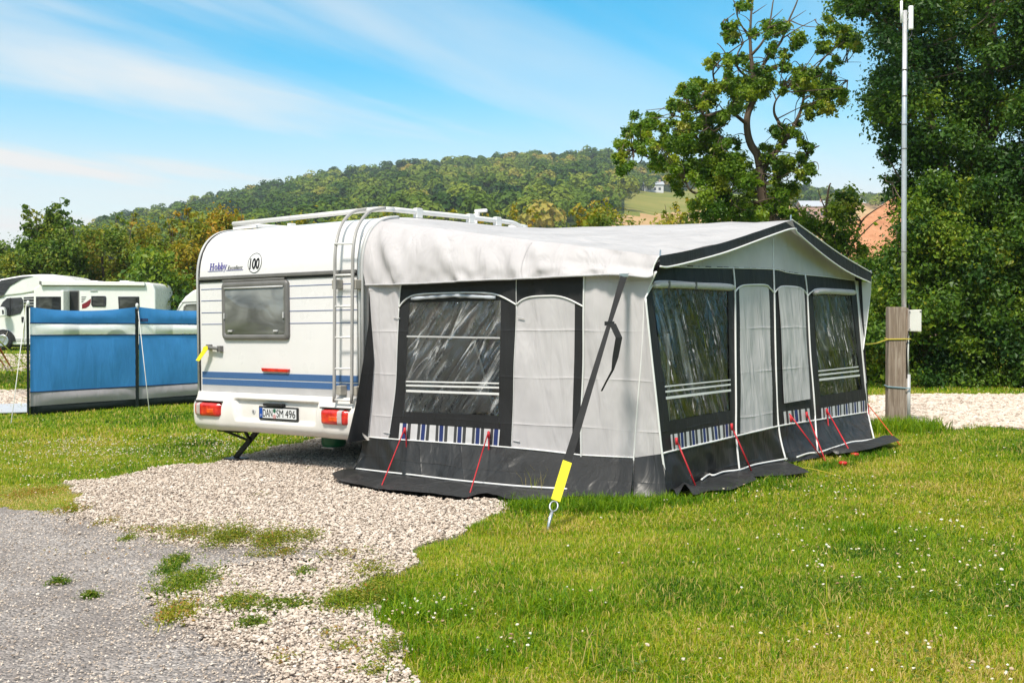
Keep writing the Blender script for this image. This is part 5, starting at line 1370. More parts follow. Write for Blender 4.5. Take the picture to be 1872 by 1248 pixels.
def covers(X, Y):
    """which surface lies at (X, Y): gravel and road weights, as masks with ragged edges"""
    Z = gz(X, Y)
    px, py, zf = proj(np.stack([X, Y, Z], -1))
    jx = (fbm(X * 2.3, Y * 2.3, 3) - 0.5); jy = (fbm(X * 2.3, Y * 2.3, 9) - 0.5)
    s = FPX / np.maximum(zf, 1.0) * 0.26
    qx = px + jx * s * 1.6; qy = py + jy * s * 0.42
    near = (zf > 1.2) & (Y < 13.5)
    gr = inpoly(qx, qy, GRAVP) & near
    rd = inpoly(qx, qy, ROADP) & near
    # caravan pitch goes on under the van
    rel = np.stack([X - O3.x, Y - O3.y], -1)
    a = rel @ np.array([UX.x, UX.y]); b = rel @ np.array([VY.x, VY.y])
    gr |= (a > -1.55 + jx * .5) & (a < 2.6) & (b > -0.2) & (b < 5.6)
    wx_ = X + jx * 0.8; wy_ = Y + jy * 0.8
    pad = np.zeros(gr.shape, bool)
    for P in PADW: pad |= inpoly(wx_, wy_, P)
    inside = (a > 0.0) & (a < 3.0) & (b > -0.02) & (b < 4.4)
    for P in FLAPS: inside |= inpoly(px, py, P)
    under = (a > -2.3) & (a <= 0.0) & (b > 0.15) & (b < 5.4)
    return gr, rd, pad, inside, under

FLAPS = [[(606, 878), (650, 864), (910, 892), (1095, 905), (1090, 918), (985, 924), (935, 924), (890, 913), (850, 918), (740, 909), (640, 892)],
         [(1222, 905), (1290, 880), (1346, 870), (1384, 888), (1336, 907), (1296, 908), (1240, 918)], [(1346, 870), (1432, 850), (1482, 871), (1440, 879), (1362, 884)], [(1505, 836), (1547, 822), (1612, 803), (1646, 817), (1592, 834)]]
M['soil'] = None
def groundmat():
    t = NT('ground_soil_and_turf'); c = t.coord()
    a = t.n('ShaderNodeAttribute'); a.attribute_name = 'gravel'
    n1 = t.noise(c, 1.1, 5); n2 = t.noise(c, 30, 4, 0.6)
    turf = t.ramp(n1, [(0.3, (0.11, 0.17, 0.012)), (0.6, (0.18, 0.23, 0.015)), (0.75, (0.27, 0.25, 0.04))])
    v = t.n('ShaderNodeTexVoronoi'); v.inputs['Scale'].default_value = 42; t.l(c, v.inputs['Vector'])
    grv = t.ramp(v.outputs['Color'], [(0.1, (0.24, 0.20, 0.17)), (0.5, (0.44, 0.38, 0.33)), (0.9, (0.56, 0.50, 0.45))])
    grv = t.mix(t.ramp(v.outputs['Distance'], [(0.3, (0, 0, 0)), (0.75, (1, 1, 1))]), grv, (0.16, 0.13, 0.11))
    cc = t.mix(a.outputs['Fac'], turf, grv)
    return t.end(t.bsdf(cc, 0.9, 0, 0.2, t.bump(v.outputs['Distance'], 0.5, 0.012, t.bump(n2, 0.4, 0.02))))
M['soil'] = groundmat()
x0, x1, y0, y1, st_ = -12.0, 12.0, 2.4, 23.0, 0.06
nxg = int((x1 - x0) / st_) + 1; nyg = int((y1 - y0) / st_) + 1
gx, gy = np.meshgrid(np.linspace(x0, x1, nxg), np.linspace(y0, y1, nyg))
gr, rd, pad, ins_, und_ = covers(gx, gy)
GZ = gz(gx, gy) + (fbm(gx * 3, gy * 3, 5) - 0.5) * 0.018 - 0.02 * rd
idx = np.arange(nxg * nyg).reshape(nyg, nxg)
def gridfaces(idx, mask=None):
    F = np.stack([idx[:-1, :-1], idx[:-1, 1:], idx[1:, 1:], idx[1:, :-1]], -1).reshape(-1, 4)
    if mask is not None: F = F[mask.reshape(-1)]
    return F
gnd = npmesh('ground', np.stack([gx, gy, GZ], -1).reshape(-1, 3), gridfaces(idx), M['soil'], attrs={'gravel': ('POINT', (gr | pad).astype(float).ravel())}, smooth=True)
tag(gnd, kind='structure')

# road surface: worn asphalt with chippings, its edge broken into the gravel
def roadmat():
    t = NT('worn_asphalt'); c = t.coord()
    v = t.n('ShaderNodeTexVoronoi'); v.inputs['Scale'].default_value = 62; t.l(c, v.inputs['Vector'])
    n1 = t.noise(c, 1.3, 6, 0.6); n2 = t.noise(c, 9, 5, 0.65)
    base = t.ramp(v.outputs['Color'], [(0.1, (0.17, 0.15, 0.14)), (0.4, (0.31, 0.285, 0.27)), (0.75, (0.46, 0.42, 0.40)), (0.95, (0.74, 0.69, 0.64))])
    base = t.mix(t.ramp(n2, [(0.45, (0, 0, 0)), (0.7, (0.6, 0.6, 0.6))]), base, (0.47, 0.42, 0.39))
    base = t.mix(t.ramp(n1, [(0.42, (0, 0, 0)), (0.60, (0.75, 0.75, 0.75))]), base, (0.25, 0.22, 0.205))
    h = t.math('ADD', t.math('MULTIPLY', v.outputs['Distance'], -1.0), t.math('MULTIPLY', n2, 0.8))
    return t.end(t.bsdf(base, 0.88, 0, 0.3, t.bump(h, 1.0, 0.02)))
M['asphalt'] = roadmat()
rx0, rx1, ry0, ry1, rs = -7.0, 1.2, 2.4, 9.6, 0.03
nxr = int((rx1 - rx0) / rs) + 1; nyr = int((ry1 - ry0) / rs) + 1
qx, qy = np.meshgrid(np.linspace(rx0, rx1, nxr), np.linspace(ry0, ry1, nyr))
_, rmask, _, _, _ = covers(qx[:-1, :-1] + rs / 2, qy[:-1, :-1] + rs / 2)
F = gridfaces(np.arange(nxr * nyr).reshape(nyr, nxr), rmask)
Vr = np.stack([qx, qy, gz(qx, qy) + 0.008 + (fbm(qx * 5, qy * 5, 15) - 0.5) * 0.012], -1).reshape(-1, 3)
us, inv = np.unique(F, return_inverse=True)
road = npmesh('road', Vr[us], inv.reshape(F.shape), M['asphalt'], smooth=True); tag(road, kind='structure')

# ---------- loose stones
def ico():
    t = (1 + 5 ** .5) / 2
    V = np.array([(-1, t, 0), (1, t, 0), (-1, -t, 0), (1, -t, 0), (0, -1, t), (0, 1, t), (0, -1, -t), (0, 1, -t), (t, 0, -1), (t, 0, 1), (-t, 0, -1), (-t, 0, 1)], float)
    V /= np.linalg.norm(V[0])
    F = np.array([(0, 11, 5), (0, 5, 1), (0, 1, 7), (0, 7, 10), (0, 10, 11), (1, 5, 9), (5, 11, 4), (11, 10, 2), (10, 7, 6), (7, 1, 8), (3, 9, 4), (3, 4, 2), (3, 2, 6), (3, 6, 8), (3, 8, 9), (4, 9, 5), (2, 4, 11), (6, 2, 10), (8, 6, 7), (9, 8, 1)])
    return V, F
IV, IF = ico()
def stones(P, size):
    n = len(P)
    V = IV[None] * (1 + rng.uniform(-0.28, 0.28, (n, 12, 1)))
    sc = np.stack([rng.uniform(0.7, 1.25, n), rng.uniform(0.7, 1.25, n), rng.uniform(0.42, 0.75, n)], -1) * size[:, None]
    V = V * sc[:, None, :]
    a = rng.uniform(0, 6.28, n); ca, sa = np.cos(a)[:, None], np.sin(a)[:, None]
    tl = rng.uniform(-0.5, 0.5, n); ct, st2 = np.cos(tl)[:, None], np.sin(tl)[:, None]
    y = V[..., 1] * ct - V[..., 2] * st2; z = V[..., 1] * st2 + V[..., 2] * ct; x = V[..., 0]
    V = np.stack([x * ca - y * sa, x * sa + y * ca, z], -1) + P[:, None, :]
    F = IF[None] + (np.arange(n) * 12)[:, None, None]
    return V.reshape(-1, 3), F.reshape(-1, 3), np.repeat(rng.uniform(0, 1, n), 20)
def stonemat():
    t = NT('limestone_chippings')
    a = t.n('ShaderNodeAttribute'); a.attribute_name = 'tint'
    c = t.coord(); n = t.noise(c, 60, 3)
    cc = t.ramp(a.outputs['Fac'], [(0.0, (0.22, 0.17, 0.13)), (0.14, (0.43, 0.35, 0.285)), (0.5, (0.61, 0.515, 0.43)), (0.8, (0.70, 0.605, 0.515)), (1.0, (0.76, 0.69, 0.62))])
    cc = t.mix(t.math('MULTIPLY', n, 0.35), cc, (0.48, 0.39, 0.32))
    return t.end(t.bsdf(cc, 0.85, 0, 0.25, t.bump(n, 0.4, 0.004)))
M['stone'] = stonemat()
def scatter(n, xa, xb, ya, yb, bias=0.0):
    """points over a rectangle, thinning with distance"""
    Y = ya * (yb / ya) ** rng.uniform(0, 1, n) if bias else rng.uniform(ya, yb, n)
    return rng.uniform(xa, xb, n), Y
SX, SY = [], []
sx, sy = scatter(430000, -6.5, 2.2, 3.0, 14.0, 1); SX.append(sx); SY.append(sy)
sx = np.concatenate(SX); sy = np.concatenate(SY)
gr, rd, pad, ins_, und_ = covers(sx, sy)
e1 = fbm(sx * 1.3, sy * 1.3, 41)
jxx = rng.normal(0, 0.16, len(sx)); jyy = rng.normal(0, 0.16, len(sx))
_, rd2, _, _, _ = covers(sx + jxx, sy + jyy)
keep = gr & ~ins_ & ((~rd2) | (rng.uniform(0, 1, len(sx)) < 0.16))
# sparser, smaller stones where the pad thins out next to the road
thin = (proj(np.stack([sx, sy, gz(sx, sy)], -1))[1] > 1010)
sx, sy, thin, e1, rdk = sx[keep], sy[keep], thin[keep], e1[keep], rd[keep]
sz = np.exp(rng.normal(math.log(0.0076), 0.30, len(sx))); sz = np.where(thin, sz * 0.9, sz); sz = np.where(rdk, sz * 0.62, sz); sz = np.clip(sz, 0.004, 0.020)
P = np.stack([sx, sy, gz(sx, sy) + 0.010 + sz * 0.25 + rng.uniform(0, 0.012, len(sx)) + np.where(rdk, 0.0, 0)], -1)
V, F, T = stones(P, sz)
gv = npmesh('gravel', V, F, M['stone'], attrs={'tint': ('FACE', T)}); tag(gv, kind='stuff')
# gravel of the other pitches
sx, sy = [], []
for P_, n in zip(PADW, (26000, 7000, 9000)):
    X = np.array(P_); u = rng.uniform(X[:, 0].min(), X[:, 0].max(), n); w = rng.uniform(X[:, 1].min(), X[:, 1].max(), n)
    m = inpoly(u, w, P_); sx.append(u[m]); sy.append(w[m])
sx = np.concatenate(sx); sy = np.concatenate(sy); m = np.abs(sx) < sy * 0.62; sx, sy = sx[m], sy[m]
sz = rng.uniform(0.016, 0.04, len(sx))
V, F, T = stones(np.stack([sx, sy, gz(sx, sy) + 0.008], -1), sz)
gv2 = npmesh('gravel', V, F, M['stone'], attrs={'tint': ('FACE', T)}); tag(gv2, kind='stuff')

# ---------- grass
GSTOPS = [(0.0, (0.024, 0.080, 0.003)), (0.25, (0.075, 0.19, 0.004)), (0.5, (0.195, 0.32, 0.005)), (0.72, (0.345, 0.40, 0.009)), (0.88, (0.49, 0.41, 0.04)), (1.0, (0.58, 0.44, 0.17))]
M['grass'] = leafmat('grass_blades', GSTOPS, 0.35, 0.55, 0.25)
def blades(X, Y, H, Wd, T, lean=0.8, Z=None):
    n = len(X)
    if Z is None: Z = gz(X, Y)
    a = rng.uniform(0, 6.283, n); ln = np.abs(rng.normal(0, 1, n)) * lean * H + 0.1 * H
    b = a + rng.normal(math.pi / 2, 0.5, n)
    dx, dy = np.cos(a), np.sin(a); wx_, wy_ = np.cos(b) * Wd / 2, np.sin(b) * Wd / 2
    B = np.stack([X, Y, Z - 0.004], -1)
    Wv = np.stack([wx_, wy_, np.zeros(n)], -1)
    mid = B + np.stack([dx * ln * 0.35, dy * ln * 0.35, H * 0.62], -1)
    hz = np.sqrt(np.maximum(0.05, 1 - np.minimum(0.9, (ln / np.maximum(H, 1e-4)) ** 2 * 0.4)))
    tip = B + np.stack([dx * ln, dy * ln, H * hz], -1)
    V = np.stack([B - Wv, B + Wv, mid + Wv * 0.75, mid - Wv * 0.75, tip], 1).reshape(-1, 3)
    o = np.arange(n)[:, None] * 5
    F = np.concatenate([o + np.array([0, 1, 2]), o + np.array([0, 2, 3]), o + np.array([3, 2, 4])], 1).reshape(-1, 3)
    return V, F, np.repeat(np.clip(T, 0, 1), 3)
def tone(X, Y):
    """slow drifts between lush green and dry yellow turf"""
    a = fbm(X * 0.55, Y * 0.55, 71, 3); b = fbm(X * 2.6, Y * 2.6, 77, 3)
    return 0.56 + (a - 0.5) * 0.9 + (b - 0.5) * 0.7
BV, BF, BT = [], [], []; nb = 0
def addblades(r):
    global nb
    V, F, T = r
    BV.append(V); BF.append(F + nb); BT.append(T); nb += len(V)
def turf(n, ya, yb, h, w, margin=1.12):
    Y = ya * (yb / ya) ** rng.uniform(0, 1, n)
    X = rng.uniform(-1, 1, n) * (Y * 0.4546 * margin + 1.8)
    gr, rd, pad, ins_, und_ = covers(X, Y)
    keep = ~(gr | rd | pad | ins_)
    # the thin yellow verge at the road's mouth
    px, py, _ = proj(np.stack([X, Y, gz(X, Y)], -1))
    verge = inpoly(px, py, [(-300, 880), (0, 886), (130, 884), (150, 900), (120, 945), (0, 930), (-300, 915)])
    keep |= verge & (rng.uniform(0, 1, n) < 0.55) & (fbm(X * 3, Y * 3, 55) > 0.36)
    rb = vnoise(X * 4, Y * 4, 91)
    X, Y, verge, rb, gr = X[keep], Y[keep], verge[keep], rb[keep], gr[keep]
    k = len(X)
    T = tone(X, Y) + rng.normal(0, 0.21, k) + verge * 0.2
    lush = sstep(0.60, 0.80, fbm(X * 1.1, Y * 1.1, 61, 3))
    H = h * rng.uniform(0.55, 1.35, k) * (1 + 0.5 * lush) * np.where(verge, 0.6, 1)
    T = T - 0.10 * lush
    dry = rng.uniform(0, 1, k) < 0.07; T = np.where(dry, 0.97, T); H = np.where(dry, H * 1.35, H)
    addblades(blades(X, Y, H, w * rng.uniform(0.7, 1.3, k), T))
turf(480000, 2.9, 7.5, 0.029, 0.0046)
turf(340000, 7.0, 13.5, 0.030, 0.0068)
turf(160000, 13.0, 24.0, 0.038, 0.014)
turf(110000, 23.0, 60.0, 0.05, 0.040)
def tuft(px, py, n, rad, h, t0, w=0.006, lean=0.7):
    g = ground(px, py)
    X = g.x + rng.normal(0, rad, n); Y = g.y + rng.normal(0, rad * 0.9, n)
    addblades(blades(X, Y, h * rng.uniform(0.45, 1.25, n), w * rng.uniform(0.7, 1.3, n), t0 + rng.normal(0, 0.13, n), lean))
# longer grass along the awning skirt, round the post and in rough tufts on the lawn
for k in range(70):
    x = rng.uniform(940, 1230); tuft(x, 925 + rng.uniform(-6, 14) - max(0, (x - 1180)) * 0.1, 60, 0.05, 0.085, 0.38, 0.006)
for k in range(60):
    u = rng.uniform(0, 1); tuft(1240 + u * 380, 918 - u * 92 + rng.uniform(-2, 12), 50, 0.06, 0.065, 0.30)
for k in range(34): tuft(rng.uniform(1600, 1720), rng.uniform(782, 796), 60, 0.07, 0.16, 0.45, 0.008)
for px_, py_2, n, r, h in ((1030, 1115, 900, 0.10, 0.10), (1015, 1125, 600, 0.12, 0.09), (1580, 975, 500, 0.12, 0.09), (1680, 990, 500, 0.12, 0.08), (820, 1120, 800, 0.12, 0.09), (760, 1130, 700, 0.10, 0.10), (720, 1100, 500, 0.08, 0.09), (1280, 1000, 400, 0.12, 0.07), (905, 1050, 400, 0.1, 0.07), (1750, 1190, 500, .15, .08), (1450, 1210, 400, .12, .08), (870, 1210, 500, .1, .1), (780, 1190, 500, .08, .1)):
    tuft(px_, py_2, int(n * 0.6), r * 1.15, h * 0.8, 0.40 if h >= 0.09 else 0.45)
for px_, py_2 in ((975, 890), (1000, 885), (985, 895), (1500, 1090), (1560, 1150), (1700, 1180), (1090, 1200)):
    tuft(px_, py_2 + 10, 8, 0.05, 0.20, 0.95, 0.004, 0.35)
gs_ = npmesh('grass', np.concatenate(BV), np.concatenate(BF), M['grass'], attrs={'tint': ('FACE', np.concatenate(BT))}); tag(gs_, kind='stuff')

# ---------- clover heads in the lawn
def clovermat():
    t = NT('clover_heads'); a = t.n('ShaderNodeAttribute'); a.attribute_name = 'tint'
    cc = t.ramp(a.outputs['Fac'], [(0.0, (0.30, 0.18, 0.10)), (0.2, (0.52, 0.38, 0.27)), (0.5, (0.66, 0.60, 0.46)), (1.0, (0.72, 0.70, 0.60))])
    return t.end(t.bsdf(cc, 0.8, 0, 0.2))
n = 16000
Y = 3.2 * (20 / 3.2) ** rng.uniform(0, 1, n); X = rng.uniform(-1, 1, n) * (Y * 0.48 + 0.5)
X = np.concatenate([X, rng.uniform(-6.5, -0.5, 9000)]); Y = np.concatenate([Y, rng.uniform(10.0, 14.0, 9000)]); n = len(X)
gr, rd, pad, ins_, und_ = covers(X, Y); px, py, zf = proj(np.stack([X, Y, gz(X, Y)], -1))
d = fbm(X * 0.8 + 4, Y * 0.8, 33, 3)
p = sstep(0.48, 0.72, d) * sstep(0.35, 0.65, fbm(X * 3.1, Y * 3.1, 35, 3)) * 0.8 + 0.02
p = np.where(inpoly(px, py, [(0, 822), (120, 808), (300, 797), (420, 797), (600, 800), (420, 835), (230, 858), (100, 860), (0, 868)]), 0.14 + 0.4 * sstep(0.45, 0.65, fbm(X * 2.1, Y * 2.1, 39, 3)), p)
p = np.where((np.arange(n) >= 16000) & ~inpoly(px, py, [(0, 815), (300, 790), (620, 795), (420, 840), (0, 890)]), 0, p)
p = np.where(inpoly(px, py, [(0, 740), (370, 720), (370, 790), (130, 803), (0, 815)]), 0.02, p)
p = np.where(inpoly(px, py, [(1380, 960), (1900, 960), (1900, 1100), (1500, 1090)]), np.maximum(p, 0.25), p)
keep = ~(gr | rd | pad | ins_ | und_) & (rng.uniform(0, 1, n) < p)
X, Y = X[keep], Y[keep]; n = len(X)
sz = rng.uniform(0.005, 0.0095, n)
V, F, T = stones(np.stack([X, Y, gz(X, Y) + rng.uniform(0.028, 0.06, n)], -1), sz)
fl_ = npmesh('clover_flowers', V, F, clovermat(), attrs={'tint': ('FACE', T)}); tag(fl_, kind='stuff')

# ---------- leaves: shared maker for weeds, hedges and trees
def leafcards(P, N, size, aspect=0.62):
    """folded leaf blades at points P facing N"""
    n = len(P)
    N = N / np.maximum(1e-6, np.linalg.norm(N, axis=1, keepdims=True))
    r = rng.normal(0, 1, (n, 3)); U = np.cross(N, r); U /= np.maximum(1e-6, np.linalg.norm(U, axis=1, keepdims=True)); W_ = np.cross(N, U)
    s = size[:, None]
    a = P - U * s * 0.5; c = P + U * s * 0.5 - N * s * 0.10
    l = P + W_ * s * aspect * 0.5 + N * s * 0.12 + U * s * 0.05; q = P - W_ * s * aspect * 0.5 + N * s * 0.12 + U * s * 0.05
    V = np.stack([a, q, c, l], 1).reshape(-1, 3)
    return V, (np.arange(n)[:, None] * 4 + np.array([0, 1, 2, 3]))

M['weed'] = leafmat('weed_leaves', [(0.0, (0.04, 0.09, 0.01)), (0.4, (0.12, 0.20, 0.018)), (0.7, (0.27, 0.29, 0.03)), (0.9, (0.38, 0.30, 0.05)), (1.0, (0.40, 0.18, 0.05))], 0.3)
def weedpatch(px, py, w, h, n, hgt, t0):
    c = ground(px, py); mppx = c.y / FPX; my = abs(ground(px, py - 5).y - ground(px, py + 5).y) / 10
    X = c.x + rng.normal(0, 0.27, n) * w * mppx; Y = c.y + rng.normal(0, 0.27, n) * h * my
    Z = gz(X, Y) + 0.012 + np.abs(rng.normal(0, 0.5, n)) * hgt
    N = np.stack([rng.normal(0, .55, n), rng.normal(0, .55, n), np.ones(n)], -1)
    return np.stack([X, Y, Z], -1), N, rng.uniform(0.009, 0.026, n), np.clip(t0 + 0.12 + rng.normal(0, .17, n), 0, 1)
def weed(px, py, w, h, n, hgt, t0, label):
    P, N, s, T = weedpatch(px, py, w, h, n, hgt, t0); c = ground(px, py)
    V, F = leafcards(P - np.array(c), N, s, 0.5)
    nb_ = n // 2
    B, BF_, BT_ = blades(P[:nb_, 0], P[:nb_, 1], hgt * rng.uniform(.6, 1.6, nb_), 0.005 * np.ones(nb_), t0 + rng.normal(0, .15, nb_), 0.8)
    t = thing('weed_clump', label, 'weed', loc=c, group='weeds growing in the road and gravel')
    npmesh('leaves', V, F, M['weed'], t, {'tint': ('FACE', T)}); npmesh('foliage', B - np.array(c), BF_, M['grass'], t, {'tint': ('FACE', BT_)})
weed(345, 1072, 95, 42, 1500, 0.05, 0.42, 'largest leafy weed clump, dark green, where asphalt meets gravel')
weed(325, 1126, 70, 38, 800, 0.04, 0.68, 'yellowing weed clump with reddish stems, nearest the bottom left corner')
weed(440, 1108, 80, 26, 900, 0.04, 0.48, 'green weed clump in gravel between the dark clump and the fine grass patch')
weed(520, 1110, 120, 22, 1200, 0.025, 0.36, 'low fine leaved green patch spreading over the pale gravel')
weed(462, 1146, 52, 14, 380, 0.035, 0.33, 'small green tuft in the gravel below the low fine leaved patch')
weed(108, 1068, 32, 9, 260, 0.03, 0.30, 'small green grass tuft alone in the asphalt, farther left')
weed(165, 1093, 30, 8, 230, 0.03, 0.36, 'small green grass tuft alone in the asphalt, lower right of another tuft')
weed(325, 1029, 44, 14, 380, 0.035, 0.34, 'small bright green tuft above the dark weed clump')
weed(308, 1046, 34, 18, 300, 0.05, 0.30, 'spindly dark weed at the upper left of the largest clump')
weed(235, 988, 26, 8, 170, 0.03, 0.42, 'tiny green tuft in the asphalt near the gravel edge')
weed(556, 1052, 34, 11, 240, 0.03, 0.36, 'little green tuft by itself in the middle of the gravel')
weed(640, 1105, 90, 34, 1500, 0.05, 0.52, 'yellow green weed mat jutting from the lawn into the gravel')
# straggling seedlings along the broken edge, too many and too small to tell apart
WP = []
for px_, py_2, w, h, n, hg, t0 in ((130, 935, 70, 16, 500, .03, .7), (60, 902, 110, 20, 700, .02, .8), (195, 958, 60, 14, 260, .03, .66), (258, 972, 70, 10, 260, .03, .6), (300, 974, 80, 14, 380, .035, .6), (350, 982, 80, 22, 1300, .06, .52), (420, 990, 80, 26, 2400, .08, .5), (500, 994, 80, 26, 2200, .07, .54), (560, 988, 60, 22, 600, .05, .5), (525, 1014, 60, 14, 300, .04, .6), (610, 1020, 80, 20, 160, .03, .6), (478, 1018, 70, 10, 200, .025, .55), (680, 1050, 80, 30, 600, .05, .55), (690, 1095, 70, 40, 900, .06, .5), (645, 1015, 90, 14, 160, .03, .6),
                                 (560, 860, 30, 8, 40, .02, .5), (470, 909, 40, 10, 40, .02, .5), (520, 1210, 60, 20, 120, .03, .7), (640, 1190, 90, 26, 220, .04, .6), (680, 1235, 90, 26, 260, .05, .55), (600, 1165, 70, 20, 90, .03, .7), (720, 1195, 60, 40, 400, .06, .5), (200, 1010, 300, 30, 60, .015, .8), (600, 1080, 120, 40, 80, .02, .8)):
    WP.append(weedpatch(px_, py_2, w, h, n, hg, t0))
P = np.concatenate([w[0] for w in WP]); N = np.concatenate([w[1] for w in WP]); s = np.concatenate([w[2] for w in WP]); T = np.concatenate([w[3] for w in WP])
V, F = leafcards(P, N, s, 0.42)
wo = npmesh('weeds', V, F, M['weed'], attrs={'tint': ('FACE', T)}); tag(wo, kind='stuff')

# ---------- clover leaves and broad leaved plants lying low between the blades
n = 80000
Y = 3.0 * (15 / 3.0) ** rng.uniform(0, 1, n); X = rng.uniform(-1, 1, n) * (Y * 0.48 + 1.5)
gr, rd, pad, ins_, und_ = covers(X, Y)
pk = sstep(0.50, 0.66, fbm(X * 1.7 + 9, Y * 1.7, 133, 3)) * 0.9 + 0.03
keep = ~(gr | rd | pad | ins_) & (rng.uniform(0, 1, n) < pk); X, Y = X[keep], Y[keep]; n = len(X)
N = np.stack([rng.normal(0, .35, n), rng.normal(0, .35, n), np.ones(n)], -1)
V, F = leafcards(np.stack([X, Y, gz(X, Y) + rng.uniform(0.012, 0.034, n)], -1), N, rng.uniform(0.010, 0.021, n), 0.85)
cl_ = npmesh('clover_leaves', V, F, M['weed'], attrs={'tint': ('FACE', np.clip(rng.normal(0.32, 0.14, n), 0, 1))}); tag(cl_, kind='stuff')
# ------------------------------------------------------------------ trees and hedges
def clumps(C, Rr, per, lsz, t0, tsd=0.12, up=0.45, jit=0.55, shell=0.55, flat=0.85, soft=False):
    C = np.asarray(C, float); Rr = np.asarray(Rr, float); n = len(C)
    cnt = np.maximum(4, (per * (Rr / Rr.mean()) ** 2).astype(int))
    ci = np.repeat(np.arange(n), cnt); m = len(ci)
    D = rng.normal(0, 1, (m, 3)); D /= np.linalg.norm(D, axis=1, keepdims=True)
    rad = Rr[ci] * (shell + (1 - shell) * rng.uniform(0, 1, m) ** 0.5) * rng.uniform(0.6, 1.35, m)
    if soft: rad = Rr[ci] * np.abs(rng.normal(0.55, 0.42, m))
    P = C[ci] + D * rad[:, None] * np.array([1, 1, flat])
    N = D * 0.7 + np.array([0, 0, up]) + rng.normal(0, jit, (m, 3))
    tb = t0 + rng.normal(0, tsd, n)
    T = np.clip(tb[ci] + rng.normal(0, 0.10, m), 0, 1)
    return P, N, lsz * np.clip(np.exp(rng.normal(-0.05, 0.36, m)), 0.4, 2.1), T
def limbmesh(name, limbs, m, parent, base):
    mb = MB()
    for pts, r0, r1 in limbs:
        P = smoothline(pts, 5); k = len(P)
        P = [p - base + (Vector((nz3(p * 1.3), nz3(p * 1.3 + Vector((9, 0, 0))), 0)) * 0.03 if 0 < i < k - 1 else Vector((0, 0, 0))) for i, p in enumerate(P)]
        mb.tube(P, [r0 + (r1 - r0) * (i / (k - 1)) ** 0.8 for i in range(k)], 8)
    return mb.build(name, m, parent, smooth=True)
def plant(name, label, cat, base, C, Rr, per, lsz, leafm, t0, limbs=(), bark='bark', twigs=0, group=None, tsd=0.12, trunk='trunk', crown='crown', aspect=0.62, **kw):
    base = Vector(base); t = thing(name, label, cat, loc=base, group=group)
    P, N, s, T = clumps(C, Rr, per, lsz, t0, tsd, **kw)
    V, F = leafcards(P - np.array(base), N, s, aspect)
    npmesh(crown, V, F, M[leafm], t, {'tint': ('FACE', T)})
    if twigs and limbs:
        pts = np.array([tuple(q) for l_, _, _ in limbs for q in smoothline(l_, 6)]); limbs = list(limbs)
        for k in range(0, len(C), twigs):
            c = np.array(C[k]); d = np.linalg.norm(pts - c, axis=1) + 0.25 * np.maximum(0, pts[:, 2] - c[2]); j = int(np.argmin(d))
            if 0.12 < d[j] < 2.2:
                a_ = Vector(pts[j]); b_ = Vector(c) + Vector((rng.normal(0, .06), 0, 0.08)); m_ = a_.lerp(b_, 0.5) + Vector((rng.normal(0, .08), rng.normal(0, .08), 0.10 * rng.normal(0.4, 1)))
                limbs.append(([a_, m_, b_], 0.016, 0.005))
    if limbs: limbmesh(trunk, limbs, M[bark], t, base)
    return t
M['oak'] = leafmat('oak_leaves', [(0.0, (0.030, 0.085, 0.008)), (0.35, (0.075, 0.17, 0.010)), (0.65, (0.17, 0.27, 0.014)), (0.9, (0.30, 0.37, 0.020)), (1.0, (0.36, 0.37, 0.04))], 0.35, 0.45, 0.4)
M['ivy'] = leafmat('ivy_and_ash_leaves', [(0.0, (0.020, 0.065, 0.012)), (0.35, (0.055, 0.13, 0.014)), (0.65, (0.13, 0.22, 0.014)), (0.9, (0.25, 0.31, 0.018)), (1.0, (0.34, 0.34, 0.03))], 0.32, 0.45, 0.35)
M['hedge'] = leafmat('hawthorn_leaves', [(0.0, (0.035, 0.085, 0.012)), (0.35, (0.10, 0.18, 0.016)), (0.6, (0.20, 0.25, 0.02)), (0.8, (0.32, 0.28, 0.022)), (1.0, (0.44, 0.27, 0.03))], 0.3)
M['rust'] = leafmat('rusty_leaves', [(0.0, (0.055, 0.11, 0.010)), (0.3, (0.15, 0.21, 0.014)), (0.6, (0.31, 0.28, 0.016)), (0.85, (0.46, 0.27, 0.016)), (1.0, (0.52, 0.28, 0.03))], 0.3)

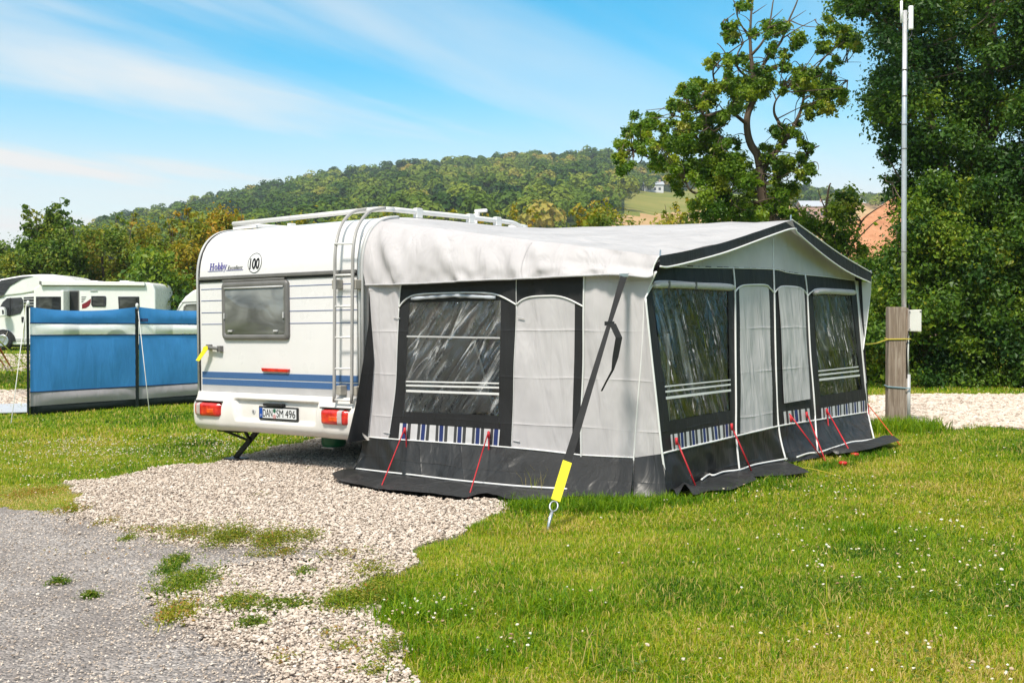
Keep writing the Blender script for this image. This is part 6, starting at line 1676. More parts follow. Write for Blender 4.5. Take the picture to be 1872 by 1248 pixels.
# --- the oak behind the awning
OY = 24.0
def oc(x, y, dz=0.0): return at(1080 + x / 2.3636, y / 2.3636, OY + dz)
ok_ = [(610, 130, 42), (668, 22, 36), (600, 160, 36), (740, 130, 50), (830, 128, 46), (890, 180, 46), (525, 265, 42), (592, 272, 44), (650, 252, 40), (690, 332, 66), (1020, 112, 52), (1085, 145, 56), (1135, 175, 46), (1000, 205, 44), (1165, 205, 36), (1050, 262, 36), (955, 330, 58), (1025, 385, 72), (905, 330, 46), (1045, 440, 56), (885, 372, 46), (960, 470, 48), (1070, 395, 40), (565, 400, 70), (472, 420, 66), (420, 440, 60), (360, 470, 44), (605, 430, 70), (525, 500, 76), (452, 520, 76), (270, 520, 46), (205, 530, 44), (185, 590, 46), (130, 640, 46), (150, 722, 40), (232, 620, 52), (300, 640, 54), (340, 580, 64), (425, 600, 84), (520, 600, 76), (600, 640, 52), (560, 690, 76), (480, 700, 86), (400, 680, 76), (350, 740, 56), (380, 800, 44), (285, 700, 52), (520, 780, 86), (600, 780, 86), (640, 722, 66), (450, 760, 60), (540, 870, 76), (470, 900, 56), (620, 880, 70), (690, 830, 56), (720, 770, 46), (785, 740, 54), (822, 700, 52), (765, 660, 44), (820, 620, 36), (870, 560, 46), (800, 560, 40), (860, 740, 54), (932, 742, 40), (900, 690, 36), (940, 640, 28), (840, 850, 66), (860, 910, 56), (790, 890, 60), (740, 930, 50), (840, 240, 34), (780, 222, 36), (765, 300, 36), (705, 440, 50), (745, 362, 54), (800, 380, 46), (830, 300, 36), (115, 690, 34), (255, 585, 40), (300, 545, 36), (395, 400, 36), (475, 370, 36), (640, 950, 60), (540, 950, 60), (700, 900, 50), (910, 600, 30), (920, 770, 36), (600, 345, 44), (650, 400, 50)]
C = []; Rr = []
for x, y, r in ok_:
    k = 7
    for q in range(k):
        a = rng.uniform(0, 6.28); d = r * 0.8 * math.sqrt(rng.uniform(0, 1))
        C.append(tuple(oc(x + d * math.cos(a), y + d * math.sin(a), rng.normal(0, 0.75)))); Rr.append(r * rng.uniform(0.28, 0.56) / 2.3636 / FPX * OY)
ob = at(1080 + 770 / 2.3636, 640, OY); ob = Vector((ob.x, OY, float(gz(ob.x, OY))))
L = lambda pts, z=0.0: [oc(x, y, z + (dz[0] if dz else 0)) for x, y, *dz in pts]
limbs = [([ob - Vector((0, 0, .2)), oc(800, 1040)] + L([(780, 940), (748, 870), (737, 790), (733, 720)]), 0.24, 0.15),
         (L([(733, 720), (722, 670), (695, 630), (680, 580), (677, 510), (690, 460), (708, 420), (706, 360)]), 0.15, 0.085), (L([(706, 360), (700, 300), (690, 240), (684, 170), (690, 90), (700, -10)], 0), 0.085, 0.03),
         (L([(735, 740), (770, 690), (815, 640), (845, 600), (880, 545), (912, 470), (922, 400, .3), (935, 340, .4)]), 0.11, 0.03), (L([(845, 600), (820, 540, -.2), (795, 490, -.3), (800, 440, -.4), (830, 400, -.4)]), 0.07, 0.02),
         (L([(690, 240), (740, 180, -.2), (775, 90, -.2), (790, 0, -.2)]), 0.05, 0.02), (L([(706, 360), (760, 260, .3), (820, 180, .4), (850, 100, .4), (885, 20, .4), (895, -10, .4)]), 0.06, 0.018), (L([(830, 165, .4), (900, 120, .4), (975, 82, .4)]), 0.025, 0.008),
         (L([(706, 350), (640, 300, -.3), (632, 240, -.3), (660, 180, -.3)]), 0.05, 0.02), (L([(680, 540), (590, 480, -.4), (490, 500, -.6), (475, 430, -.6), (500, 390, -.6), (545, 372, -.6)]), 0.06, 0.03), (L([(538, 372, -.6), (530, 300, -.6), (575, 250, -.6), (585, 235, -.6), (560, 200, -.6), (546, 188, -.6)]), 0.032, 0.012),
         (L([(745, 850), (640, 790, .5), (520, 740, .6), (400, 710, .6), (280, 690, .5), (180, 650, .4)]), 0.10, 0.03), (L([(640, 790, .5), (520, 660, .3), (430, 560, .2), (400, 470, .2)]), 0.06, 0.02), (L([(748, 880), (560, 860, -.4), (440, 830, -.5), (410, 790, -.5)]), 0.07, 0.03),
         (L([(740, 800), (820, 760, .3), (900, 720, .3), (950, 650, .3)]), 0.05, 0.015), (L([(935, 340, .4), (1000, 260, .5), (1050, 210, .5), (1120, 170, .5)]), 0.03, 0.012), (L([(684, 170), (640, 90, -.2), (625, 20, -.2), (610, -10, -.2)]), 0.03, 0.012), (L([(1050, 275, .4), (1110, 270, .4), (1170, 270, .4)]), 0.012, 0.006), (L([(1040, 320, .4), (1110, 348, .4)]), 0.012, 0.006),
         (L([(500, 480, -.6), (500, 540, -.6), (560, 590, -.6)]), 0.022, 0.008)]
for x, y, x2, y2 in ((690, 100, 640, 60), (700, 60, 760, 20), (860, 90, 930, 45), (775, 90, 830, 40), (620, 60, 570, 95)):
    limbs.append((L([(x, y), ((x + x2) / 2 + 6, (y + y2) / 2 - 4), (x2, y2)]), 0.02, 0.006))
limbs = [(p, a * 0.68, b * 0.62) for p, a, b in limbs]
plant('oak_tree', 'half bare oak with a twisting trunk and ragged green crown, rising behind the awning roof', 'tree', ob, C, Rr, 200, 0.064, 'oak', 0.56, limbs, twigs=2, tsd=0.2, jit=0.6, soft=True, bark='bark')

# --- right: ivy clad tree, hedge and saplings
def fill(poly, n, Y, dY, r0, r1, avoid=None):
    xs = [p[0] for p in poly]; ys = [p[1] for p in poly]; C = []; Rr = []
    while len(C) < n:
        x = rng.uniform(min(xs), max(xs)); y = rng.uniform(min(ys), max(ys))
        if not inpoly(np.array([x]), np.array([y]), poly)[0]: continue
        if avoid and any((x - a) ** 2 + (y - b) ** 2 < c * c for a, b, c in avoid): continue
        C.append(tuple(at(x, y, Y + rng.uniform(-dY, dY)))); Rr.append(rng.uniform(r0, r1))
    return C, Rr
IY = 21.0
gaps = [(1770, 95, 16), (1840, 45, 14), (1825, 262, 22), (1790, 240, 12), (1855, 235, 16), (1700, 40, 10), (1862, 150, 12)]
C1, R1 = fill([(1600, -60), (1530, -60), (1535, 6), (1560, 12), (1590, 22), (1618, 60), (1612, 95), (1640, 120), (1600, 142), (1592, 175), (1612, 228), (1655, 262), (1675, 300), (1650, 340), (1640, 430), (1650, 560), (1850, 560), (2080, 540), (2080, -60)], 560, IY, 1.6, 0.24, 0.48, gaps)
C2, R2 = fill([(1608, 270), (1640, 268), (1648, 300), (1622, 300)], 7, IY, .4, .12, .2)
C3, R3 = fill([(1618, 318), (1650, 310), (1650, 345), (1628, 352)], 6, IY, .4, .12, .2)
C4, R4 = fill([(1524, -10), (1560, -12), (1600, 10), (1590, 34), (1555, 30), (1530, 22)], 14, IY, .5, .13, .24)
C5, R5 = fill([(1585, 55), (1602, 50), (1640, 95), (1600, 150), (1588, 185), (1600, 210), (1650, 215), (1650, 60)], 26, IY, .9, .16, .30)
ib = ground(1800, 712)
def iv(x, y, dz=0.0): return at(x, y, IY + dz)
ib = Vector((iv(1775, 700).x, IY, float(gz(iv(1775, 700).x, IY))))
limbs = [([ib, iv(1778, 560), iv(1770, 430), iv(1782, 300), iv(1800, 180), iv(1812, 60), iv(1815, -60)], 0.30, 0.09), ([iv(1782, 320), iv(1810, 250, .3), iv(1850, 190, .6), iv(1900, 120, .6)], 0.16, 0.05), ([iv(1776, 420), iv(1735, 330, -.4), iv(1705, 230, -.5), iv(1680, 130, -.6), iv(1640, 40, -.6)], 0.15, 0.04),
         ([iv(1790, 240), iv(1760, 150, .4), iv(1735, 60, .4), iv(1720, -40, .4)], 0.10, 0.04), ([iv(1660, 90, -.5), iv(1610, 30, -.5), iv(1550, 8, -.5)], 0.04, 0.01), ([iv(1705, 250, -.5), iv(1640, 190, -.5), iv(1600, 180, -.5)], 0.04, 0.01), ([iv(1690, 330, -.4), iv(1650, 330, -.4), iv(1630, 300, -.4), iv(1612, 278, -.4)], 0.025, 0.008), ([iv(1650, 330, -.4), iv(1630, 335, -.4)], 0.012, 0.006), ([iv(1660, 230, -.5), iv(1630, 228, -.5), iv(1600, 222, -.5)], 0.014, 0.005)]
plant('ivy_tree', 'tall dark leafy tree overgrown with ivy, filling the upper right corner behind the mast', 'tree', ib, C1 + C2 + C3 + C4 + C5, R1 + R2 + R3 + R4 + R5, 430, 0.067, 'ivy', 0.34, limbs, twigs=5, tsd=0.2, jit=0.55, soft=True)
HB = ground(1760, 704)
C1, R1 = fill([(1632, 450), (1664, 400), (1700, 330), (1800, 340), (1830, 420), (1760, 560), (1690, 600), (1640, 660), (1590, 690), (1575, 560)], 150, IY - 0.6, 1.2, 0.24, 0.46)
plant('hedge_tree', 'yellow green leafy hedge tree directly behind the mast and timber post', 'tree', (iv(1680, 700).x, IY - .6, float(gz(7.4, IY))), C1, R1, 400, 0.064, 'ivy', 0.55, [([Vector((iv(1680, 700).x, IY - .6, 0.1)), iv(1690, 600, -.6), iv(1700, 470, -.6), iv(1720, 370, -.6)], 0.10, 0.03), ([iv(1690, 600, -.6), iv(1650, 500, -.6), iv(1640, 420, -.6)], 0.05, 0.02)], tsd=0.2, soft=True)
C1, R1 = fill([(1690, 560), (1780, 480), (1820, 400), (1900, 380), (2080, 380), (2080, 712), (1900, 706), (1700, 700), (1650, 690)], 260, IY - 0.9, 1.1, 0.24, 0.46)
plant('hedge', 'dense dark green overgrown hedge at the right edge behind the gravel pitch', 'hedge', (iv(1850, 700).x, IY - .9, float(gz(9, IY))), C1, R1, 400, 0.066, 'ivy', 0.45, [([Vector((iv(1850, 700).x, IY - .9, 0.1)), iv(1850, 600, -.9), iv(1840, 470, -.9)], 0.10, 0.03), ([iv(1850, 640, -.9), iv(1900, 540, -.9), iv(1940, 460, -.9)], 0.08, 0.02)], trunk='stem', tsd=0.2, soft=True)
C1, R1 = fill([(1575, 480), (1610, 460), (1640, 520), (1660, 640), (1640, 706), (1540, 704), (1500, 690), (1520, 560)], 90, IY + 1.0, 0.9, 0.24, 0.42)
plant('hedge_shrub', 'dark green shrub low behind the far corner of the awning, left of the timber post', 'shrub', (iv(1590, 700).x, IY + 1, float(gz(6.6, IY + 1))), C1, R1, 300, 0.075, 'ivy', 0.42, [([Vector((iv(1590, 700).x, IY + 1, 0.1)), iv(1590, 600, 1), iv(1600, 500, 1)], 0.06, 0.02)], trunk='stem', soft=True)
SY_ = 26.0
C1, R1 = fill([(1470, 420), (1500, 385), (1530, 375), (1552, 400), (1575, 440), (1612, 480), (1600, 560), (1540, 560), (1480, 500)], 38, SY_, 0.9, 0.16, 0.32)
C2, R2 = fill([(1528, 360), (1545, 348), (1562, 352), (1562, 372), (1570, 400), (1540, 420), (1515, 400)], 13, SY_, 0.6, 0.16, 0.30)
C3, R3 = fill([(1440, 385), (1470, 375), (1500, 420), (1480, 450), (1440, 430)], 10, SY_, 0.6, 0.14, 0.26)
sb = Vector((at(1540, 640, SY_).x, SY_, float(gz(7.6, SY_))))
def sv(x, y, dz=0): return at(x, y, SY_ + dz)
limbs = [([sb, sv(1538, 540), sv(1530, 460), sv(1512, 400), sv(1515, 350), sv(1519, 335)], 0.07, 0.015), ([sv(1535, 500), sv(1562, 440), sv(1580, 400), sv(1620, 372)], 0.04, 0.01), ([sv(1530, 460), sv(1490, 420), sv(1465, 390), sv(1450, 372)], 0.035, 0.01), ([sv(1514, 390), sv(1500, 360), sv(1496, 345)], 0.02, 0.006), ([sv(1520, 420), sv(1545, 385), sv(1555, 360)], 0.03, 0.01), ([sv(1556, 450), sv(1600, 405), sv(1628, 395)], 0.02, 0.006)]
plant('young_tree', 'thin branched young tree with sparse leaves, in front of the orange tiled roof', 'tree', sb, C1 + C2 + C3, R1 + R2 + R3, 130, 0.085, 'oak', 0.6, limbs, twigs=2, tsd=0.2, soft=True)

# --- left hedgerow and the rusty bushes beyond the caravan
def shrub(name, label, px0, px1, top, bot, Y, leafm, t0, n, lsz=0.15, group='bushes of the hedgerow behind the pitches', rr=(0.42, 0.75), per=190, spikes=0, tsd=0.14, tops=None):
    C = []; Rr = []
    for _ in range(n):
        u = rng.uniform(-1, 1); x = (px0 + px1) / 2 + u * (px1 - px0) / 2
        tp = top + (bot - top) * 0.30 * abs(u) ** 2.2 + (fbm(np.array([x * 0.045]), np.array([Y * .3]), 5)[0] - 0.5) * 42
        y = tp + 10 + (bot - tp) * rng.uniform(0, 1) ** 1.15
        C.append(tuple(at(x, y, Y + rng.uniform(-1.6, 1.6)))); Rr.append(rng.uniform(*rr))
    xm = (px0 + px1) / 2; b = at(xm, bot, Y); b = Vector((b.x, Y, float(gz(b.x, Y))))
    limbs = [([b, at(xm + 4, (bot * 2 + top) / 3, Y), at(xm - 3, (bot + 2 * top) / 3, Y), at(xm, top + 15, Y)], 0.14, 0.03), ([at(xm + 4, (bot * 2 + top) / 3, Y), at(xm + (px1 - px0) * .25, (bot + top) / 2, Y)], 0.08, 0.03), ([at(xm + 4, (bot * 2 + top) / 3, Y), at(xm - (px1 - px0) * .25, (bot + top) / 2, Y)], 0.08, 0.03)]
    for k in range(spikes):
        x = rng.uniform(px0 + 12, px1 - 12); y = top + rng.uniform(-2, 25); h = rng.uniform(15, 42)
        p0 = at(x, y + 35, Y); p1 = at(x + rng.normal(0, 6), y - h, Y); limbs.append(([p0, p0.lerp(p1, .5), p1], 0.03, 0.008))
        for q in range(5):
            C.append(tuple(p0.lerp(p1, 0.35 + 0.15 * q) + Vector((rng.normal(0, .22), rng.normal(0, .2), 0)))); Rr.append(rng.uniform(.12, .24))
    return plant(name, label, 'shrub', b, C, Rr, per, lsz, leafm, t0, limbs, group=group, trunk='stem', tsd=tsd, soft=True)
HYL = 50.0
shrub('hedgerow_bush', 'olive green hedgerow bush at the left edge behind the motorhome cab', -130, 70, 428, 640, HYL, 'hedge', 0.55, 100)
shrub('hedgerow_bush', 'tallest hedgerow bush with twiggy top standing above the motorhome', 30, 150, 402, 640, HYL - 1, 'hedge', 0.42, 80, spikes=9)
shrub('hedgerow_bush', 'reddish olive bush in the hedgerow above the motorhome side door', 120, 260, 412, 640, HYL, 'hedge', 0.66, 95, spikes=2)
shrub('ivy_bush', 'fresh green ivy covered bush above the rear of the motorhome', 225, 345, 458, 640, HYL - 4, 'ivy', 0.66, 80, lsz=0.17)
shrub('hedgerow_bush', 'orange tinged bush rising just left of the white caravan roof', 215, 345, 412, 640, HYL + 1, 'rust', 0.52, 80, spikes=3)
shrub('hedgerow_bush', 'golden brown bush half hidden by the left corner of the caravan roof', 310, 470, 388, 640, HYL, 'rust', 0.62, 100, spikes=3)
shrub('hedgerow_bush', 'green brown bush showing under the roof rack of the caravan', 440, 640, 392, 600, HYL, 'rust', 0.34, 90)
shrub('hedgerow_bush', 'brown green bush behind the middle of the roof rack rail', 600, 800, 398, 600, HYL + 1, 'rust', 0.42, 80)
shrub('hedgerow_bush', 'rusty bush at the front end of the roof rack, before the wooded hill', 790, 1000, 402, 600, HYL, 'rust', 0.52, 80, spikes=3)
shrub('hedgerow_bush', 'broad orange brown bush above the awning roof in front of the wooded hill', 1028, 1190, 384, 600, HYL - 6, 'rust', 0.52, 110, spikes=3)
shrub('hedgerow_bush', 'olive brown bush above the awning roof between the hill field and the oak', 1145, 1300, 396, 600, HYL - 5, 'rust', 0.42, 95, spikes=4)
shrub('hedgerow_bush', 'bright yellow green bush at the foot of the oak above the awning ridge', 1330, 1420, 400, 600, 30, 'oak', 0.80, 40, lsz=0.14, rr=(.3, .5))

# unseen hedgerow added all round behind the camera to darken the window reflections
proto = None
for k in range(20):
    az = math.radians(38 + k * 284 / 19.0); rad_ = 27 + 4 * math.sin(k * 2.3)
    X, Y = rad_ * math.sin(az), rad_ * math.cos(az)
    if proto is None:
        C = []; Rr = []
        for _ in range(120):
            u = rng.uniform(-1, 1); zz = rng.uniform(0.2, 5.6 - 1.6 * u * u)
            C.append((X + u * 4.6, Y + rng.uniform(-1.2, 1.2), zz)); Rr.append(rng.uniform(0.5, 0.9))
        b_ = Vector((X, Y, 0.0)); lm = [([b_, b_ + Vector((0.2, 0, 2)), b_ + Vector((0, 0, 4.5))], 0.15, 0.04)]
        proto = plant('hedge', 'long added hedgerow outside the picture, darkening what the clear awning windows mirror', 'hedge', b_, C, Rr, 60, 0.32, 'ivy', 0.5, lm, trunk='stem', group='added hedgerow round the field')
        proto.rotation_euler = (0, 0, -az)
    else:
        o = proto.copy(); COL.objects.link(o); o.location = (X, Y, 0.0); o.rotation_euler = (0, 0, -az + 0.1 * math.sin(k)); o.scale = (1, 1, 0.85 + 0.3 * math.sin(k * 1.7) ** 2)
        for ch in proto.children:
            c_ = ch.copy(); COL.objects.link(c_); c_.parent = o

# ------------------------------------------------------------------ hills
RIDGE = np.array([(-4000, 578), (-900, 560), (-200, 520), (60, 470), (150, 430), (185, 416), (250, 400), (330, 382), (420, 366), (500, 346), (600, 328), (700, 314), (800, 303), (900, 294), (1000, 289), (1080, 287), (1130, 296), (1200, 310), (1300, 324), (1440, 342), (1540, 352), (1640, 362), (1750, 372), (1872, 388), (2300, 470), (3200, 545), (6000, 578)], float)
RD = 700.0
def ridge_z(az):
    """height of the skyline in each direction, metres"""
    a = np.clip(az, -1.2, 1.2); px = CX + FPX * np.tan(a)
    y = np.interp(px, RIDGE[:, 0], RIDGE[:, 1]) + 14
    return CAMH + RD * np.cos(a) * (HOR - y) / FPX
def hz(X, Y):
    X = np.asarray(X, float); Y = np.asarray(Y, float); r = np.hypot(X, Y); az = np.arctan2(X, Y)
    zr = ridge_z(az)
    t = np.clip((r - 110) / (RD - 110), 0, 1.25)
    rise = np.where(t < 1, t ** 1.15, 1 - (t - 1) * 0.35)
    z = gz(X, np.minimum(Y, 60)) + (zr - 0.2) * rise
    z = z + sstep(150, 400, r) * (fbm(X * 0.012, Y * 0.012, 8) - 0.5) * 7 * (1 - sstep(560, 700, r))
    return z - sstep(60, 110, r) * 1.2 * (1 - sstep(110, 260, r))
azs = np.concatenate([np.linspace(-math.pi, -0.75, 22, endpoint=False), np.linspace(-0.75, 0.75, 220), np.linspace(0.75, math.pi, 23)[1:]])
rs_ = np.concatenate([[0.0, 1.5], np.arange(2.2, 30, 0.8), np.geomspace(30, 110, 26), np.geomspace(113, 900, 70)])
AZ, RS = np.meshgrid(azs, rs_)
TX, TY = RS * np.sin(AZ), RS * np.cos(AZ)
TZ = hz(TX, TY)
TZ -= 0.16 * ((np.abs(TX) < 11.3) & (TY > 3.0) & (TY < 22.3))
tidx = np.arange(TX.size).reshape(TX.shape)
TF = gridfaces(tidx)[:, ::-1]
ctr = np.stack([TX, TY, TZ], -1).reshape(-1, 3)[TF].mean(1)
tpx, tpy, _ = proj(ctr); rr2 = np.hypot(ctr[:, 0], ctr[:, 1]); fwd = ctr[:, 1] > 0
WOOD1 = [(-400, 600), (100, 470), (185, 405), (330, 372), (600, 316), (800, 290), (1000, 276), (1130, 284), (1250, 300), (1300, 316), (1290, 342), (1200, 352), (1150, 352), (1138, 366), (1140, 388), (1100, 420), (1000, 470), (600, 600)]
WOOD2 = [(1270, 316), (1440, 334), (1540, 346), (1570, 354), (1560, 374), (1470, 384), (1440, 372), (1300, 346)]
WOOD3 = [(1560, 362), (1640, 362), (1660, 382), (1600, 384)]
mi2 = np.zeros(len(TF), np.int32)
farm = (rr2 > 108) & fwd
mi2[farm & (tpx > 1020) & (tpy > 384)] = 2
mi2[farm & inpoly(tpx, tpy, [(1130, 350), (1300, 344), (1330, 384), (1210, 390), (1110, 398)])] = 1
mi2[farm & (tpx > 1400) & (tpy <= 384)] = 2
mi2[farm & (inpoly(tpx, tpy, WOOD1) | inpoly(tpx, tpy, WOOD2))] = 3
def fieldmat(name, a, b, sc=0.03):
    t = NT(name); c = t.coord(); f = t.noise(t.mapping(c, (1, 2.2, 1)), sc, 6, 0.6); f2 = t.noise(c, 0.6, 4)
    cc = t.mix(t.math('MULTIPLY', f2, 0.4), t.ramp(f, [(0.35, a), (0.65, b)]), tuple(k * 0.7 for k in a))
    return t.end(t.bsdf(cc, 0.95, 0, 0.1))
terr = npmesh('hills', np.stack([TX, TY, TZ], -1).reshape(-1, 3), TF, [M['soil'], fieldmat('hill_pasture', (0.16, 0.19, 0.035), (0.30, 0.26, 0.075)), fieldmat('stubble_field', (0.44, 0.28, 0.13), (0.56, 0.38, 0.20)), fieldmat('wood_floor', (0.03, 0.05, 0.015), (0.05, 0.07, 0.02))], attrs={'gravel': ('POINT', np.zeros(TX.size))}, smooth=True)
terr.data.polygons.foreach_set('material_index', mi2); tag(terr, kind='structure')

# woods on the hill: lobed crowns of leaf sprays
M['wood'] = leafmat('woodland_leaves', [(0.0, (0.016, 0.052, 0.014)), (0.3, (0.058, 0.120, 0.018)), (0.55, (0.135, 0.205, 0.024)), (0.8, (0.25, 0.295, 0.04)), (1.0, (0.38, 0.31, 0.07))], 0.25, 0.7, 0.1)
TP = []
cell = {}
def tryadd(X, Y, rad):
    k = (int(X // 8), int(Y // 8))
    for i in (-1, 0, 1):
        for j in (-1, 0, 1):
            for (x, y, r) in cell.get((k[0] + i, k[1] + j), ()):
                if (x - X) ** 2 + (y - Y) ** 2 < (0.80 * (r + rad)) ** 2: return
    cell.setdefault(k, []).append((X, Y, rad)); TP.append((X, Y, rad))
N0 = 26000
az_ = rng.uniform(-0.52, 0.40, N0); r_ = np.sqrt(rng.uniform(230 ** 2, 735 ** 2, N0))
XX, YY = r_ * np.sin(az_), r_ * np.cos(az_); ZZ = hz(XX, YY)
ppx, ppy, _ = proj(np.stack([XX, YY, ZZ], -1))
okm = (inpoly(ppx, ppy, WOOD1) | inpoly(ppx, ppy, WOOD2) | inpoly(ppx, ppy, WOOD3)) | ((ppx < 1260) & (r_ > 640)) 
okm &= (ppx < 1260) | (r_ < 715)
for X, Y, o, x_ in zip(XX, YY, okm, ppx):
    if o: tryadd(X, Y, rng.uniform(3.0, 6.2) * (1.0 if x_ < 1140 else 0.72))
TPa = np.array(TP)
print('wood trees', len(TPa))
PP, NN, SS, TT = [], [], [], []
for (X, Y, rad) in TPa:
    zb = float(hz(X, Y)); k = rng.integers(5, 9); t0 = 0.48 + rng.normal(0, 0.23) + (fbm(np.array([X * .01]), np.array([Y * .01]), 3)[0] - .5) * 0.5
    d = rng.normal(0, 1, (k, 3)); d[:, 2] = np.abs(d[:, 2]) * 0.7; d /= np.linalg.norm(d, axis=1, keepdims=True)
    c = np.array([X, Y, zb + rad * 0.95]) + d * rad * np.array([0.55, 0.55, 0.62]) * rng.uniform(0.7, 1.15, (k, 1)); rl = rad * rng.uniform(0.36, 0.58, k)
    per = 46; ci = np.repeat(np.arange(k), per); D = rng.normal(0, 1, (k * per, 3)); D[:, 2] = np.where(D[:, 2] < -0.6, -D[:, 2], D[:, 2]); D /= np.linalg.norm(D, axis=1, keepdims=True)
    PP.append(c[ci] + D * rl[ci][:, None] * rng.uniform(0.8, 1.08, (k * per, 1))); NN.append(D + rng.normal(0, 0.10, (k * per, 3)) + np.array([0, 0, 0.2])); SS.append(rng.uniform(0.9, 1.7, k * per) * (rad / 5) ** 0.5); TT.append(np.clip(t0 + rng.normal(0, 0.03, k * per), 0, 1))
P = np.concatenate(PP)
V, F = leafcards(P, np.concatenate(NN), np.concatenate(SS), 0.9)
wd = npmesh('woods', V, F, M['wood'], attrs={'tint': ('FACE', np.concatenate(TT))}); tag(wd, kind='stuff')

# far houses
def tground(px, py):
    d = ray(px, py); t = 60.0
    while t < 1200:
        p = CAM + d * t
        if p.z < float(hz(p.x, p.y)): break
        t += 2.0
    return CAM + d * t
house('hill_house', 1178, 1213, 338, 331, 351, 400.0, 'small white house with pale roof by the field edge high on the hill', 'house', M['render_white'], M['slate'], 8, False, ex1)
house('stone_house', 1466, 1512, 378, 366, 400, 300.0, 'pinkish house with pale roof among trees right of the oak', 'house', M['stone_pink'], M['slate'], 9, False, ex1)
eL = at(1482, 466, 56); rL = at(1642, 364, 64); dirb = Vector((1, 0.12, 0)).normalized() * 15; bL = rL + Vector((rL.x - eL.x, rL.y - eL.y, eL.z - rL.z))
gzb_ = float(gz(eL.x, eL.y)) - 0.5
bo = Vector((eL.x, eL.y, gzb_))
bt = thing('barn', 'barn with a big orange pantile roof glimpsed between the young tree and the mast', 'barn', loc=bo)
for p, q in ((eL, rL), (bL, rL)):
    n_ = (q - p).cross(dirb).normalized() * 0.14; n_ = n_ if n_.z > 0 else -n_
    ov_ = (p - q) * 0.06
    P_ = [p + ov_ - dirb * 0.015, q - dirb * 0.015, q + n_ - dirb * 0.015, p + ov_ + n_ - dirb * 0.015]
    MB().prism([v - bo for v in P_], dirb * 1.03).build('roof', M['pantile'], bt)
z0_ = Vector((0, 0, 1))
MB().prism([Vector((v.x, v.y, zz)) - bo for v, zz in ((eL, gzb_ - 1), (bL, gzb_ - 1), (bL, bL.z - .05), (rL, rL.z - .05), (eL, eL.z - .05))], dirb).build('wall', M['stone_pink'], bt)
HAZE = 0.0003
# ------------------------------------------------------------------ light, sky, camera
sd = Vector((-0.24, -0.56, 0.84)).normalized()
elev = math.asin(sd.z); rot_ = math.atan2(sd.x, sd.y)
sun = bpy.data.lights.new('sun', 'SUN'); sun.energy = 3.3; sun.angle = math.radians(8.0); sun.color = (1.0, 0.93, 0.82)
so = bpy.data.objects.new('sun', sun); COL.objects.link(so); so.rotation_euler = sd.to_track_quat('Z', 'Y').to_euler()
w = bpy.data.worlds.new('World'); S.world = w; w.use_nodes = True
nt = w.node_tree; nt.nodes.clear()
def wn(ty): return nt.nodes.new(ty)
out = wn('ShaderNodeOutputWorld'); bg = wn('ShaderNodeBackground'); bg.inputs['Strength'].default_value = 0.13
sky = wn('ShaderNodeTexSky'); sky.sky_type = 'NISHITA'; sky.sun_disc = False; sky.sun_elevation = elev; sky.sun_rotation = rot_
sky.altitude = 100; sky.air_density = 1.0; sky.dust_density = 0.6; sky.ozone_density = 1.4
hs = wn('ShaderNodeHueSaturation'); hs.inputs['Hue'].default_value = 0.474; hs.inputs['Saturation'].default_value = 1.6; hs.inputs['Value'].default_value = 1.0
nt.links.new(sky.outputs[0], hs.inputs['Color'])
tc = wn('ShaderNodeTexCoord'); sep = wn('ShaderNodeSeparateXYZ'); nt.links.new(tc.outputs['Generated'], sep.inputs[0])
def wm(op, a, b=0.0, c=None, clamp=False):
    n = wn('ShaderNodeMath'); n.operation = op; n.use_clamp = clamp
    for k, v in ((0, a), (1, b), (2, c)):
        if v is None: continue
        if isinstance(v, (int, float)): n.inputs[k].default_value = v
        else: nt.links.new(v, n.inputs[k])
    return n.outputs[0]
den = wm('ADD', wm('MAXIMUM', sep.outputs['Z'], 0.0), 0.10)
cu = wm('DIVIDE', sep.outputs['X'], den); cv = wm('DIVIDE', sep.outputs['Y'], den)
cmb = wn('ShaderNodeCombineXYZ'); nt.links.new(cu, cmb.inputs[0]); nt.links.new(cv, cmb.inputs[1])
mp_ = wn('ShaderNodeMapping'); mp_.inputs['Scale'].default_value = (0.30, 1.35, 1); mp_.inputs['Location'].default_value = (0.4, 1.3, 0)
mr_ = wn('ShaderNodeMapping'); mr_.inputs['Rotation'].default_value = (0, 0, math.radians(-55)); nt.links.new(cmb.outputs[0], mr_.inputs['Vector']); nt.links.new(mr_.outputs[0], mp_.inputs['Vector'])
nz_ = wn('ShaderNodeTexNoise'); nz_.inputs['Scale'].default_value = 0.9; nz_.inputs['Detail'].default_value = 7; nz_.inputs['Roughness'].default_value = 0.52; nz_.inputs['Distortion'].default_value = 0.5
nt.links.new(mp_.outputs[0], nz_.inputs['Vector'])
def wramp(fac, stops):
    n = wn('ShaderNodeMapRange'); n.interpolation_type = 'SMOOTHSTEP'; n.inputs[1].default_value = stops[0]; n.inputs[2].default_value = stops[1]; n.inputs[3].default_value = stops[2]; n.inputs[4].default_value = stops[3]
    nt.links.new(fac, n.inputs[0]); return n.outputs[0]
cl = wramp(nz_.outputs['Fac'], (0.33, 0.68, 0.0, 1.0))
lf = wramp(sep.outputs['X'], (-0.42, 0.20, 1.0, 0.30))            # more cirrus to the left
hzn = wramp(sep.outputs['Z'], (0.02, 0.24, 1.0, 0.0))             # pale towards the horizon
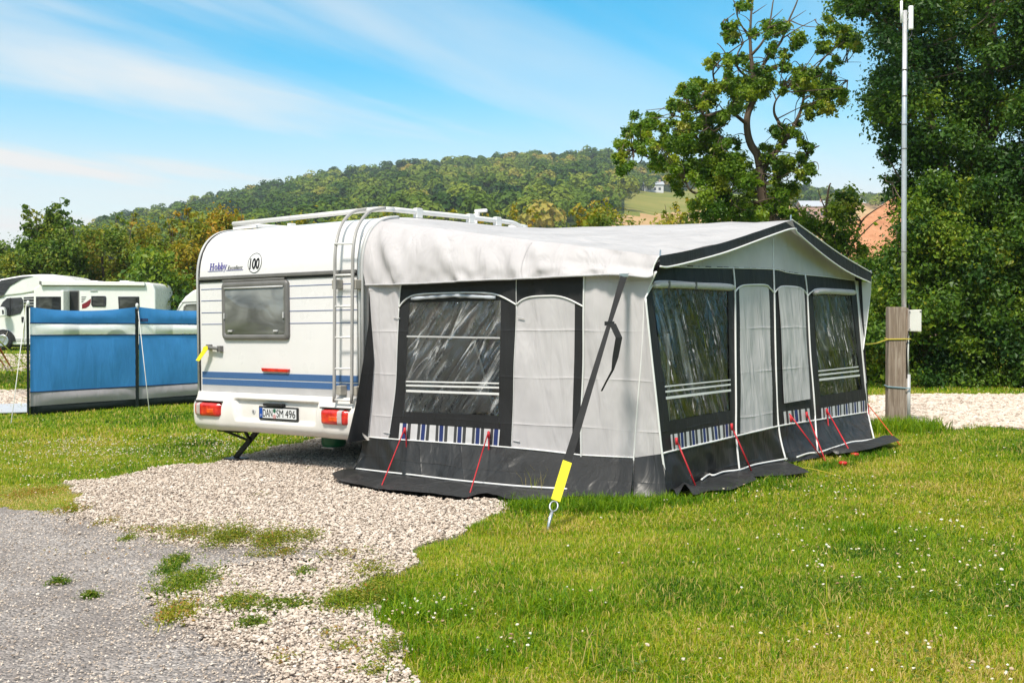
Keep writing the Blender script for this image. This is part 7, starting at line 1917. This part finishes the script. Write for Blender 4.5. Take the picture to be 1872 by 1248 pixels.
m_ = wm('MULTIPLY', cl, lf)
m_ = wm('MAXIMUM', m_, wm('MULTIPLY', hzn, 0.92))
ovh = wramp(sep.outputs['Z'], (0.30, 0.60, 0.0, 0.85))              # white veil added overhead out of view, to make the fill less blue
m_ = wm('MAXIMUM', m_, ovh)
m_ = wm('ADD', m_, wm('MULTIPLY', wm('MULTIPLY', hzn, cl), 0.35), clamp=True)
mxn = wn('ShaderNodeMix'); mxn.data_type = 'RGBA'; nt.links.new(m_, mxn.inputs[0]); nt.links.new(hs.outputs[0], mxn.inputs[6]); mxn.inputs[7].default_value = (5.0, 4.98, 4.85, 1)
nt.links.new(mxn.outputs[2], bg.inputs['Color']); nt.links.new(bg.outputs[0], out.inputs['Surface'])

# ------------------------------------------------------------------ the air between here and the hill
hzb = MB().box((0, 420, 90), (1700, 1000, 190)).V
lo, hi = min(v.z for v in hzb), max(v.z for v in hzb)
hm = bpy.data.materials.new('pale_air'); hm.use_nodes = True; ht_ = hm.node_tree; ht_.nodes.clear()
ho = ht_.nodes.new('ShaderNodeOutputMaterial'); pv_ = ht_.nodes.new('ShaderNodeVolumePrincipled')
pv_.inputs['Color'].default_value = (0.80, 0.88, 1.0, 1); pv_.inputs['Density'].default_value = HAZE; pv_.inputs['Anisotropy'].default_value = 0.2
ht_.links.new(pv_.outputs[0], ho.inputs['Volume'])
hzo = MB().box((0, 0, 65.0), (2100, 2100, 136.0)).build('haze', hm); tag(hzo, kind='stuff')

cam = bpy.data.cameras.new('camera'); co = bpy.data.objects.new('camera', cam); COL.objects.link(co)
cam.sensor_width = 36; cam.lens = 36 * FPX / 1872; cam.clip_end = 3000; cam.clip_start = 0.05
co.location = CAM; co.rotation_euler = (math.pi / 2 + PITCH, 0, 0)
S.camera = co
S.view_settings.view_transform = 'Standard'; S.view_settings.look = 'None'; S.view_settings.gamma = 1; S.view_settings.exposure = 0.58
S.render.engine = 'CYCLES'
S.cycles.max_bounces = 8; S.cycles.transparent_max_bounces = 12
S.cycles.use_denoising = True
